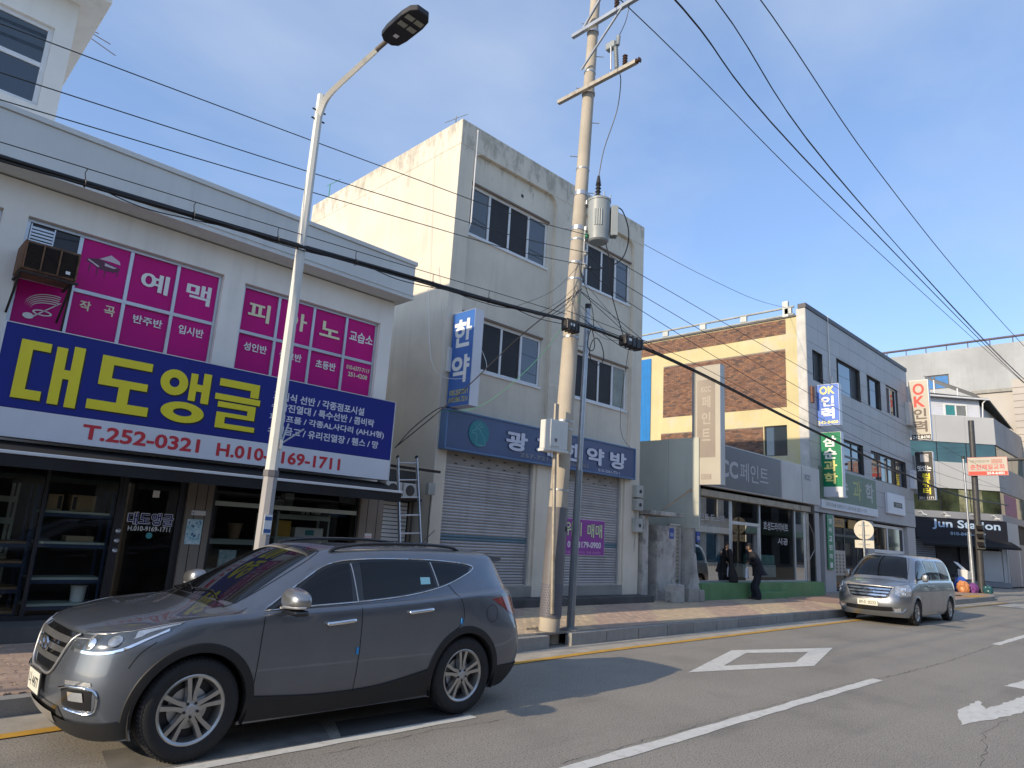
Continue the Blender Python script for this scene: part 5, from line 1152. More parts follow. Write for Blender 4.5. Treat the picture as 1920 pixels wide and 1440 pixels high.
# ================================================================== STREET FURNITURE
M('lamp_white', (.62, .62, .58), .45, var=.05, scale=2, streak=.15, scol=(.4, .4, .38)); M('lamp_black', (.022, .021, .022), .5, var=.1); M('wrap_grey', (.15, .145, .155), .45, var=.08, scale=3, streak=.25, scol=(.09, .09, .09))
M('pole_concrete', (.45, .40, .325), .85, var=.1, scale=1.5, bump=.15, bscale=60, streak=.35, scol=(.3, .25, .18)); M('galv', (.46, .48, .50), .38, metal=.75, var=.1, scale=6); M('galv_old', (.42, .38, .31), .5, metal=.4, var=.15, scale=6, blotch=.3, blcol=(.3, .18, .1), blscale=6)
M('wire_black', (.012, .012, .013), .5, var=0); M('xf_grey', (.29, .32, .325), .45, var=.05, streak=.15); M('porcelain', (.07, .035, .02), .25, var=.1); M('porcelain_grey', (.5, .51, .5), .25, var=.05)
def octo(m, a, b, r0, r1): return m.tube([a, b], [r0, r1], 8)
LX, LY = 3.98, 8.35
sl = thing('street_lamp', (LX, LY, .16), 'white octagonal street lamp post with a black LED head over the road', 'street lamp')
m = MB(); octo(m, (LX, LY, .16), (LX, LY, 2.33), .095, .088); m.build('lower_post', M('lamp_lower', (.36, .35, .35), .5, var=.06, streak=.3, scol=(.2, .2, .2)), sl)
m = MB(); octo(m, (LX, LY, 2.331), (LX, LY, 2.41), .10, .10); m.build('collar', 'wrap_grey', sl)
m = MB(); octo(m, (LX, LY, 2.411), (LX, LY, 7.75), .083, .056); m.build('post', 'lamp_white', sl)
arm = smooth_path([(LX, 8.34, 7.42), (LX, 8.22, 7.60), (LX, 8.0, 7.68), (LX, 7.5, 7.73), (LX, 6.95, 7.78)], 5)
m = MB(); m.tube(arm, [.055 - .018 * i / (len(arm) - 1) for i in range(len(arm))], 4); m.build('arm', 'lamp_white', sl)
m = MB()
for z in (7.36, 7.5):
    for s in (-1, 1): m.cyl((LX + s * .05, LY, z), (LX + s * .10, LY, z), .012, n=6)
m.build('bolt', 'lamp_black', sl)['kind'] = 'stuff'
m = MB(); m.cyl((LX, 6.98, 7.782), (LX, 6.66, 7.80), .03, n=10); m.build('spigot', M('lamp_bronze', (.18, .15, .13), .5), sl)
HL = PL((LX, 6.72, 7.80), (1, 0, 0), (0, -.995, .03), (0, .03, .995))
outl = [(-.06, 0), (-.13, .06), (-.155, .2), (-.16, .52), (-.14, .66), (-.08, .74), (.08, .74), (.14, .66), (.16, .52), (.155, .2), (.13, .06), (.06, 0)]
m = MB(); m.prism(HL, outl, -.05, .03); hd = m.build('lamp_head', 'lamp_black', sl, bevel=.012)
m = MB(); m.prism(HL, [(u * .8, .1 + v * .82) for u, v in outl], .031, .06); m.build('heat_sink', 'lamp_black', hd, bevel=.01)
for a in (-.12, .012):
    for b in (.38, .53): m = MB(); m.pbox(HL, a, a + .108, b, b + .075, -.056, -.0505); m.build('led_module', M('led_lens', (.42, .42, .32), .3), hd)
m = MB(); m.pbox(HL, -.03, .03, .16, .22, -.052, -.0505); m.build('rating_plate', 'print_white', hd)
m = MB(); m.box(LX - .05, LX + .05, LY - .096, LY - .090, 1.62, 1.86); st = m.build('sticker', 'print_white', sl)
for z in (1.64, 1.79): m = MB(); m.box(LX - .045, LX + .045, LY - .098, LY - .0965, z, z + .045); m.build('print', 'blue_print', st)
m = MB(); m.cyl((LX + .05, LY - .06, 2.75), (LX + .12, LY - .06, 3.02), .012, n=6); m.cyl((LX + .05, LY - .06, 2.75), (LX + .34, LY - .06, 2.98), .012, n=6); m.cyl((LX + .04, LY - .09, 2.68), (LX + .04, LY - .09, 2.8), .02, n=6); m.build('flag_holder', 'galv', sl)

# ---- concrete utility pole
up_ = thing('utility_pole', (9.45, 8.43, 0), 'tall concrete utility pole with a grey wrapped foot standing in the kerb gap', 'utility pole')
def ax(z): return Vector((9.45 + .0448 * z, 8.43, z))
def rad(z): return .185 - .0058 * z
zs = [i * .75 for i in range(21)]
m = MB(); m.tube([ax(z) for z in zs], [rad(z) for z in zs], 20); m.build('shaft', 'pole_concrete', up_, smooth=40)
m = MB(); m.tube([ax(z) for z in (.42, 1, 1.6, 2.32)], [rad(z) + .012 for z in (.42, 1, 1.6, 2.32)], 20); m.build('wrap', 'wrap_grey', up_, smooth=40)
m = MB(); rr = random.Random(5)
for i in range(26):
    for j in range(13):
        an = 2 * math.pi * (i + .5 * (j % 2)) / 26; z = .46 + j * .043; r_ = rad(z) + .0125; c = ax(z) + Vector((math.cos(an), math.sin(an), 0)) * r_; t = Vector((-math.sin(an), math.cos(an), 0))
        n_ = Vector((math.cos(an), math.sin(an), 0)) * .004; w_ = .013
        m.add([c - t * w_ - Vector((0, 0, w_)), c + t * w_ - Vector((0, 0, w_)), c + t * w_ + Vector((0, 0, w_)), c - t * w_ + Vector((0, 0, w_)), c + n_], [(0, 1, 4), (1, 2, 4), (2, 3, 4), (3, 0, 4)])
m.build('anti_sticker_studs', M('stud_blue', (.10, .105, .16), .6, var=.1), up_)['kind'] = 'stuff'
def band(z, h=.03, mat='galv', k=.008):
    m = MB(); m.tube([ax(z), ax(z + h)], [rad(z) + k] * 2, 20); return m.build('band', mat, up_, smooth=40)
for z in (2.62, 3.3, 3.75, 3.9, 5.55, 6.75, 7.1, 7.6, 9.2): band(z)
for k in range(11):
    z = 4.6 + k * .82; s = 1 if k % 2 else -1; c = ax(z); dr = Vector((.72, -.69, 0)) * s
    m = MB(); m.cyl(c + dr * rad(z) * .9, c + dr * (rad(z) + .15), .009, n=6); m.cyl(c + dr * (rad(z) + .145), c + dr * (rad(z) + .145) + Vector((0, 0, .025)), .009, n=6); m.build('step_bolt', 'galv', up_)
def crossarm(z, x, y0, y1, mat, w=.085):
    m = MB(); m.bar((x, y0, z), (x, y1, z), w); return m.build('crossarm', mat, up_, bevel=.005)
crossarm(11.0, 9.72, 9.08, 7.05, 'galv_old'); crossarm(12.55, 9.79, 8.82, 5.2, 'galv')
m = MB(); m.bar((9.76, 8.5, 11.55), (9.76, 7.45, 12.52), .035, .035); m.build('brace', 'galv', up_); m = MB(); m.bar((9.84, 8.6, 12.62), (9.84, 7.7, 13.6), .04, .04); m.build('brace', 'galv', up_)
band(11.0, .06, 'galv_old', .02); band(11.52, .05); band(12.55, .06, 'galv', .02)
def insulator(p, h, r_, mat, parent, sheds=4, name='insulator', d=(0, 0, 1)):
    pr = [(0, 0)]
    for i in range(sheds): a = h * (i + .1) / sheds; b = h * (i + .55) / sheds; e = h * (i + .95) / sheds; pr += [(r_ * .55, a), (r_, b), (r_ * .55, e)]
    m = MB(); m.lathe(pr + [(0, h)], p, d, 12); return m.build(name, mat, parent, smooth=40)
for y in (7.62, 6.75, 6.1, 5.42): insulator((9.79, y, 12.6), .3, .06, 'porcelain', up_)
insulator((9.72, 7.32, 11.05), .24, .055, 'porcelain', up_); insulator((9.72, 7.06, 11.0), .12, .06, 'porcelain', up_, 2, d=(0, -1, 0))
fc = thing('fuse_cutout', (9.72, 7.55, 11.05), 'grey fuse cutout switch standing on the lower crossarm of the pole', 'switch')
insulator((9.72, 7.52, 11.06), .55, .05, 'xf_grey', fc, 9, 'insulator_body', (0, .08, 1)); m = MB(); m.cyl((9.66, 7.62, 11.06), (9.66, 7.64, 11.62), .018, n=8); m.build('fuse_tube', 'galv', fc); m = MB(); m.box(9.64, 9.78, 7.55, 7.78, 11.58, 11.74); m.build('head', 'xf_grey', fc, bevel=.03)
m = MB(); m.cyl((9.72, 7.52, 11.62), (9.72, 7.50, 11.82), .045, n=10); m.build('cap', 'xf_grey', fc)
tf = thing('transformer', (10.02, 8.1, 7.55), 'grey cylindrical transformer with cooling fins hung on the concrete pole', 'transformer')
TX, TY = 10.03, 8.10
m = MB(); m.lathe([(0, 0), (.18, 0), (.21, .03), (.215, .2), (.225, .25), (.225, .86), (.236, .865), (.236, .905), (.18, .945), (0, .96)], (TX, TY, 7.58), (0, 0, 1), 28); m.build('tank', 'xf_grey', tf, smooth=35)
rtv = Vector((.717, -.697, 0)); fv = Vector((-.697, -.717, 0))
for k in range(5):
    c = Vector((TX, TY, 0)) + rtv * .235 + fv * (.1 - .045 * k); m = MB(); m.hexa([c + fv * .006 + Vector((0, 0, 7.72)), c - fv * .006 + Vector((0, 0, 7.72)), c + rtv * .14 - fv * .006 + Vector((0, 0, 7.72)), c + rtv * .14 + fv * .006 + Vector((0, 0, 7.72)), c + fv * .006 + Vector((0, 0, 8.36)), c - fv * .006 + Vector((0, 0, 8.36)), c + rtv * .14 - fv * .006 + Vector((0, 0, 8.36)), c + rtv * .14 + fv * .006 + Vector((0, 0, 8.36))]); m.build('fin', 'xf_grey', tf, bevel=.006)
for k in range(4):
    an = -.45 + .19 * k; dv = (fv * math.cos(an) + rtv * math.sin(an)); c = Vector((TX, TY, 0)) + dv * .222
    m = MB(); m.bar(c + Vector((0, 0, 7.86)), c + Vector((0, 0, 8.22)), .035, .035); m.build('rib', 'xf_grey', tf, bevel=.012)
insulator((TX - .05, TY, 8.55), .3, .06, 'lamp_black', tf, 4, 'bushing'); m = MB(); m.cyl((TX - .05, TY, 8.85), (TX - .05, TY, 9.02), .05, .025, n=10); m.build('bushing_cap', 'lamp_black', tf)
for an in (.3, 1.2, -.6): dv = fv * math.cos(an) + rtv * math.sin(an); c = Vector((TX, TY, 8.47)) + dv * .225; m = MB(); m.bar(c, c + Vector((0, 0, .12)), .02); m.build('lug', 'galv', tf)
for z in (7.85, 8.42): m = MB(); m.bar(ax(z) + rtv * .1, Vector((TX, TY, z)) - rtv * .2, .16, .09); m.build('hanger', 'galv', tf, bevel=.006)
for z in (7.82, 8.60): band(z, .09, 'galv', .012)
# clevis rack with spool insulators for the low wires
LVZ = (7.68, 7.30, 7.03)
for z, mt in zip(LVZ, ('rod_green', 'porcelain_grey', 'porcelain_grey')):
    c = ax(z) + Vector((.02, -rad(z) - .07, 0)); insulator(c - Vector((0, 0, .05)), .1, .045, mt, up_, 2)
m = MB(); c = ax(7.3) + Vector((.02, -rad(7.3) - .02, 0)); m.bar(c - Vector((.0, 0, .45)), c + Vector((.02, 0, .5)), .04, .03); m.build('rack', 'galv', up_)
cb = thing('meter_cabinet', (9.1, 8.2, 3.28), 'pale grey steel cabinet strapped to the side of the concrete pole', 'cabinet')
m = MB(); m.box(8.90, 9.36, 8.10, 8.36, 3.32, 3.84); m.build('case', M('cab_grey', (.62, .63, .60), .5, var=.04, streak=.15), cb, bevel=.012); m = MB(); m.box(8.885, 9.14, 8.085, 8.099, 3.36, 3.82); m.build('door', 'cab_grey', cb, bevel=.004)
m = MB(); m.box(8.885, 9.375, 8.085, 8.375, 3.275, 3.318); m.build('plinth', 'cab_grey', cb); m = MB(); m.prism(front(8.084), [(8.99, 3.5), (9.06, 3.5), (9.06, 3.46), (9.025, 3.43), (8.99, 3.46)], 0, .004); m.build('badge', 'wrap_grey', cb)
m = MB(); m.box(9.2, 9.29, 8.28, 8.32, 3.83, 4.18); m.build('backplate', 'pole_concrete', cb)
m = MB(); m.cyl((9.2, 8.25, 3.28), (9.34, 8.27, .5), .035, n=8); tag(m.build('cable_guard', 'galv_old', smooth=40), 'beige cable duct running down the side of the concrete pole', 'pipe')
m = MB(); m.lathe([(0, .012), (.05, .012), (.055, 0)], ax(1.95) + rtv * (rad(1.95) + .0) + fv * .06, rtv, 16); m.build('round_badge', 'wrap_grey', up_)

# ---- thin galvanised pole
tp = thing('steel_pole', (9.97, 8.38, .2), 'slim galvanised steel pole next to the concrete utility pole', 'pole')
m = MB(); octo(m, (9.97, 8.38, .2), (10.05, 8.38, 3.05), .072, .068); m.build('lower_tube', M('pole_slate', (.26, .29, .32), .4, metal=.6, var=.08), tp)
m = MB(); m.cyl((10.05, 8.38, 3.05), (10.13, 8.38, 6.28), .055, n=14); m.build('upper_tube', 'galv', tp, smooth=40)
m = MB(); m.cyl((10.129, 8.38, 6.27), (10.132, 8.38, 6.37), .058, n=14); m.build('cap', 'lamp_black', tp, smooth=40)
m = MB(); m.box(10.16, 10.62, 8.33, 8.36, 5.88, 5.97); m.build('bracket', 'galv', tp)
m = MB(); m.tube([(9.97, 8.38, .2), (9.97, 8.38, .23)], .13, 12); m.build('base_plate', 'galv', tp)

# ---- overhead wires and cables
def wire(name, pts, r_, label, cat='wire', group='overhead wires', mat='wire_black', n=5, k=8):
    m = MB(); m.tube(smooth_path(pts, k), r_, n, caps=False); return tag(m.build(name, mat, smooth=60), label, cat, group)
P7 = [ax(z) + Vector((.02, -rad(z) - .115, 0)) for z in LVZ]
lab = ('highest', 'middle', 'lowest')
def para(p, s_, c_, xs): return [(x, 8.4, p.z - s_ * abs(p.x - x) + c_ * (p.x - x) ** 2) for x in xs]
XL = [-26 + 2.0 * i for i in range(18)]; XR = [11 + 2.5 * i for i in range(16)]
L_ = [para(P7[i], s_, c_, XL) for i, (s_, c_) in enumerate(((.115, .0011), (.132, .0011), (.135, .0011)))]
R_ = [para(P7[i], s_, c_, XR) for i, (s_, c_) in enumerate(((.043, .0004), (.08, .0012), (.125, .0026)))]
for i in range(3):
    wire('overhead_wire', L_[i] + [P7[i]], .007, f'{lab[i]} of the three thin wires reaching the concrete pole over the white building')
    wire('overhead_wire', [P7[i]] + R_[i], .0075, f'{lab[i]} of the three thin wires leaving the concrete pole towards the grey building')
hv = [((9.79, 7.62, 12.88), (20.1, 7.6, 12.58), (41, 7.6, 12.75), (62, 7.7, 13.3), 'high wire nearest the buildings, running off the upper crossarm'),
      ((9.79, 6.75, 12.88), (16.6, 6.72, 12.1), (43, 6.72, 11.7), (62, 6.8, 12.4), 'second high wire from the buildings'), ((9.79, 6.72, 12.80), (16.6, 6.66, 11.98), (43, 6.60, 11.5), (62, 6.6, 12.0), 'high wire running close beside the second one'),
      ((9.79, 6.1, 12.88), (16.8, 6.05, 11.55), (37, 6.05, 10.85), (62, 6.1, 11.6), 'third high wire from the buildings'), ((9.79, 6.06, 12.80), (16.8, 5.98, 11.40), (37, 5.95, 10.75), (62, 5.9, 11.2), 'high wire running close beside the third one'),
      ((9.79, 5.42, 12.88), (18.2, 5.4, 11.95), (31, 5.4, 11.6), (62, 5.5, 12.3), 'high wire farthest out over the road')]
for a, b, c, d, lb in hv: wire('overhead_wire', [(-20, a[1], 13.4), (-5, a[1], 12.3), a, b, c, d], .012, lb)
wire('overhead_wire', [(16.6, 11.7, 10.9), (20, 11.65, 10.95), (24, 11.65, 11.2), (28.75, 12.4, 12.3)], .008, 'thin wire from the cream roof corner to the brick gable')
# thick telephone bundle
bp = [(x, 8.3, 5.8 - .075 * (9.3 - x) + .001 * (9.3 - x) ** 2) for x in [-22 + 2.5 * i for i in range(12)] + [7.6]] + [(9.3, 8.2, 5.8)]
bd = thing('cable_bundle', (4, 8.3, 5.4), 'thick black bundle of telephone cables sagging across the white building', 'cable')
for k, (dx, dz, r_) in enumerate(((0, 0, .02), (.022, -.022, .015), (-.016, -.028, .013), (.012, .024, .010))): m = MB(); m.tube(smooth_path([(x, y + dx, z + dz + .012 * math.sin(x * 1.3 + k * 2)) for x, y, z in bp], 10), r_, 7, caps=False); m.build('cable', 'wire_black', bd, smooth=60)
m = MB(); m.tube(smooth_path([(x, y, z + (.16 if 0 < x < 8 else .1)) for x, y, z in bp], 10), .006, 5, caps=False); m.build('messenger_wire', 'wire_black', bd)
for x in (1.4, 2.55, 3.62, 4.8, 6.2, 7.4):
    z = lerp_tab(x, [(p[0], p[2]) for p in bp]); m = MB(); m.lathe([(.045, -.006), (.052, 0), (.045, .006)], (x, 8.3, z - .01), (1, 0, .1), 12); m.tube([(x, 8.3, z + .04), (x - .02, 8.28, z + .1), (x, 8.3, z + .16)], .005, 5); m.build('tie', 'wire_black', bd)
bq = [(9.3, 8.2, 5.80), (11.0, 8.2, 5.84), (14.16, 8.3, 5.82), (20.2, 8.35, 5.47), (30, 8.4, 5.0), (38, 8.4, 4.82), (50, 8.6, 5.2)]
b2 = thing('cable_bundle', (14, 8.3, 5.8), 'black cable bundle running right from the pole past the paint shop sign', 'cable')
for k, (dx, dz, r_) in enumerate(((0, 0, .021), (.016, -.022, .014), (-.015, .022, .009))): m = MB(); m.tube(smooth_path([(x, y + dx, z + dz + .01 * math.sin(x * 1.1 + k)) for x, y, z in bq], 10), r_, 7, caps=False); m.build('cable', 'wire_black', b2, smooth=60)
m = MB(); m.tube(smooth_path([(x, y, z + .17) for x, y, z in bq], 10), .006, 5, caps=False); m.build('messenger_wire', 'wire_black', b2)
def closure(x0, x1, y, z, h, label):
    t = thing('splice_box', ((x0 + x1) / 2, y, z - h), label, 'junction box')
    m = MB(); m.box(x0, x1, y - h * .5, y + h * .5, z - h * .6, z + h * .5); m.build('case', 'lamp_black', t, bevel=.02)
    for k in range(4): xx = x0 + (x1 - x0) * (k + .5) / 4; m = MB(); m.box(xx - .012, xx + .012, y - h * .56, y + h * .56, z - h * .66, z + h * .56); m.build('clip', 'wire_black', t)
    m = MB(); m.box(x0 + .08, x0 + .2, y - h * .5 - .004, y - h * .5 - .001, z - .02, z + .03); m.build('label_plate', 'print_white', t)
closure(9.2, 9.56, 8.16, 5.68, .17, 'black splice box on the cables just left of the concrete pole'); closure(11.05, 11.68, 8.2, 5.85, .19, 'larger black splice box on the cables right of the slim pole')
for k, (c, rx, rz, lb) in enumerate((((10.32, 8.27, 5.42), .22, .27, 'loop of spare black cable hanging beside the slim pole'), ((10.1, 8.24, 5.6), .10, .22, 'narrow loop of black cable behind the slim pole'))):
    wire('cable_coil', [(c[0] + rx * math.cos(a), c[1] + .02 * math.sin(2 * a), c[2] + rz * math.sin(a)) for a in [math.pi * 2 * i / 14 for i in range(15)]], .010, lb, 'cable', None)
wire('drop_cable', [ax(6.55) - Vector((0, .2, 0)), (9.0, 9.0, 5.6), (8.2, 9.9, 4.3), (7.45, 10.7, 3.25)], .011, 'black cable dropping from the pole to the alley corner', 'cable', None)
wire('drop_cable', [ax(6.4) - Vector((0, .2, 0)), (9.3, 8.8, 5.2), (8.7, 9.7, 4.2), (8.6, 10.9, 4.15)], .006, 'thin green wire dropping from the pole to the blue corner sign', 'cable', None, 'rod_green')
wire('drop_cable', [(9.35, 11.5, 4.42), (8.6, 11.0, 4.2), (7.9, 10.8, 3.7), (7.5, 10.7, 3.3)], .012, 'black cable from the blue sign bracket to the alley corner', 'cable', None)
wire('drop_cable', [(TX - .05, TY, 9.0), (10.0, 8.0, 9.6), (10.06, 7.75, 10.4), (9.9, 7.55, 10.9), (9.74, 7.5, 11.06)], .010, 'curved lead from the transformer bushing up to the fuse cutout', 'cable', None)
wire('drop_cable', [(9.72, 7.5, 11.8), (9.85, 7.4, 12.3), (9.8, 7.3, 12.9), (9.79, 7.6, 13.2)], .008, 'thin lead from the fuse cutout up to the high wire', 'cable', None)
wire('drop_cable', [(10.3, 7.95, 8.42), (10.55, 7.9, 8.40), (10.85, 7.95, 8.0), (10.75, 8.05, 7.45), (10.2, 8.2, 7.1), (9.85, 8.25, 7.02)], .013, 'black lead looping from the transformer fins down to the rack', 'cable', None)
wire('drop_cable', [(10.15, 8.0, 7.6), (10.3, 8.0, 7.2), (10.5, 8.1, 6.7), (11.2, 8.3, 6.0)], .010, 'black lead from the transformer base to the cable bundle', 'cable', None)
wire('drop_cable', [(8.0, 10.55, 7.0), (8.5, 11.0, 6.4), (9.0, 11.5, 5.6), (9.1, 11.58, 4.4), (9.15, 11.6, 2.2)], .005, 'pale thin wire from the eave corner down the cream wall', 'cable', None, 'pvc')
wire('drop_cable', [(9.05, 12.6, 10.9), (9.06, 12.4, 8.5), (9.05, 12.2, 6.8), (8.9, 11.5, 5.1), (9.6, 10.7, 5.2), (9.5, 11.2, 6.2)], .006, 'pale slack wire drooping in front of the cream side wall', 'cable', None, 'pvc')
wire('drop_cable', [(11.3, 8.2, 5.8), (13.5, 10.0, 5.1), (15.2, 11.2, 4.6), (16.3, 11.5, 4.25)], .006, 'thin wire from the splice box to the right end of the blue fascia', 'cable', None)
m = MB(); m.box(8.92, 9.1, 11.46, 11.58, 2.5, 2.75); tag(m.build('wall_box', 'meter_grey', bevel=.01), 'small grey junction box on the edge of the cream wall by the alley', 'box')
wire('drop_cable', [(9.02, 11.5, 2.5), (8.98, 11.45, 1.9), (9.02, 11.48, 1.2), (9.05, 11.5, .5)], .01, 'black cable hanging below the junction box by the alley', 'cable', None)

rr = random.Random(11)
bz = [(p[0], p[2]) for p in bp + bq[1:]]
for k in range(12):
    z = rr.uniform(5.9, 7.3); an = rr.uniform(-2.6, -.4); a = ax(z) + Vector((math.cos(an), math.sin(an), 0)) * (rad(z) - .01); x = rr.choice((8.0, 8.6, 8.9, 10.2, 10.7, 11.1, 11.9, 12.6)); b = Vector((x, 8.27, lerp_tab(x, bz) - .01)); mid = (a + b) / 2 + Vector((rr.uniform(-.1, .1), -rr.uniform(.05, .2), -rr.uniform(.05, .35)))
    wire('slack_cable', [a, mid, b], rr.choice((.004, .005, .007)), 'thin slack black cable tangled around the concrete pole', 'cable', 'slack cables around the pole')
for k in range(5):
    x0 = (1.5, 3.0, 5.0, 6.5, 8.0)[k]; p = [(x0 + d_, 8.28 + rr.uniform(-.02, .02), lerp_tab(x0 + d_, [(q[0], q[2]) for q in bp]) - .03 - (.07 if 0 < i_ < 3 else 0) * rr.uniform(.5, 1.3)) for i_, d_ in enumerate((0, .5, 1.1, 1.6))]
    wire('slack_cable', p, .007, 'thin slack cable hanging under the thick telephone bundle', 'cable', 'slack cables under the bundle')
# ---- round road sign seen from behind
rs = thing('road_sign', (26.55, 8.93, .2), 'back of a round road sign with a plate below it behind the van', 'road sign')
W26 = west(26.5); M('sign_back', (.55, .53, .46), .5, metal=.2, var=.05)
m = MB(); m.cyl((26.56, 8.93, .2), (26.56, 8.93, 3.0), .035, n=10); m.build('post', 'galv', rs, smooth=40)
m = MB(); m.disc(west(26.62), -8.93, 2.69, .335, -.004, .004, 32); m.build('disc', 'sign_back', rs)
m = MB(); m.pbox(west(26.62), -9.25, -8.61, 2.06, 2.33, -.004, .004); m.build('plate', 'sign_back', rs)
for z in (2.85, 2.52, 2.2): m = MB(); m.box(26.595, 26.612, 8.74, 9.12, z - .015, z + .015); m.build('clamp', 'galv', rs)
# ---- far corner: black mast with church sign and signal, silver pole
mp_ = thing('signal_mast', (45.3, 9.35, .2), 'thick black signal mast at the far street corner', 'signal mast')
m = MB(); m.cyl((45.3, 9.35, .2), (45.3, 9.2, 9.6), .17, .15, n=16); m.build('mast', M('mast_char', (.07, .07, .072), .5, metal=.3), mp_, smooth=40); m = MB(); m.cyl((45.3, 9.3, 7.3), (45.3, 1.5, 7.45), .09, .06, n=10); m.build('arm', 'mast_char', mp_)
sg_ = thing('traffic_signal', (45.1, 9.2, 2.5), 'black traffic signal housing seen side-on on the black mast', 'traffic light')
m = MB(); m.box(44.98, 45.12, 8.96, 9.38, 2.5, 3.8); m.build('housing', 'lamp_black', sg_, bevel=.02)
for k in range(3): z = 2.72 + k * .43; m = MB(); m.prism(front(8.95), [(44.95, z - .12), (44.95, z + .16), (44.6, z + .16), (44.75, z - .05)], -.3, -.0); m.build('visor', 'lamp_black', sg_)
cs = thing('church_sign', (45.0, 8.5, 6.45), 'cream and red church direction board on the black mast', 'sign'); WC = west(45.0)
m = MB(); m.pbox(WC, -9.47, -7.62, 6.47, 7.48, -.08, 0); m.build('board', 'sign_cream', cs)
m = MB(); m.pbox(WC, -9.44, -7.65, 6.50, 6.70, .001, .004); m.build('red_strip', 'print_coral', cs); m = MB()
for a, b, c, e in ((-9.47, -7.62, 7.465, 7.48), (-9.47, -7.62, 6.47, 6.485), (-9.47, -9.455, 6.485, 7.465), (-7.635, -7.62, 6.485, 7.465)): m.pbox(WC, a, b, c, e, .001, .003)
m.build('border', 'print_red', cs); text('춘천제일교회', WC, -9.35, -7.78, 6.80, 7.08, 'print_red', cs, d=.004, bold=.015); text('기독교대한감리회', WC, -9.36, -8.45, 7.18, 7.32, 'print_taupe', cs, d=.004); text('254-6401', WC, -8.6, -7.8, 6.53, 6.67, 'print_white', cs, d=.006, bold=.03)
m = MB(); m.pbox(WC, -8.35, -7.85, 7.12, 7.36, .001, .003); m.build('print', M('print_blush', (.55, .3, .25), .5, var=.3, scale=20), cs)
sp_ = thing('silver_pole', (45.3, 9.7, .2), 'thin silver pole in front of the black mast at the far corner', 'pole'); m = MB(); m.cyl((45.2, 9.7, .2), (45.2, 9.7, 3.4), .12, .10, n=10); m.build('lower_tube', 'galv', sp_, smooth=40); m = MB(); m.cyl((45.2, 9.7, 3.4), (45.2, 9.7, 7.45), .06, n=10); m.build('upper_tube', 'galv', sp_, smooth=40); m = MB(); m.cyl((45.2, 9.7, 7.44), (45.2, 9.7, 7.6), .08, n=10); m.build('cap', 'lamp_black', sp_)
# rubbish at the foot of the poles
def bag(c, r_, h, mat, label, seed):
    bm = bmesh.new(); bmesh.ops.create_icosphere(bm, subdivisions=4, radius=1.0); rr = random.Random(seed); ph = [rr.uniform(0, 6) for _ in range(6)]
    for v in bm.verts:
        k = 1 + .14 * math.sin(4 * v.co.x + ph[0]) * math.sin(5 * v.co.y + ph[1]) + .08 * math.sin(9 * v.co.z + ph[2] + 6 * v.co.x) + .06 * math.sin(15 * v.co.x + ph[3]) * math.sin(13 * v.co.y + ph[4] + 9 * v.co.z)
        top = max(0, v.co.z - .7); v.co = Vector((v.co.x * k * (1 - top * 1.5) + top * .3 * math.cos(ph[5]), v.co.y * k * (1 - top * 1.5), v.co.z * k * (.9 if v.co.z > 0 else 1))); v.co = Vector((c[0] + v.co.x * r_, c[1] + v.co.y * r_, c[2] + max(0, (v.co.z + .75) / 1.75) * h))
    me = bpy.data.meshes.new('rubbish_bag'); bm.to_mesh(me); bm.free(); o = obj('rubbish_bag', me, mat, None, smooth=25); return tag(o, label, 'bag', 'rubbish bags')
bag((44.1, 9.95, .2), .28, .62, M('bag_orange', (.62, .26, .10), .4, var=.1), 'orange rubbish bag nearest the van', 1); bag((44.6, 9.6, .2), .24, .52, M('bag_purple', (.20, .06, .25), .35, var=.1), 'purple rubbish bag by the silver pole', 2); bag((44.5, 10.1, .2), .30, .85, M('bag_blue', (.04, .10, .42), .35, var=.1), 'blue rubbish bag behind the orange one', 3); bag((45.0, 10.4, .2), .32, 1.0, M('bag_black', (.02, .02, .022), .3, var=.1), 'black rubbish bag at the back of the pile', 4); bag((45.1, 9.02, .2), .22, .45, M('bag_teal', (.02, .10, .12), .35, var=.1), 'dark green rubbish bag at the foot of the black mast', 5)
m = MB(); m.hexa([(44.7, 9.85, .85), (45.1, 9.75, .85), (45.2, 10.2, .85), (44.8, 10.3, .85), (44.65, 9.8, 1.35), (45.1, 9.7, 1.25), (45.2, 10.2, 1.3), (44.75, 10.3, 1.4)]); tag(m.build('foam_box', 'white_plastic', bevel=.04), 'white foam box lying on top of the rubbish bags', 'box')
m = MB(); m.hexa([(44.7, 10.0, 1.3), (45.15, 9.85, 1.25), (45.18, 9.9, 1.29), (44.75, 10.05, 1.34), (44.6, 10.4, 1.75), (45.05, 10.3, 1.7), (45.08, 10.33, 1.73), (44.65, 10.44, 1.78)]); tag(m.build('foam_board', 'white_plastic'), 'tilted white foam board sticking up from the rubbish', 'board')
for k in range(4): m = MB(); m.box(39.2 + k * .62, 39.8 + k * .62, 8.35, 8.95, .2, .208); m.build('tactile_tile', 'paint_yellow', pavement)

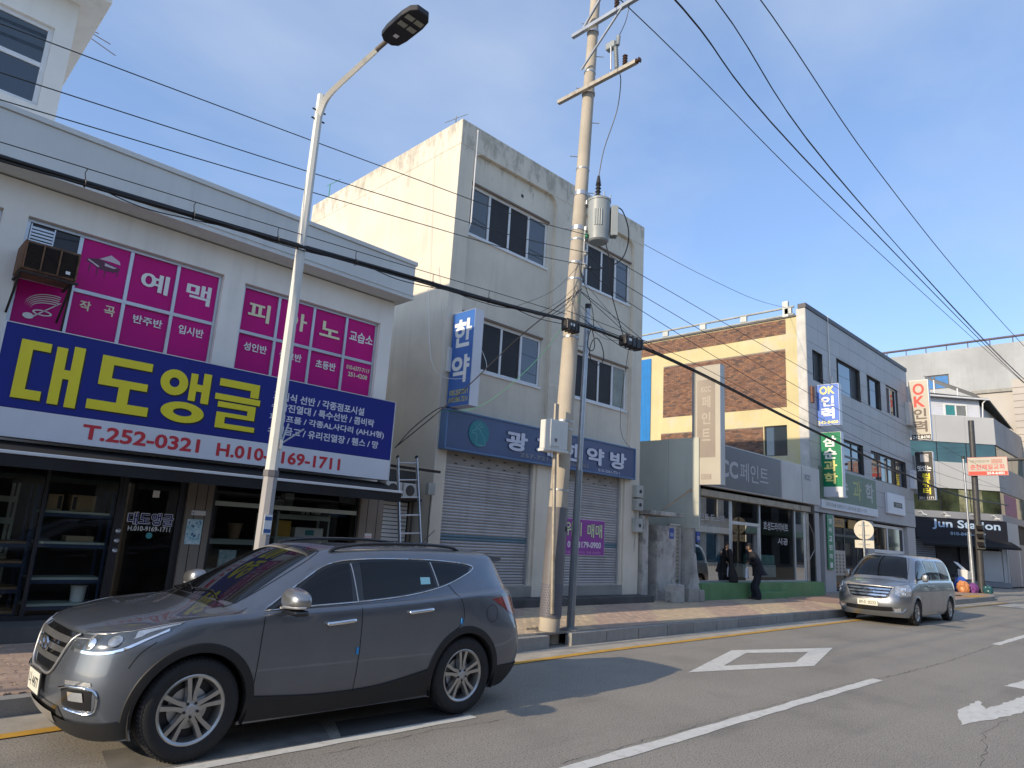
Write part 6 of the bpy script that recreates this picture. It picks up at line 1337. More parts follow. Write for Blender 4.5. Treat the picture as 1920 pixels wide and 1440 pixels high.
# ================================================================== VEHICLES
M('paint_grey', (.150, .168, .198), .36, metal=.7, var=.04, scale=4, coat=1.0, spec=.5); M('paint_silver', (.29, .305, .325), .34, metal=.8, var=.04, scale=4, coat=1.0)
M('cladding', (.016, .016, .017), .6, var=.1, scale=5); M('tinted_glass', (.006, .007, .009), .02, var=0, ior=1.45); M('gloss_black', (.010, .010, .011), .12, var=0, coat=.5); M('seam', (.006, .006, .006), .8, var=0)
M('chrome', (.78, .79, .80), .12, metal=1.0, var=.03); M('satin_silver', (.50, .50, .50), .35, metal=.7, var=.05); M('lamp_clear', (.52, .56, .60), .12, metal=.55, var=.25, scale=14, coat=1.0); M('lamp_shell', (.10, .115, .13), .15, metal=.3, var=.2, scale=10, coat=1.0); M('lens_bright', (.86, .88, .90), .05, metal=.85, var=0, coat=1.0)
M('lamp_red', (.30, .012, .015), .1, var=.2, scale=20, coat=1.0); M('tyre', (.020, .020, .021), .8, var=.15, scale=20, bump=.2, bscale=120); M('rim_alloy', (.50, .49, .47), .3, metal=.85, var=.06); M('rim_dark', (.04, .04, .042), .45, metal=.4, var=.1); M('under', (.008, .008, .008), .9, var=0); M('amber', (.55, .28, .16), .3, var=0)
M('plate_white', (.66, .65, .56), .5, var=.04); M('plate_ink', (.05, .06, .05), .5, var=0)

class Shell:
    """smooth body surface from rings of control points (half body, y <= 0 is the side towards the road)"""
    def __init__(s, rings, it=2, k=8):
        T = [[Vector(p) for p in r_] for r_ in rings]; s.nr, s.nc = len(T), len(T[0]); P = [[p.copy() for p in r_] for r_ in T]
        def mir(p): return Vector((p.x, -p.y, p.z))
        def ext(P):
            E = []
            for r_ in P: E.append([mir(r_[1])] + r_ + [mir(r_[-2])])
            first = [2 * a - b for a, b in zip(E[0], E[1])]; last = [mir(p) for p in E[-2]]
            return [first] + E + [last]
        for _ in range(it):
            E = ext(P)
            Q = [[None] * s.nc for _ in range(s.nr)]
            for j in range(s.nr):
                for i in range(s.nc):
                    acc = Vector((0, 0, 0))
                    for a, wa in ((0, 1), (1, 4), (2, 1)):
                        for b, wb in ((0, 1), (1, 4), (2, 1)): acc += E[j + a][i + b] * (wa * wb / 36)
                    Q[j][i] = acc
            for j in range(s.nr):
                for i in range(s.nc):
                    P[j][i] += (T[j][i] - Q[j][i]) * .85
                    if i in (0, s.nc - 1) or j == s.nr - 1: P[j][i].y = 0
        s.E = ext(P)
        def bw(t): return ((1 - t) ** 3 / 6, (3 * t ** 3 - 6 * t * t + 4) / 6, (-3 * t ** 3 + 3 * t * t + 3 * t + 1) / 6, t ** 3 / 6)
        M_, N_ = (s.nr - 1) * k + 1, (s.nc - 1) * k + 1
        mid = []
        for r_ in s.E:
            row = []
            for c in range(N_):
                i, t = min(c // k, s.nc - 2), 0; t = c / k - i; w_ = bw(t); row.append(r_[i] * w_[0] + r_[i + 1] * w_[1] + r_[i + 2] * w_[2] + r_[i + 3] * w_[3] if i + 3 < len(r_) else r_[i] * w_[0] + r_[i + 1] * w_[1] + r_[i + 2] * w_[2])
            mid.append(row)
        s.G = []
        for q in range(M_):
            j = min(q // k, s.nr - 2); w_ = bw(q / k - j)
            s.G.append([mid[j][c] * w_[0] + mid[j + 1][c] * w_[1] + mid[j + 2][c] * w_[2] + mid[j + 3][c] * w_[3] for c in range(N_)])
        s.M_, s.N_ = M_, N_
        vs = [p for r_ in s.G for p in r_]; fs = [(q * N_ + c, q * N_ + c + 1, (q + 1) * N_ + c + 1, (q + 1) * N_ + c) for q in range(M_ - 1) for c in range(N_ - 1)]
        full = vs + [Vector((p.x, -p.y, p.z)) for p in vs]; n = len(vs); s.vs, s.fs, s.n = vs, fs, n
        s.bvh = BVHTree.FromPolygons(full, fs + [tuple(n + i for i in reversed(f)) for f in fs])
    def side(s, x, z, sg=-1):
        h = s.bvh.ray_cast(Vector((x, sg * 3, z)), Vector((0, -sg, 0)))
        return (h[0], h[1]) if h[0] else s.near((x, sg * .9, z))
    def ahead(s, y, z):
        h = s.bvh.ray_cast(Vector((-2, y, z)), Vector((1, 0, 0))); return (h[0], h[1]) if h[0] else s.near((0, y, z))
    def top(s, x, y):
        h = s.bvh.ray_cast(Vector((x, y, 4)), Vector((0, 0, -1))); return (h[0], h[1]) if h[0] else s.near((x, y, 1.5))
    def near(s, p):
        h = s.bvh.find_nearest(Vector(p)); return h[0], h[1]
    def out(s, hit, off):
        p, n = hit; c = Vector((p.x, 0, .8)); n = n if n.dot(p - c) > 0 or abs(n.x) > .6 else -n
        if abs(n.x) > .6 and n.x * (p.x - s.cx) < 0: n = -n
        return p + n * off
    cx = 2.3
    zk = 1.0
    def zm(s, z): return z if z < 1.0 else 1.0 + (z - 1.0) * s.zk
    def body(s, name, mat, parent, off, arches, r_):
        """arches: (x, z) of the wheels; opens the arches and rounds their edge"""
        keep = []; vs = [p.copy() for p in s.vs]
        def ina(p): return any((p.x - ax_) ** 2 + (p.z - az) ** 2 < r_ * r_ for ax_, az in arches) and abs(p.y) > .45
        inside = [ina(p) for p in vs]
        for f in s.fs:
            if not all(inside[i] for i in f): keep.append(f)
        for i, p in enumerate(vs):
            if inside[i]:
                ax_, az = min(arches, key=lambda a: (p.x - a[0]) ** 2 + (p.z - a[1]) ** 2); d = Vector((p.x - ax_, p.z - az)); k = r_ / max(d.length, 1e-4)
                if d.length > r_ * .5: vs[i] = Vector((ax_ + d.x * k, p.y, az + d.y * k))
        m = MB(); n = len(vs); m.add([p + off for p in vs] + [Vector((p.x, -p.y, p.z)) + off for p in vs], keep + [tuple(n + i for i in reversed(f)) for f in keep])
        return m.build(name, mat, parent, smooth=50)
def resample(c, n):
    c = smooth_path([Vector((*q, 0)) if len(q) == 2 else Vector(q) for q in c], 6) if len(c) > 2 else [Vector((*q, 0)) if len(q) == 2 else Vector(q) for q in c]
    L = [0]
    for a, b in zip(c, c[1:]): L.append(L[-1] + (b - a).length)
    out = []; j = 0
    for i in range(n):
        t = L[-1] * i / (n - 1)
        while j < len(L) - 2 and L[j + 1] < t: j += 1
        k = (t - L[j]) / max(L[j + 1] - L[j], 1e-9); out.append(c[j].lerp(c[j + 1], k))
    return out
def patch(S, how, A, B, off, name, mat, parent, O, nu=24, nv=8, sg=-1, straight=False):
    """a sheet lying on the body between two boundary curves"""
    rs_ = (lambda c, n: [Vector((*c[0], 0)[:3]).lerp(Vector((*c[-1], 0)[:3]), i / (n - 1)) for i in range(n)]) if straight else resample
    A, B = rs_(A, nu), rs_(B, nu); g = []
    for j in range(nv):
        row = []
        for i in range(nu):
            q = A[i].lerp(B[i], j / (nv - 1))
            h = S.side(q.x, S.zm(q.y), sg) if how == 'side' else S.ahead(q.x * -sg, S.zm(q.y)) if how == 'front' else S.top(q.x, q.y * -sg) if how == 'top' else S.near((q.x, q.y * -sg, S.zm(q.z)))
            row.append(S.out(h, off) + O)
        g.append(row)
    m = MB(); m.add([p for r_ in g for p in r_], [(j * nu + i, j * nu + i + 1, (j + 1) * nu + i + 1, (j + 1) * nu + i) for j in range(nv - 1) for i in range(nu - 1)])
    return m.build(name, mat, parent, smooth=60)
def strip(S, how, pts, w_, off, name, mat, parent, O, sg=-1, n=None, rnd=False):
    """a narrow band along a line on the body; rnd makes it a round bead"""
    L = sum((Vector(b) - Vector(a)).length for a, b in zip(pts, pts[1:])); n = n or max(8, int(L / .03)); c = resample(pts, n); P = []
    for q in c:
        h = S.side(q.x, S.zm(q.y), sg) if how == 'side' else S.ahead(q.x * -sg, S.zm(q.y)) if how == 'front' else S.top(q.x, q.y * -sg) if how == 'top' else S.near((q.x, q.y * -sg, S.zm(q.z))); P.append((S.out(h, off) + O, (S.out(h, 1) - S.out(h, 0))))
    m = MB()
    if rnd: m.tube([p for p, _ in P], w_ / 2, 6)
    else:
        v = []
        for i, (p, nn) in enumerate(P):
            t = (P[min(i + 1, n - 1)][0] - P[max(i - 1, 0)][0]).normalized(); b = t.cross(nn).normalized() * w_ / 2; v += [p - b, p + b]
        m.add(v, [(2 * i, 2 * i + 1, 2 * i + 3, 2 * i + 2) for i in range(n - 1)])
    return m.build(name, mat, parent, smooth=60)
def wheel(parent, c, r_, w_, rr_, face, spokes=5, pair=.16, label=None):
    """c: centre; face: +1/-1 the y direction the rim faces"""
    e = bpy.data.objects.new('wheel', None); e.location = c; COL.objects.link(e); e.parent = parent; e.matrix_parent_inverse = Matrix.Translation(-parent.location); c = Vector(c)
    A = (0, face, 0); h = w_ / 2
    pr = [(rr_, -h * .8), (rr_ + .03, -h), (r_ - .035, -h), (r_ - .012, -h * .86), (r_, -h * .6), (r_, -h * .33), (r_ - .008, -h * .32), (r_ - .008, -h * .26), (r_, -h * .25), (r_, h * .25), (r_ - .008, h * .26), (r_ - .008, h * .32), (r_, h * .33), (r_, h * .6), (r_ - .012, h * .86), (r_ - .035, h), (rr_ + .045, h * 1.02), (rr_ + .012, h * .96), (rr_, h * .8)]
    m = MB(); m.lathe(pr, c, A, 56); m.build('tyre', 'tyre', e, smooth=35)
    m = MB()
    for i in range(72):
        an = 2 * math.pi * i / 72
        for s_ in (-1, 1):
            u = Vector((math.cos(an), 0, math.sin(an))); t = Vector((-math.sin(an), 0, math.cos(an))); y0, y1 = s_ * h * .62, s_ * h * .95
            p = [c + u * (r_ - .004) + Vector((0, y0, 0)), c + u * (r_ - .024) + Vector((0, y1, 0))]; k = t * .009
            m.add([p[0] - k, p[0] + k, p[1] + k, p[1] - k, p[0] - k + u * .009, p[0] + k + u * .009, p[1] + k + u * .009, p[1] - k + u * .009], [(4, 5, 6, 7), (0, 1, 5, 4), (1, 2, 6, 5), (2, 3, 7, 6), (3, 0, 4, 7)])
    m.build('tread', 'tyre', e)['kind'] = 'stuff'
    m = MB(); m.lathe([(rr_ - .001, -h * .7), (rr_ - .03, -h * .4), (rr_ - .035, h * .3), (rr_ - .018, h * .82), (rr_ - .002, h * .93), (rr_ + .008, h * .9)], c, A, 48); rm = m.build('rim', 'rim_alloy', e, smooth=35)
    m = MB(); m.lathe([(0, h * .05), (rr_ - .036, h * .05)], c, A, 32); m.build('brake_backing', 'rim_dark', rm)
    m = MB(); m.lathe([(.05, h * .1), (.15, h * .1), (.15, h * .16), (.05, h * .16)], c, A, 28); m.build('brake_disc', 'satin_silver', rm, smooth=30)
    for i in range(spokes):
        for s_ in (-1, 1):
            a0 = 2 * math.pi * i / spokes + math.pi / 2 + s_ * pair * 1.1; a1 = 2 * math.pi * i / spokes + math.pi / 2 + s_ * pair * 1.15
            def pt(r2, a, y): return c + Vector((math.cos(a) * r2, face * y, math.sin(a) * r2))
            m = MB(); w0, w1 = .014, .013
            for (ra, aa, ya, wa), (rb, ab, yb, wb) in (((.045, 2 * math.pi * i / spokes + math.pi / 2 + s_ * .42, h * .80, .020), (rr_ * .5, a0, h * .74, .014)), ((rr_ * .5, a0, h * .74, .014), (rr_ - .012, a1, h * .84, .017))):
                ta = Vector((-math.sin(aa), 0, math.cos(aa))) * wa; tb = Vector((-math.sin(ab), 0, math.cos(ab))) * wb; d_ = Vector((0, -face * .05, 0))
                p0, p1 = pt(ra, aa, ya), pt(rb, ab, yb)
                m.add([p0 - ta, p0 + ta, p1 + tb, p1 - tb, p0 - ta * 1.3 + d_, p0 + ta * 1.3 + d_, p1 + tb * 1.3 + d_, p1 - tb * 1.3 + d_], [(0, 1, 2, 3), (4, 7, 6, 5), (0, 4, 5, 1), (1, 5, 6, 2), (2, 6, 7, 3), (3, 7, 4, 0)])
            m.build('spoke', 'rim_alloy', rm, smooth=30)
    m = MB(); m.lathe([(0, h * .86), (.03, h * .86), (.036, h * .82), (.058, h * .80), (.062, h * .5)], c, A, 20); m.build('hub_cap', 'satin_silver', rm, smooth=35)
    for i in range(5):
        an = 2 * math.pi * (i + .5) / 5 + math.pi / 2; q = c + Vector((math.cos(an) * .052, face * h * .72, math.sin(an) * .052)); m = MB(); m.cyl(q, q + Vector((0, face * .018, 0)), .011, n=6); m.build('lug_nut', 'rim_dark', rm)
    return e
def arch_trim(S, c, r0, r1, off, parent, O, sg, a0=-12, a1=192, name='arch_cladding', mat='cladding'):
    n = 44; v = []
    for i in range(n):
        an = R(a0 + (a1 - a0) * i / (n - 1))
        for k, r_ in enumerate((r0 - .004, r0, (r0 + r1) / 2, r1 - .006, r1)):
            x, z = c[0] + math.cos(an) * r_, max(c[1] + math.sin(an) * r_, .235); o = (-.05, off, off * 1.15, off, .0005)[k]; v.append(S.out(S.side(x, z, sg), o) + O)
    m = MB(); m.add(v, [(i * 5 + j, i * 5 + j + 1, (i + 1) * 5 + j + 1, (i + 1) * 5 + j) for i in range(n - 1) for j in range(4)]); return m.build(name, mat, parent, smooth=50)
def well(parent, c, r_, y0, y1, O):
    m = MB(); n = 20; v = []
    for i in range(n + 1): an = math.pi * (-.12 + 1.24 * i / n); v += [Vector((c[0] + math.cos(an) * r_, y0, c[1] + math.sin(an) * r_)) + O, Vector((c[0] + math.cos(an) * r_, y1, c[1] + math.sin(an) * r_)) + O]
    m.add(v, [(2 * i, 2 * i + 1, 2 * i + 3, 2 * i + 2) for i in range(n)]); m.add([Vector((c[0] + math.cos(math.pi * (-.12 + 1.24 * i / n)) * r_, y1, c[1] + math.sin(math.pi * (-.12 + 1.24 * i / n)) * r_)) + O for i in range(n + 1)], [tuple(range(n + 1))]); return m.build('wheel_well', 'under', parent)
def emblem(parent, c, rx, rz, U, V, N):
    """slanted H in an oval"""
    c, U, V, N = Vector(c), Vector(U), Vector(V), Vector(N); m = MB(); n = 28
    for i in range(n):
        a, b = 2 * math.pi * i / n, 2 * math.pi * (i + 1) / n; q = []
        for an, k in ((a, 1), (b, 1), (b, .84), (a, .84)): q.append(c + U * rx * k * math.cos(an) + V * rz * k * math.sin(an))
        m.hexa(q + [p + N * .012 for p in q])
    for poly in ([(-.62, -.55), (-.36, -.62), (-.22, .62), (-.48, .5)], [(.22, -.62), (.48, -.5), (.62, .55), (.36, .62)], [(-.36, -.18), (.32, .04), (.36, .2), (-.32, .0)]):
        q = [c + U * rx * u + V * rz * v for u, v in poly]; m.hexa(q + [p + N * .014 for p in q])
    return m.build('emblem', 'chrome', parent)

# ------------------------------------------------------------------ the grey SUV in the foreground
SO = Vector((1.345, 6.5, 0.0))
SX_ = [None] * 17
def low(z, xf, xr, W, zr=None):
    """lower ring at height z: nose xf, tail xr, half width W; plan outline of the body"""
    fr_ = [(xf, 0), (xf + .015, .33), (xf + .085, .62), (xf + .26, .83), (xf + .47, W - .022), (.66, W - .01), (.945, W), (1.35, W), (1.55, W), (2.35, W), (3.15, W), (3.645, W), (4.08, W - .01), (xr - .27, W - .045), (xr - .12, W - .17), (xr - .025, .46), (xr, 0)]
    return [(x, -y, z) for x, y in fr_]
suv_rings = [low(.20, .16, 4.50, .85), low(.34, .045, 4.62, .895), low(.54, .0, 4.68, .925), low(.72, .03, 4.66, .935), low(.86, .065, 4.62, .932),
    [(x, -y, z) for x, y, z in ((.125, 0, .925), (.145, .34, .925), (.23, .62, .93), (.43, .80, .955), (.63, .872, .985), (.78, .895, 1.005), (1.0, .905, 1.03), (1.36, .908, 1.045), (1.55, .908, 1.055), (2.35, .908, 1.085), (3.15, .905, 1.13), (3.645, .90, 1.165), (4.08, .87, 1.19), (4.33, .79, 1.19), (4.48, .67, 1.175), (4.545, .40, 1.16), (4.56, 0, 1.155))],
    [(x, -y, z) for x, y, z in ((.55, 0, 1.03), (.57, .33, 1.025), (.63, .60, 1.015), (.74, .745, 1.015), (.87, .825, 1.025), (.97, .858, 1.035), (1.12, .876, 1.05), (1.38, .886, 1.065), (1.57, .888, 1.075), (2.35, .888, 1.105), (3.15, .885, 1.15), (3.645, .876, 1.19), (4.06, .845, 1.22), (4.30, .765, 1.225), (4.44, .645, 1.215), (4.505, .385, 1.205), (4.52, 0, 1.20))],
    [(x, -y, z) for x, y, z in ((1.12, 0, 1.125), (1.13, .33, 1.12), (1.17, .58, 1.105), (1.24, .72, 1.09), (1.32, .79, 1.085), (1.38, .825, 1.088), (1.45, .845, 1.092), (1.53, .857, 1.10), (1.64, .862, 1.11), (2.36, .865, 1.14), (3.13, .86, 1.185), (3.60, .85, 1.23), (4.0, .815, 1.27), (4.23, .735, 1.28), (4.37, .62, 1.275), (4.43, .375, 1.265), (4.445, 0, 1.26))],
    [(x, -y, z) for x, y, z in ((1.56, 0, 1.40), (1.58, .32, 1.395), (1.63, .55, 1.375), (1.70, .665, 1.35), (1.76, .715, 1.345), (1.82, .742, 1.345), (1.88, .755, 1.35), (1.95, .765, 1.36), (2.03, .772, 1.37), (2.42, .785, 1.39), (3.1, .785, 1.41), (3.52, .78, 1.42), (3.86, .75, 1.43), (4.09, .68, 1.445), (4.22, .575, 1.45), (4.28, .355, 1.45), (4.30, 0, 1.45))],
    [(x, -y, z) for x, y, z in ((2.02, 0, 1.635), (2.04, .3, 1.63), (2.09, .49, 1.612), (2.16, .575, 1.595), (2.23, .612, 1.59), (2.31, .632, 1.592), (2.40, .643, 1.597), (2.49, .65, 1.602), (2.58, .656, 1.606), (2.75, .664, 1.612), (3.1, .665, 1.612), (3.45, .66, 1.606), (3.78, .64, 1.592), (3.98, .59, 1.58), (4.09, .50, 1.575), (4.14, .32, 1.575), (4.15, 0, 1.575))],
    [(x, -y, z) for x, y, z in ((2.22, 0, 1.662), (2.24, .2, 1.66), (2.28, .33, 1.652), (2.33, .39, 1.648), (2.39, .42, 1.647), (2.46, .435, 1.65), (2.53, .445, 1.653), (2.60, .45, 1.656), (2.68, .455, 1.658), (2.82, .46, 1.661), (3.1, .46, 1.661), (3.4, .455, 1.655), (3.68, .44, 1.64), (3.85, .40, 1.627), (3.94, .34, 1.62), (3.99, .21, 1.617), (4.0, 0, 1.615))],
    [(x, 0, z) for x, z in ((2.40, 1.672), (2.42, 1.672), (2.45, 1.673), (2.48, 1.673), (2.52, 1.674), (2.57, 1.674), (2.62, 1.675), (2.68, 1.675), (2.75, 1.675), (2.87, 1.676), (3.1, 1.675), (3.35, 1.67), (3.58, 1.66), (3.72, 1.652), (3.80, 1.648), (3.84, 1.645), (3.86, 1.644))]]
suv_rings = [[(x if x > .945 else .945 - (.945 - x) * .88, y, z) for x, y, z in r_] for r_ in suv_rings]
for j_, dx_, dz_ in ((7, .04, .0), (8, .10, .015), (9, .17, .03), (10, .20, .035), (11, .22, .03)):      # square up the tail: roof carried further back
    suv_rings[j_] = [(x + dx_ * min(1, max(0, (i_ - 9) / 4)), y, z + dz_ * min(1, max(0, (i_ - 9) / 4))) for i_, (x, y, z) in enumerate(suv_rings[j_])]
suv_rings.insert(5, [(x, y * 1.022, z - .05) for x, y, z in suv_rings[5]])          # tight ring under the shoulder: a crisp crease
suv_rings = [[(x, y, z if z < 1.0 else 1.0 + (z - 1.0) * .90) for x, y, z in r_] for r_ in suv_rings]
S1 = Shell(suv_rings); S1.zk = .90
sv = thing('suv', SO, 'dark grey SUV parked at the kerb in the foreground', 'car')
FWh, RWh = (.945, .37), (3.645, .37)
S1.body('body', 'paint_grey', sv, SO, (FWh, RWh), .415)
for sg in (-1, 1):
    wheel(sv, SO + Vector((.945, sg * .80, .37)), .37, .235, .245, sg); wheel(sv, SO + Vector((3.645, sg * .80, .37)), .37, .235, .245, sg)
    for c in (FWh, RWh): well(sv, c, .44, sg * .905, sg * .5, SO); arch_trim(S1, c, .412, .482, .012, sv, SO, sg)
    # sill and door cladding
    patch(S1, 'side', [(1.36, .42), (2.0, .37), (2.6, .38), (3.18, .47)], [(1.34, .225), (2.0, .215), (2.6, .215), (3.22, .225)], .012, 'sill_cladding', 'cladding', sv, SO, 40, 6, sg)
    # side glass: three panes in a black surround
    dlo_b = [(1.43, 1.065), (1.9, 1.10), (2.35, 1.125), (2.9, 1.175), (3.35, 1.265), (3.72, 1.405)]; dlo_t = [(1.46, 1.085), (1.78, 1.30), (2.08, 1.475), (2.45, 1.535), (3.1, 1.545), (3.58, 1.52), (3.80, 1.485)]
    patch(S1, 'side', dlo_t, dlo_b, .0015, 'window_surround', 'gloss_black', sv, SO, 60, 12, sg)
    patch(S1, 'side', [(1.72, 1.22), (1.95, 1.385), (2.12, 1.465), (2.28, 1.495)], [(1.68, 1.105), (1.9, 1.115), (2.1, 1.125), (2.28, 1.138)], .004, 'front_window', 'tinted_glass', sv, SO, 24, 10, sg)
    w2 = patch(S1, 'side', [(2.40, 1.505), (2.8, 1.525), (3.20, 1.52)], [(2.40, 1.145), (2.85, 1.19), (3.26, 1.262)], .004, 'rear_window', 'tinted_glass', sv, SO, 24, 10, sg)
    patch(S1, 'side', [(3.26, 1.515), (3.5, 1.505), (3.76, 1.475)], [(3.32, 1.275), (3.52, 1.335), (3.72, 1.42)], .004, 'quarter_window', 'tinted_glass', sv, SO, 16, 8, sg)
    if sg < 0: patch(S1, 'side', [(3.07, 1.36), (3.19, 1.36)], [(3.07, 1.285), (3.19, 1.29)], .0055, 'window_sticker', M('sticker_cyan', (.25, .55, .66), .5, var=0), w2, SO, 4, 3, sg)
    strip(S1, 'side', dlo_t + [(3.81, 1.455)], .014, .006, 'chrome_trim', 'chrome', sv, SO, sg, 60, True); strip(S1, 'side', dlo_b + [(3.81, 1.455)], .014, .006, 'chrome_trim', 'chrome', sv, SO, sg, 60, True)
    strip(S1, 'side', [(2.335, 1.12), (2.30, 1.49)], .012, .006, 'pillar_trim', 'satin_silver', sv, SO, sg); strip(S1, 'side', [(3.29, 1.265), (3.23, 1.52)], .012, .006, 'pillar_trim', 'satin_silver', sv, SO, sg)
    for ln in ([(1.43, 1.05), (1.415, .8), (1.40, .42), (1.40, .22)], [(2.355, 1.10), (2.36, .8), (2.35, .4), (2.345, .22)], [(3.42, 1.285), (3.56, 1.1), (3.58, .9), (3.42, .79)], [(.62, .875), (.52, .80), (.46, .70)]): strip(S1, 'side', ln, .007, .0015, 'panel_seam', 'seam', sv, SO, sg)
    strip(S1, 'side', [(4.0 + .085 * math.cos(a), .965 + .09 * math.sin(a)) for a in [i * math.pi / 8 for i in range(17)]], .005, .0015, 'fuel_flap_seam', 'seam', sv, SO, sg)
    for x, z in ((2.14, .945), (3.02, 1.01)):
        p0, p1 = S1.out(S1.side(x - .125, z, sg), .03) + SO, S1.out(S1.side(x + .125, z + .018, sg), .03) + SO; m = MB(); m.tube(smooth_path([p0 - Vector((0, sg * .03, 0)), p0, (p0 + p1) / 2 + Vector((0, sg * .006, 0)), p1, p1 - Vector((0, sg * .03, 0))], 4), .019, 8); m.build('door_handle', 'chrome', sv, smooth=50)
        patch(S1, 'side', [(x - .07, z + .03), (x + .06, z + .035)], [(x - .07, z - .03), (x + .06, z - .025)], .001, 'handle_cup', 'seam', sv, SO, 6, 4, sg) if False else None
    for x, z in ((2.335, .70), (3.555, .90)): p = S1.out(S1.side(x, z, sg), .006) + SO; m = MB(); m.box(p.x - .012, p.x + .012, p.y - .006, p.y + .006, p.z - .03, p.z + .03); m.build('door_guard', M('guard_blue', (.04, .28, .62), .5, var=0), sv, bevel=.004)
    # lamps
    hl = patch(S1, 'near', [(.17, .45, .885), (.27, .67, .925), (.45, .82, .965), (.80, .90, 1.005)], [(.15, .47, .79), (.23, .69, .785), (.40, .84, .82), (.78, .91, .995)], .003, 'headlight', 'lamp_shell', sv, SO, 30, 8, sg)
    patch(S1, 'near', [(.19, .52, .80), (.27, .72, .80), (.42, .845, .835), (.70, .90, .965)], [(.185, .52, .782), (.26, .72, .78), (.41, .85, .815), (.70, .90, .945)], .006, 'drl_strip', 'lens_bright', hl, SO, 24, 3, sg)
    for q, r_ in (((.24, .66, .855), .042), ((.37, .79, .885), .048)):
        h = S1.near((q[0], -q[1] * -sg, q[2])) if False else S1.near((q[0], q[1] * sg, q[2])); p = S1.out(h, .001) + SO; n_ = (S1.out(h, 1) - S1.out(h, 0)); m = MB(); m.lathe([(0, .016), (r_ * .6, .013), (r_ * .8, .008), (r_, .006), (r_ * 1.05, .0)], p, n_, 20); m.build('projector', 'lens_bright' if r_ < .045 else 'lamp_clear', hl, smooth=40)
    patch(S1, 'near', [(.50, .84, .955), (.62, .88, .98), (.78, .90, 1.0)], [(.47, .85, .90), (.60, .88, .95), (.77, .905, .99)], .005, 'corner_reflector', 'lamp_clear', hl, SO, 12, 4, sg)
    strip(S1, 'near', [(.17, .45, .887), (.27, .67, .928), (.45, .82, .968), (.80, .90, 1.006)], .008, .004, 'lamp_edge', 'satin_silver', hl, SO, sg, 30, True)
    fg = patch(S1, 'near', [(.07, .52, .535), (.15, .70, .545), (.25, .80, .54)], [(.05, .56, .395), (.14, .72, .385), (.24, .82, .40)], .003, 'fog_recess', 'gloss_black', sv, SO, 20, 6, sg)
    strip(S1, 'near', [(.055, .50, .53), (.08, .60, .555), (.16, .72, .56), (.26, .815, .545), (.28, .84, .47), (.25, .83, .385), (.15, .735, .37), (.06, .60, .375)], .020, .008, 'fog_bezel', 'chrome', fg, SO, sg, 50, True)
    patch(S1, 'near', [(.10, .62, .52), (.19, .75, .525)], [(.105, .64, .455), (.19, .77, .46)], .010, 'fog_lamp', 'lens_bright', fg, SO, 10, 5, sg)
    patch(S1, 'near', [(.07, .56, .60), (.15, .70, .605), (.23, .785, .60)], [(.07, .57, .57), (.15, .71, .575), (.23, .795, .575)], .006, 'daytime_led', 'lens_bright', fg, SO, 14, 3, sg)
    tl = patch(S1, 'near', [(3.99, .885, 1.12), (4.30, .81, 1.135), (4.52, .60, 1.12)], [(4.30, .86, .945), (4.44, .79, .915), (4.57, .6, .905)], .004, 'tail_lamp', 'lamp_red', sv, SO, 16, 6, sg)
    patch(S1, 'side', [(.42, .35), (.46, .35)], [(.42, .22), (.47, .22)], .01, 'bumper_cladding', 'cladding', sv, SO, 4, 4, sg) if False else None
    patch(S1, 'near', [(4.07, .90, .42), (4.3, .86, .43), (4.52, .72, .44), (4.62, .4, .45), (4.64, 0, .45)], [(4.08, .86, .215), (4.28, .82, .215), (4.44, .70, .22), (4.53, .4, .22), (4.54, 0, .22)], .012, 'rear_bumper_cladding', 'cladding', sv, SO, 36, 6, sg)
    patch(S1, 'near', [(.15, 0, .32), (.17, .33, .32), (.24, .62, .32), (.37, .81, .33), (.50, .875, .34)], [(.25, 0, .215), (.27, .33, .215), (.34, .6, .215), (.44, .77, .22), (.53, .84, .22)], .012, 'front_bumper_cladding', 'cladding', sv, SO, 36, 6, sg)
    # mirror
    b_ = Vector((1.57, sg * .905, 1.085)) + SO; m = MB(); m.bar(b_, b_ + Vector((.03, sg * .10, .02)), .05, .04); mr = m.build('mirror_arm', 'gloss_black', sv, bevel=.008)
    bm = bmesh.new(); bmesh.ops.create_uvsphere(bm, u_segments=24, v_segments=14, radius=1)
    for v in bm.verts:
        x, y, z = [math.copysign(abs(q) ** .72, q) for q in v.co]; fl = .5 if x > 0 else 1; v.co = Vector((x * (.11 if x > 0 else .12) * fl, y * .165, (z if z > 0 else z * .75) * .096 * (1 - .2 * y * sg))) + b_ + Vector((.05, sg * .19, .075))
    me = bpy.data.meshes.new('mirror_shell'); bm.to_mesh(me); bm.free(); obj('mirror_shell', me, M('mirror_silver', (.34, .345, .35), .3, metal=.8, coat=1), mr, smooth=60)
    m = MB(); c0 = b_ + Vector((-.055, sg * .19, .03)); m.tube(smooth_path([c0 + Vector((.03, -sg * .12, -.004)), c0 + Vector((-.008, 0, 0)), c0 + Vector((.03, sg * .12, .004)), c0 + Vector((.09, sg * .155, .006))], 4), .011, 6); m.build('turn_signal', 'satin_silver', mr, smooth=50)
    m = MB(); m.box(b_.x - .04, b_.x + .09, b_.y + min(sg * .06, sg * .32), b_.y + max(sg * .06, sg * .32), b_.z - .035, b_.z + .01); m.build('mirror_base', 'gloss_black', mr, bevel=.02)
    # roof rail
    rp = [S1.out(S1.side(x, 1.575, sg), 0) for x in (2.2, 2.3, 2.6, 3.0, 3.4, 3.7, 3.85)]; rp = [S1.top(x, sg * y)[0] + Vector((0, 0, dz)) + SO for x, y, dz in ((2.16, .57, .0), (2.24, .575, .03), (2.5, .585, .045), (2.9, .59, .048), (3.3, .588, .045), (3.62, .575, .03), (3.74, .57, .0))]
    m = MB(); m.tube(smooth_path(rp, 5), .017, 8); m.build('roof_rail', 'gloss_black', sv, smooth=50)
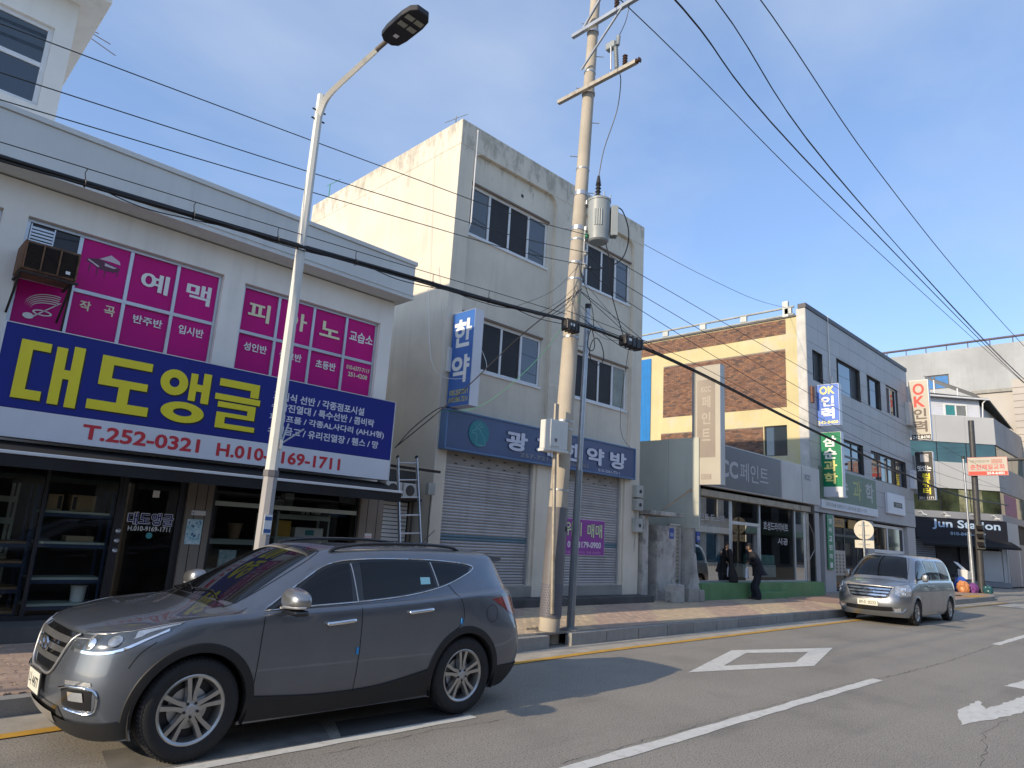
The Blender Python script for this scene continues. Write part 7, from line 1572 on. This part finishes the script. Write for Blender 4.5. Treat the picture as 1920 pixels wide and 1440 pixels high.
    strip(S1, 'near', [(1.16, .69, 1.09), (1.5, .68, 1.33), (1.88, .61, 1.52), (2.07, .52, 1.60)], .010, .002, 'windscreen_seam', 'gloss_black', sv, SO, sg, 30)
    strip(S1, 'near', [(.20, .50, .935), (.45, .79, .968), (.8, .87, 1.01), (1.15, .86, 1.055), (1.32, .80, 1.085)], .006, .0015, 'bonnet_seam', 'seam', sv, SO, sg, 40)
# glass front and back
hw = [(1.15, -.70), (1.13, -.35), (1.125, 0), (1.13, .35), (1.15, .70)]
A_ = [(1.17, y, 1.1) for y in (-.68, -.35, 0, .35, .68)]
def ws_curve(t, ys): return None
patch(S1, 'near', [(2.075, -.50, 1.60), (2.02, -.25, 1.63), (2.005, 0, 1.635), (2.02, .25, 1.63), (2.075, .50, 1.60)], [(1.26, -.69, 1.11), (1.16, -.35, 1.13), (1.145, 0, 1.135), (1.16, .35, 1.13), (1.26, .69, 1.11)], .003, 'windscreen', 'tinted_glass', sv, SO, 30, 16)
patch(S1, 'near', [(4.28, -.45, 1.56), (4.32, 0, 1.56), (4.28, .45, 1.56)], [(4.44, -.55, 1.27), (4.49, 0, 1.26), (4.44, .55, 1.27)], .003, 'rear_glass', 'tinted_glass', sv, SO, 20, 8)
strip(S1, 'near', [(2.07, -.52, 1.605), (2.02, -.25, 1.635), (2.0, 0, 1.64), (2.02, .25, 1.635), (2.07, .52, 1.605)], .03, .003, 'windscreen_header', 'gloss_black', sv, SO, -1, 30)
for y0, y1 in ((-.55, .05), (-.02, .5)):
    p = [S1.near((1.18, y0, 1.11))[0], S1.near((1.24, (y0 + y1) / 2, 1.155))[0], S1.near((1.20, y1, 1.135))[0]]; m = MB(); m.tube(smooth_path([q + Vector((-.01, 0, .012)) + SO for q in p], 6), .008, 6); m.build('wiper', 'gloss_black', sv, smooth=50)
patch(S1, 'near', [(1.10, -.64, 1.09), (1.06, 0, 1.11), (1.10, .64, 1.09)], [(1.19, -.68, 1.10), (1.13, 0, 1.13), (1.19, .68, 1.10)], .004, 'cowl_panel', 'gloss_black', sv, SO, 24, 4)
# grille
patch(S1, 'front', [(-.44, .885), (0, .895), (.44, .885)], [(-.27, .60), (0, .595), (.27, .60)], .004, 'grille', 'gloss_black', sv, SO, 24, 10)
for k, (z, hw_) in enumerate(((.835, .40), (.765, .375), (.695, .335))): patch(S1, 'front', [(-hw_ - .02, z + .02), (0, z + .02), (hw_ + .02, z + .02)], [(-hw_, z - .018), (0, z - .022), (hw_, z - .018)], .016, 'grille_bar', M('grille_silver', (.34, .345, .35), .3, metal=.8), sv, SO, 24, 4)
strip(S1, 'front', [(-.45, .89), (-.40, .78), (-.27, .60), (0, .59), (.27, .60), (.40, .78), (.45, .89)], .022, .009, 'grille_surround', 'satin_silver', sv, SO, -1, 50, True)
p = S1.out(S1.ahead(0, .765), .03) + SO; emblem(sv, p, .10, .06, (0, -1, 0), (-.06, 0, 1), (-1, 0, 0))
p = S1.out(S1.ahead(0, .50), .02) + SO; pl_ = PL(p, (0, -1, 0), (-.05, 0, 1), (-1, 0, 0)); m = MB(); m.pbox(pl_, -.185, .185, -.085, .085, 0, .008); m.build('plate_holder', 'gloss_black', sv); m = MB(); m.pbox(pl_, -.168, .168, -.075, .075, .0085, .013); np_ = m.build('number_plate', 'plate_white', sv, bevel=.002)
text('니 4477', pl_, -.14, .14, -.045, .05, 'plate_ink', np_, d=.0145, bold=.01)
patch(S1, 'front', [(-.46, .40), (0, .40), (.46, .40)], [(-.52, .30), (0, .30), (.52, .30)], .004, 'lower_grille', 'gloss_black', sv, SO, 24, 5); patch(S1, 'near', [(.04, -.38, .30), (.03, 0, .30), (.04, .38, .30)], [(.14, -.34, .215), (.13, 0, .21), (.14, .34, .215)], .02, 'skid_plate', 'satin_silver', sv, SO, 20, 5)
# spoiler, floor, aerial
m = MB(); v = []
for y in [-.58 + 1.16 * i / 20 for i in range(21)]:
    k = 1 - (y / .62) ** 2 * .22; v += [(4.12, y, 1.632 - .02 * (y / .58) ** 2), (4.24 + .20 * k, y, 1.618 - .03 * (y / .58) ** 2), (4.24 + .19 * k, y, 1.575 - .03 * (y / .58) ** 2), (4.2, y, 1.55 - .03 * (y / .58) ** 2)]
m.add([Vector((p[0], p[1], S1.zm(p[2]))) + SO for p in v], [(4 * i + j, 4 * i + (j + 1) % 4, 4 * i + 4 + (j + 1) % 4, 4 * i + 4 + j) for i in range(20) for j in range(4)] + [(0, 1, 2, 3), (83, 82, 81, 80)]); m.build('spoiler', 'paint_grey', sv, smooth=40)
m = MB(); m.box(SO.x + .62, SO.x + 4.1, SO.y - .72, SO.y + .72, .215, .30); m.build('underbody', 'under', sv)
m = MB(); m.cyl(SO + Vector((3.62, .0, 1.585)), SO + Vector((3.85, .0, 1.79)), .008, .004, n=6); m.build('aerial', 'gloss_black', sv)

# ------------------------------------------------------------------ the silver van
VO = Vector((20.95, 7.02, 0.0)); VS = 1.0
def vlow(z, xf, xr, W):
    fr_ = [(xf, 0), (xf + .02, .36), (xf + .10, .66), (xf + .28, .85), (xf + .52, W - .015), (.72, W), (1.05, W), (1.45, W), (1.7, W), (2.6, W), (3.5, W), (4.35, W), (4.75, W), (xr - .22, W - .02), (xr - .07, W - .14), (xr - .015, .5), (xr, 0)]
    return [(x, -y, z) for x, y in fr_]
van_rings = [vlow(.22, .16, 5.12, .88), vlow(.36, .05, 5.18, .93), vlow(.58, .0, 5.2, .955), vlow(.80, .06, 5.19, .96), vlow(.95, .13, 5.17, .955),
    [(x, -y, z) for x, y, z in ((.22, 0, 1.03), (.25, .36, 1.03), (.34, .66, 1.035), (.55, .82, 1.06), (.78, .89, 1.09), (.95, .915, 1.105), (1.15, .925, 1.115), (1.5, .93, 1.12), (1.75, .93, 1.125), (2.6, .93, 1.13), (3.5, .93, 1.13), (4.35, .93, 1.13), (4.75, .925, 1.13), (4.98, .90, 1.13), (5.10, .80, 1.13), (5.145, .48, 1.13), (5.155, 0, 1.13))],
    [(x, -y, z) for x, y, z in ((.60, 0, 1.16), (.62, .35, 1.155), (.68, .62, 1.145), (.79, .76, 1.14), (.93, .84, 1.14), (1.05, .88, 1.14), (1.22, .90, 1.145), (1.53, .91, 1.15), (1.77, .912, 1.15), (2.6, .915, 1.155), (3.5, .915, 1.155), (4.35, .915, 1.155), (4.74, .91, 1.155), (4.96, .885, 1.155), (5.08, .785, 1.155), (5.125, .47, 1.155), (5.135, 0, 1.155))],
    [(x, -y, z) for x, y, z in ((.90, 0, 1.24), (.91, .34, 1.235), (.95, .60, 1.22), (1.02, .735, 1.205), (1.10, .80, 1.195), (1.18, .845, 1.19), (1.32, .875, 1.19), (1.58, .89, 1.19), (1.8, .893, 1.19), (2.6, .895, 1.195), (3.5, .895, 1.195), (4.34, .895, 1.195), (4.72, .89, 1.195), (4.94, .865, 1.195), (5.06, .77, 1.195), (5.105, .46, 1.195), (5.115, 0, 1.195))],
    [(x, -y, z) for x, y, z in ((1.30, 0, 1.56), (1.31, .33, 1.555), (1.36, .56, 1.54), (1.43, .68, 1.525), (1.50, .74, 1.52), (1.57, .775, 1.52), (1.66, .795, 1.52), (1.8, .81, 1.52), (1.95, .818, 1.525), (2.65, .83, 1.53), (3.5, .83, 1.53), (4.3, .83, 1.53), (4.66, .825, 1.53), (4.87, .80, 1.53), (4.98, .71, 1.53), (5.02, .43, 1.53), (5.03, 0, 1.53))],
    [(x, -y, z) for x, y, z in ((1.72, 0, 1.83), (1.73, .3, 1.825), (1.78, .50, 1.81), (1.85, .60, 1.795), (1.92, .65, 1.79), (2.0, .675, 1.79), (2.1, .69, 1.79), (2.2, .70, 1.795), (2.3, .705, 1.80), (2.75, .715, 1.805), (3.5, .715, 1.805), (4.2, .715, 1.80), (4.52, .71, 1.795), (4.70, .685, 1.79), (4.80, .60, 1.785), (4.84, .37, 1.785), (4.85, 0, 1.785))],
    [(x, -y, z) for x, y, z in ((1.98, 0, 1.885), (1.99, .2, 1.885), (2.03, .34, 1.88), (2.09, .41, 1.875), (2.16, .44, 1.873), (2.23, .46, 1.873), (2.31, .47, 1.875), (2.40, .475, 1.877), (2.5, .48, 1.88), (2.85, .485, 1.885), (3.5, .485, 1.885), (4.1, .485, 1.88), (4.38, .48, 1.87), (4.53, .46, 1.862), (4.61, .40, 1.858), (4.65, .25, 1.855), (4.66, 0, 1.855))],
    [(x, 0, z) for x, z in ((2.25, 1.905), (2.26, 1.905), (2.29, 1.906), (2.33, 1.906), (2.38, 1.907), (2.44, 1.908), (2.50, 1.909), (2.57, 1.91), (2.65, 1.911), (2.9, 1.913), (3.5, 1.913), (4.0, 1.906), (4.22, 1.9), (4.34, 1.895), (4.41, 1.892), (4.44, 1.89), (4.45, 1.89))]]
S2 = Shell(van_rings); S2.cx = 2.6
vn = thing('van', VO, 'silver passenger van parked at the kerb further along the street', 'van')
VF, VR = (1.05, .35), (4.35, .35)
S2.body('body', 'paint_silver', vn, VO, (VF, VR), .40)
for sg in (-1, 1):
    wheel(vn, VO + Vector((1.05, sg * .83, .345)), .345, .21, .215, sg, 6, .12); wheel(vn, VO + Vector((4.35, sg * .83, .345)), .345, .21, .215, sg, 6, .12)
    for c in (VF, VR): well(vn, c, .42, sg * .93, sg * .55, VO); arch_trim(S2, c, .397, .43, .006, vn, VO, sg, mat='paint_silver', name='arch_lip')
    patch(S2, 'side', [(1.36, 1.30), (1.6, 1.52), (1.9, 1.72), (2.25, 1.745)], [(1.36, 1.215), (1.7, 1.215), (2.0, 1.215), (2.25, 1.215)], .004, 'front_window', 'tinted_glass', vn, VO, 20, 8, sg)
    patch(S2, 'side', [(2.38, 1.745), (3.0, 1.75), (3.55, 1.75)], [(2.36, 1.22), (3.0, 1.22), (3.55, 1.22)], .004, 'middle_window', 'tinted_glass', vn, VO, 16, 8, sg)
    patch(S2, 'side', [(3.65, 1.75), (4.2, 1.745), (4.62, 1.72)], [(3.65, 1.22), (4.2, 1.225), (4.72, 1.24)], .004, 'rear_window', 'tinted_glass', vn, VO, 16, 8, sg)
    for ln in ([(1.42, 1.14), (1.45, .8), (1.42, .25)], [(2.32, 1.74), (2.31, 1.2), (2.33, .25)], [(3.60, 1.2), (3.62, .8), (3.58, .25)], [(2.4, .98), (3.6, .985), (4.7, .985)]): strip(S2, 'side', ln, .008, .0015, 'panel_seam', 'seam', vn, VO, sg)
    for x in (2.15, 2.55): p = S2.out(S2.side(x, 1.04, sg), .02) + VO; m = MB(); m.box(p.x - .09, p.x + .09, p.y - .014, p.y + .014, p.z - .016, p.z + .016); m.build('door_handle', 'paint_silver', vn, bevel=.01)
    hl = patch(S2, 'near', [(.33, .60, 1.0), (.45, .76, 1.06), (.66, .87, 1.10)], [(.22, .62, .76), (.34, .80, .75), (.58, .91, .80)], .004, 'headlight', 'lamp_clear', vn, VO, 18, 10, sg)
    for q, r_ in (((.38, .77, .93), .07), ((.36, .76, .82), .05)): h = S2.near((q[0], q[1] * sg, q[2])); p = S2.out(h, .002) + VO; n_ = S2.out(h, 1) - S2.out(h, 0); m = MB(); m.lathe([(0, .02), (r_ * .6, .016), (r_ * .85, .004), (r_, .012), (r_ * 1.1, 0)], p, n_, 18); m.build('lamp_bowl', 'lens_bright', hl, smooth=40)
    patch(S2, 'near', [(.10, .62, .46), (.20, .76, .47)], [(.11, .64, .36), (.20, .77, .37)], .012, 'fog_lamp', 'lens_bright', vn, VO, 8, 5, sg)
    strip(S2, 'near', [(.09, .60, .345), (.22, .80, .36), (.30, .86, .46)], .02, .012, 'fog_trim', 'chrome', vn, VO, sg, 16, True)
    b_ = Vector((1.52, sg * .91, 1.22)) + VO; bm = bmesh.new(); bmesh.ops.create_uvsphere(bm, u_segments=18, v_segments=12, radius=1)
    for v in bm.verts: x, y, z = [math.copysign(abs(q) ** .62, q) for q in v.co]; v.co = Vector((x * (.035 if x > 0 else .06), y * .085, z * .105)) + b_ + Vector((.02, sg * .13, .05))
    me = bpy.data.meshes.new('mirror'); bm.to_mesh(me); bm.free(); mr = obj('mirror', me, 'paint_silver', vn, smooth=60); m = MB(); m.bar(b_ - Vector((0, sg * .02, 0)), b_ + Vector((.02, sg * .1, .03)), .06, .05); m.build('mirror_arm', 'gloss_black', mr)
    tl = patch(S2, 'near', [(5.02, .82, 1.12), (5.12, .7, 1.12)], [(5.06, .86, .75), (5.17, .7, .75)], .004, 'tail_lamp', 'lamp_red', vn, VO, 8, 6, sg)
    strip(S2, 'near', [(1.0, .72, 1.2), (1.45, .66, 1.53), (1.8, .58, 1.79)], .012, .002, 'windscreen_seam', 'gloss_black', vn, VO, sg, 24)
    strip(S2, 'near', [(.35, .62, 1.05), (.6, .80, 1.09), (.9, .83, 1.14), (1.05, .76, 1.19)], .006, .0015, 'bonnet_seam', 'seam', vn, VO, sg, 24)
# a sheet pinned behind the middle window
patch(S2, 'side', [(2.42, 1.735), (2.9, 1.74), (3.35, 1.74)], [(2.42, 1.5), (2.9, 1.46), (3.35, 1.44)], .006, 'window_shade', M('shade_mint', (.42, .50, .46), .4, var=.2, scale=6), vn, VO, 12, 5); patch(S2, 'side', [(3.7, 1.735), (4.2, 1.73), (4.58, 1.70)], [(3.7, 1.42), (4.2, 1.36), (4.64, 1.32)], .006, 'window_shade', M('shade_cream', (.45, .43, .36), .4, var=.2, scale=4), vn, VO, 12, 5)
patch(S2, 'near', [(1.79, -.52, 1.80), (1.735, 0, 1.825), (1.79, .52, 1.80)], [(1.03, -.74, 1.215), (.93, 0, 1.25), (1.03, .74, 1.215)], .003, 'windscreen', 'tinted_glass', vn, VO, 26, 14)
patch(S2, 'near', [(4.86, -.5, 1.72), (4.88, 0, 1.72), (4.86, .5, 1.72)], [(5.07, -.6, 1.25), (5.1, 0, 1.25), (5.07, .6, 1.25)], .003, 'rear_glass', 'tinted_glass', vn, VO, 12, 6)
m = MB(); m.tube([S2.near((.96, -.6, 1.25))[0] + VO + Vector((-.01, 0, .015)), S2.near((1.0, 0, 1.27))[0] + VO + Vector((-.01, 0, .015))], .01, 6); m.build('wiper', 'gloss_black', vn)
patch(S2, 'front', [(-.60, .985), (0, .995), (.60, .985)], [(-.44, .70), (0, .69), (.44, .70)], .004, 'grille', 'gloss_black', vn, VO, 24, 10)
for z, hw_ in ((.925, .55), (.845, .52), (.765, .47)): patch(S2, 'front', [(-hw_, z + .022), (0, z + .024), (hw_, z + .022)], [(-hw_ + .02, z - .02), (0, z - .022), (hw_ - .02, z - .02)], .016, 'grille_bar', 'chrome', vn, VO, 20, 4)
strip(S2, 'front', [(-.61, .99), (-.54, .86), (-.43, .70), (0, .685), (.43, .70), (.54, .86), (.61, .99), (0, 1.0), (-.61, .99)], .03, .008, 'grille_surround', 'satin_silver', vn, VO, -1, 60, True)
p = S2.out(S2.ahead(0, .85), .028) + VO; emblem(vn, p, .12, .065, (0, -1, 0), (.1, 0, 1), (-1, 0, 0))
p = S2.out(S2.ahead(0, .56), .014) + VO; pl_ = PL(p, (0, -1, 0), (0, 0, 1), (-1, 0, 0)); m = MB(); m.pbox(pl_, -.26, .26, -.075, .075, 0, .01); np_ = m.build('number_plate', 'plate_white', vn, bevel=.003); text('89소 0232', pl_, -.22, .22, -.045, .048, 'plate_ink', np_, d=.0115, bold=.012)
patch(S2, 'near', [(.04, -.60, .48), (.01, 0, .47), (.04, .60, .48)], [(.06, -.62, .36), (.04, 0, .35), (.06, .62, .36)], .004, 'lower_grille', 'gloss_black', vn, VO, 24, 6)
patch(S2, 'near', [(.12, -.72, .47), (.10, -.62, .48)], [(.18, -.76, .36), (.12, -.64, .36)], .004, 'lower_grille', 'gloss_black', vn, VO, 6, 4)
m = MB(); m.box(VO.x + .7, VO.x + 4.8, VO.y - .78, VO.y + .78, .23, .32); m.build('underbody', 'under', vn)

# ================================================================== the man at the paint shop and what stands beside him
PB = Vector((22.05, 10.78, 0)); PF = Vector((-.44, .898, 0)).normalized(); PLt = Vector((-PF.y, PF.x, 0))
def W(f, l, z): return PB + PF * f + PLt * l + Vector((0, 0, z))
GZ = .2
pe = thing('person', (PB.x, PB.y, GZ), 'man in dark coat and cap bending towards the paint shop door', 'person')
V = []; E_ = []; RD = []
def jn(p, r_, par=None):
    V.append(tuple(W(*p))); RD.append(r_)
    if par is not None: E_.append((par, len(V) - 1))
    return len(V) - 1
pel = jn((-.06, 0, 1.06), .13); sp1 = jn((-.06, 0, 1.25), .125, pel); ch_ = jn((.02, 0, 1.48), .14, sp1); nk = jn((.10, 0, 1.66), .058, ch_); nk2 = jn((.165, 0, 1.735), .055, nk); hd1 = jn((.205, 0, 1.80), .082, nk2); hd2 = jn((.235, 0, 1.88), .092, hd1); hd3 = jn((.25, 0, 1.94), .07, hd2)
jn((.325, 0, 1.81), .016, hd1)
for s in (-1, 1):
    hp = jn((-.06, s * .10, 1.0), .095, pel); kn = jn((.0 + (.07 if s < 0 else 0), s * .11, .62), .062, hp); an = jn((-.07 + (.16 if s < 0 else 0), s * .11, .285), .042, kn); jn((.07 + (.17 if s < 0 else 0), s * .12, .235), .036, an)
    sh_ = jn((.05, s * .17, 1.585), .07, ch_); el = jn((-.03, s * .235, 1.34), .046, sh_); wr = jn((.19, s * .12, 1.335), .032, el); hn = jn((.235, s * .085, 1.315), .034, wr)
    for k in range(4): f1 = jn((.275, s * (.115 - .022 * k), 1.295 - .004 * k), .0095, hn); jn((.283, s * (.108 - .022 * k), 1.262 + .004 * abs(k - 1)), .0085, f1)
    jn((.262, s * .045, 1.318), .010, hn)
me = bpy.data.meshes.new('body'); me.from_pydata(V, E_, []); me.update()
bo = obj('body', me, M('skin', (.42, .25, .17), .55, var=.06), pe)
sk = bo.modifiers.new('skin', 'SKIN'); sk.use_smooth_shade = True
for i, d in enumerate(me.skin_vertices[0].data): d.radius = (RD[i], RD[i]); d.use_root = (i == 0)
ss = bo.modifiers.new('subsurf', 'SUBSURF'); ss.levels = 1; ss.render_levels = 2
def loft(rings, name, mat, parent, n=18, cap=True):
    """rings: (f, l, z, radius along f, radius along l, forward tilt)"""
    m = MB(); k = len(rings)
    for (f, l, z, rf, rl, tl) in rings:
        for i in range(n): a = 2 * math.pi * i / n; wv = 1 + .03 * math.sin(5 * a + z * 9); m.v.append(tuple(W(f + rf * math.cos(a) * wv, l + rl * math.sin(a) * wv, z + tl * math.cos(a))))
    for j in range(k - 1):
        for i in range(n): m.f.append((j * n + i, j * n + (i + 1) % n, (j + 1) * n + (i + 1) % n, (j + 1) * n + i))
    if cap: m.f.append(tuple(range((k - 1) * n, k * n))); m.f.append(tuple(range(n - 1, -1, -1)))
    return m.build(name, mat, parent, smooth=70)
M('coat_navy', (.012, .013, .02), .85, var=.2, scale=6, bump=.3, bscale=40); M('trouser_navy', (.012, .016, .028), .85, var=.15, scale=8); M('shoe_black', (.01, .01, .01), .4, var=.1)
loft([(-.14, 0, .97, .25, .235, -.03), (-.12, 0, 1.03, .22, .235, -.02), (-.075, 0, 1.16, .185, .225, 0), (-.03, 0, 1.36, .175, .225, .0), (.02, 0, 1.50, .165, .235, 0), (.06, 0, 1.60, .135, .215, -.015), (.09, 0, 1.67, .095, .13, -.02), (.12, 0, 1.715, .072, .075, -.02)], 'coat', 'coat_navy', pe)
for s in (-1, 1):
    m = MB(); m.tube(smooth_path([W(.05, s * .16, 1.60), W(.0, s * .235, 1.47), W(-.035, s * .245, 1.35), W(.07, s * .19, 1.325), W(.175, s * .125, 1.335)], 5), [.085, .084, .083, .082, .080, .078, .076, .074, .073, .072, .071, .07, .068, .066, .064, .062, .06, .058, .057, .056, .055], 12); m.build('sleeve', 'coat_navy', pe, smooth=70)
    dx = .14 if s < 0 else 0.0
    m = MB(); m.tube(smooth_path([W(-.06, s * .095, 1.06), W(-.05, s * .105, .85), W(-.0 + dx * .45, s * .11, .62), W(-.06 + dx * .8, s * .112, .42), W(-.075 + dx, s * .112, .265)], 4), [.125, .124, .122, .12, .118, .115, .112, .108, .105, .102, .10, .099, .098, .098, .099, .1, .102], 12); m.build('trouser_leg', 'trouser_navy', pe, smooth=70)
    bm = bmesh.new(); bmesh.ops.create_uvsphere(bm, u_segments=14, v_segments=8, radius=1)
    for v in bm.verts: x, y, z = v.co; v.co = W(-.01 + dx + x * .145, s * .115 + y * .048, GZ + max(.0, .04 + z * .05 * (1.15 - .3 * x)))
    me = bpy.data.meshes.new('shoe'); bm.to_mesh(me); bm.free(); obj('shoe', me, 'shoe_black', pe, smooth=60)
bm = bmesh.new(); bmesh.ops.create_uvsphere(bm, u_segments=18, v_segments=10, radius=1)
for v in bm.verts: x, y, z = v.co; z = max(z, -.15); v.co = W(.225 + x * .118 + z * .02, y * .10, 1.905 + z * .085 - x * .02)
me = bpy.data.meshes.new('cap'); bm.to_mesh(me); bm.free(); cp = obj('cap', me, M('cap_black', (.018, .018, .02), .8, var=.3, scale=30), pe, smooth=60)
m = MB(); m.prism(PL(W(.31, 0, 1.885), PLt, PF * .95 - Vector((0, 0, .25)), (0, 0, 1)), [(-.075, 0), (.075, 0), (.06, .06), (.0, .085), (-.06, .06)], 0, .01); m.build('brim', 'cap_black', cp)
loft([(.20, 0, 1.765, .05, .078, 0), (.165, 0, 1.80, .065, .088, 0), (.175, 0, 1.87, .075, .095, 0)], 'hair', M('hair_dark', (.02, .018, .016), .7), pe, 12)
for s in (-1, 1): m = MB(); q = W(.20, s * .088, 1.815); m.lathe([(0, .012), (.016, .01), (.022, .0)], q, PLt * s, 10); m.build('ear', 'skin', pe)
for s in (-1, 1): m = MB(); q = W(.298, s * .033, 1.85); m.lathe([(0, .006), (.008, .004), (.011, 0)], q, PF, 8); m.build('eye', 'print_black', pe)
bg_ = thing('carrier_bag', tuple(W(.275, 0, .83)), 'white plastic bag hanging from the man\'s hands', 'bag')
m = MB(); rg = []
for (z, a, b, o) in ((.84, .055, .10, 0), (.86, .07, .115, 0), (.98, .065, .11, .004), (1.10, .06, .10, 0), (1.17, .05, .09, 0)):
    for i in range(16): an = 2 * math.pi * i / 16; k = 1 + .08 * math.sin(3 * an + z * 20); m.v.append(tuple(W(.275 + a * math.cos(an) * k + o, b * math.sin(an) * k, z)))
for j in range(4):
    for i in range(16): m.f.append((j * 16 + i, j * 16 + (i + 1) % 16, (j + 1) * 16 + (i + 1) % 16, (j + 1) * 16 + i))
m.f.append(tuple(range(15, -1, -1))); m.build('sack', M('bag_white', (.72, .76, .86), .5, var=.08, scale=12, bump=.3, bscale=30), bg_, smooth=60)
for s in (-1, 1): m = MB(); m.tube(smooth_path([W(.24, s * .05, 1.16), W(.262, s * .055, 1.24), W(.278, s * .075, 1.285)], 4), .010, 6); m.build('handle', 'bag_white', bg_)
# black gig bag leaning on the glass
GP = PL((21.3, 11.16, .70), (.9, -.436, 0), Vector((-.13, .06, 1)).normalized(), (-.436, -.9, 0))
gb = thing('instrument_bag', (21.3, 11.16, .70), 'black padded instrument bag leaning against the paint shop window', 'bag')
body = [(-.13, .01), (-.15, .12), (-.145, .26), (-.115, .36), (-.09, .46), (-.065, .60), (-.06, .72), (-.085, .80), (-.085, .98), (-.06, 1.06), (.02, 1.07), (.06, 1.0), (.06, .82), (.05, .72), (.065, .55), (.095, .42), (.14, .32), (.165, .2), (.16, .08), (.13, .0)]
m = MB(); m.prism(GP, body, -.06, .06); m.build('shell', M('nylon_black', (.012, .012, .014), .7, var=.15, scale=10), gb, bevel=.025)
m = MB(); m.prism(GP, [(-.10, .06), (.11, .06), (.10, .26), (-.09, .26)], .0605, .085); m.build('pocket', 'nylon_black', gb, bevel=.015)
m = MB(); m.tube([GP.p(.075, .50, .05), GP.p(.12, .56, .07), GP.p(.10, .64, .06)], .012, 6); m.build('handle', 'nylon_black', gb)
flush_text()
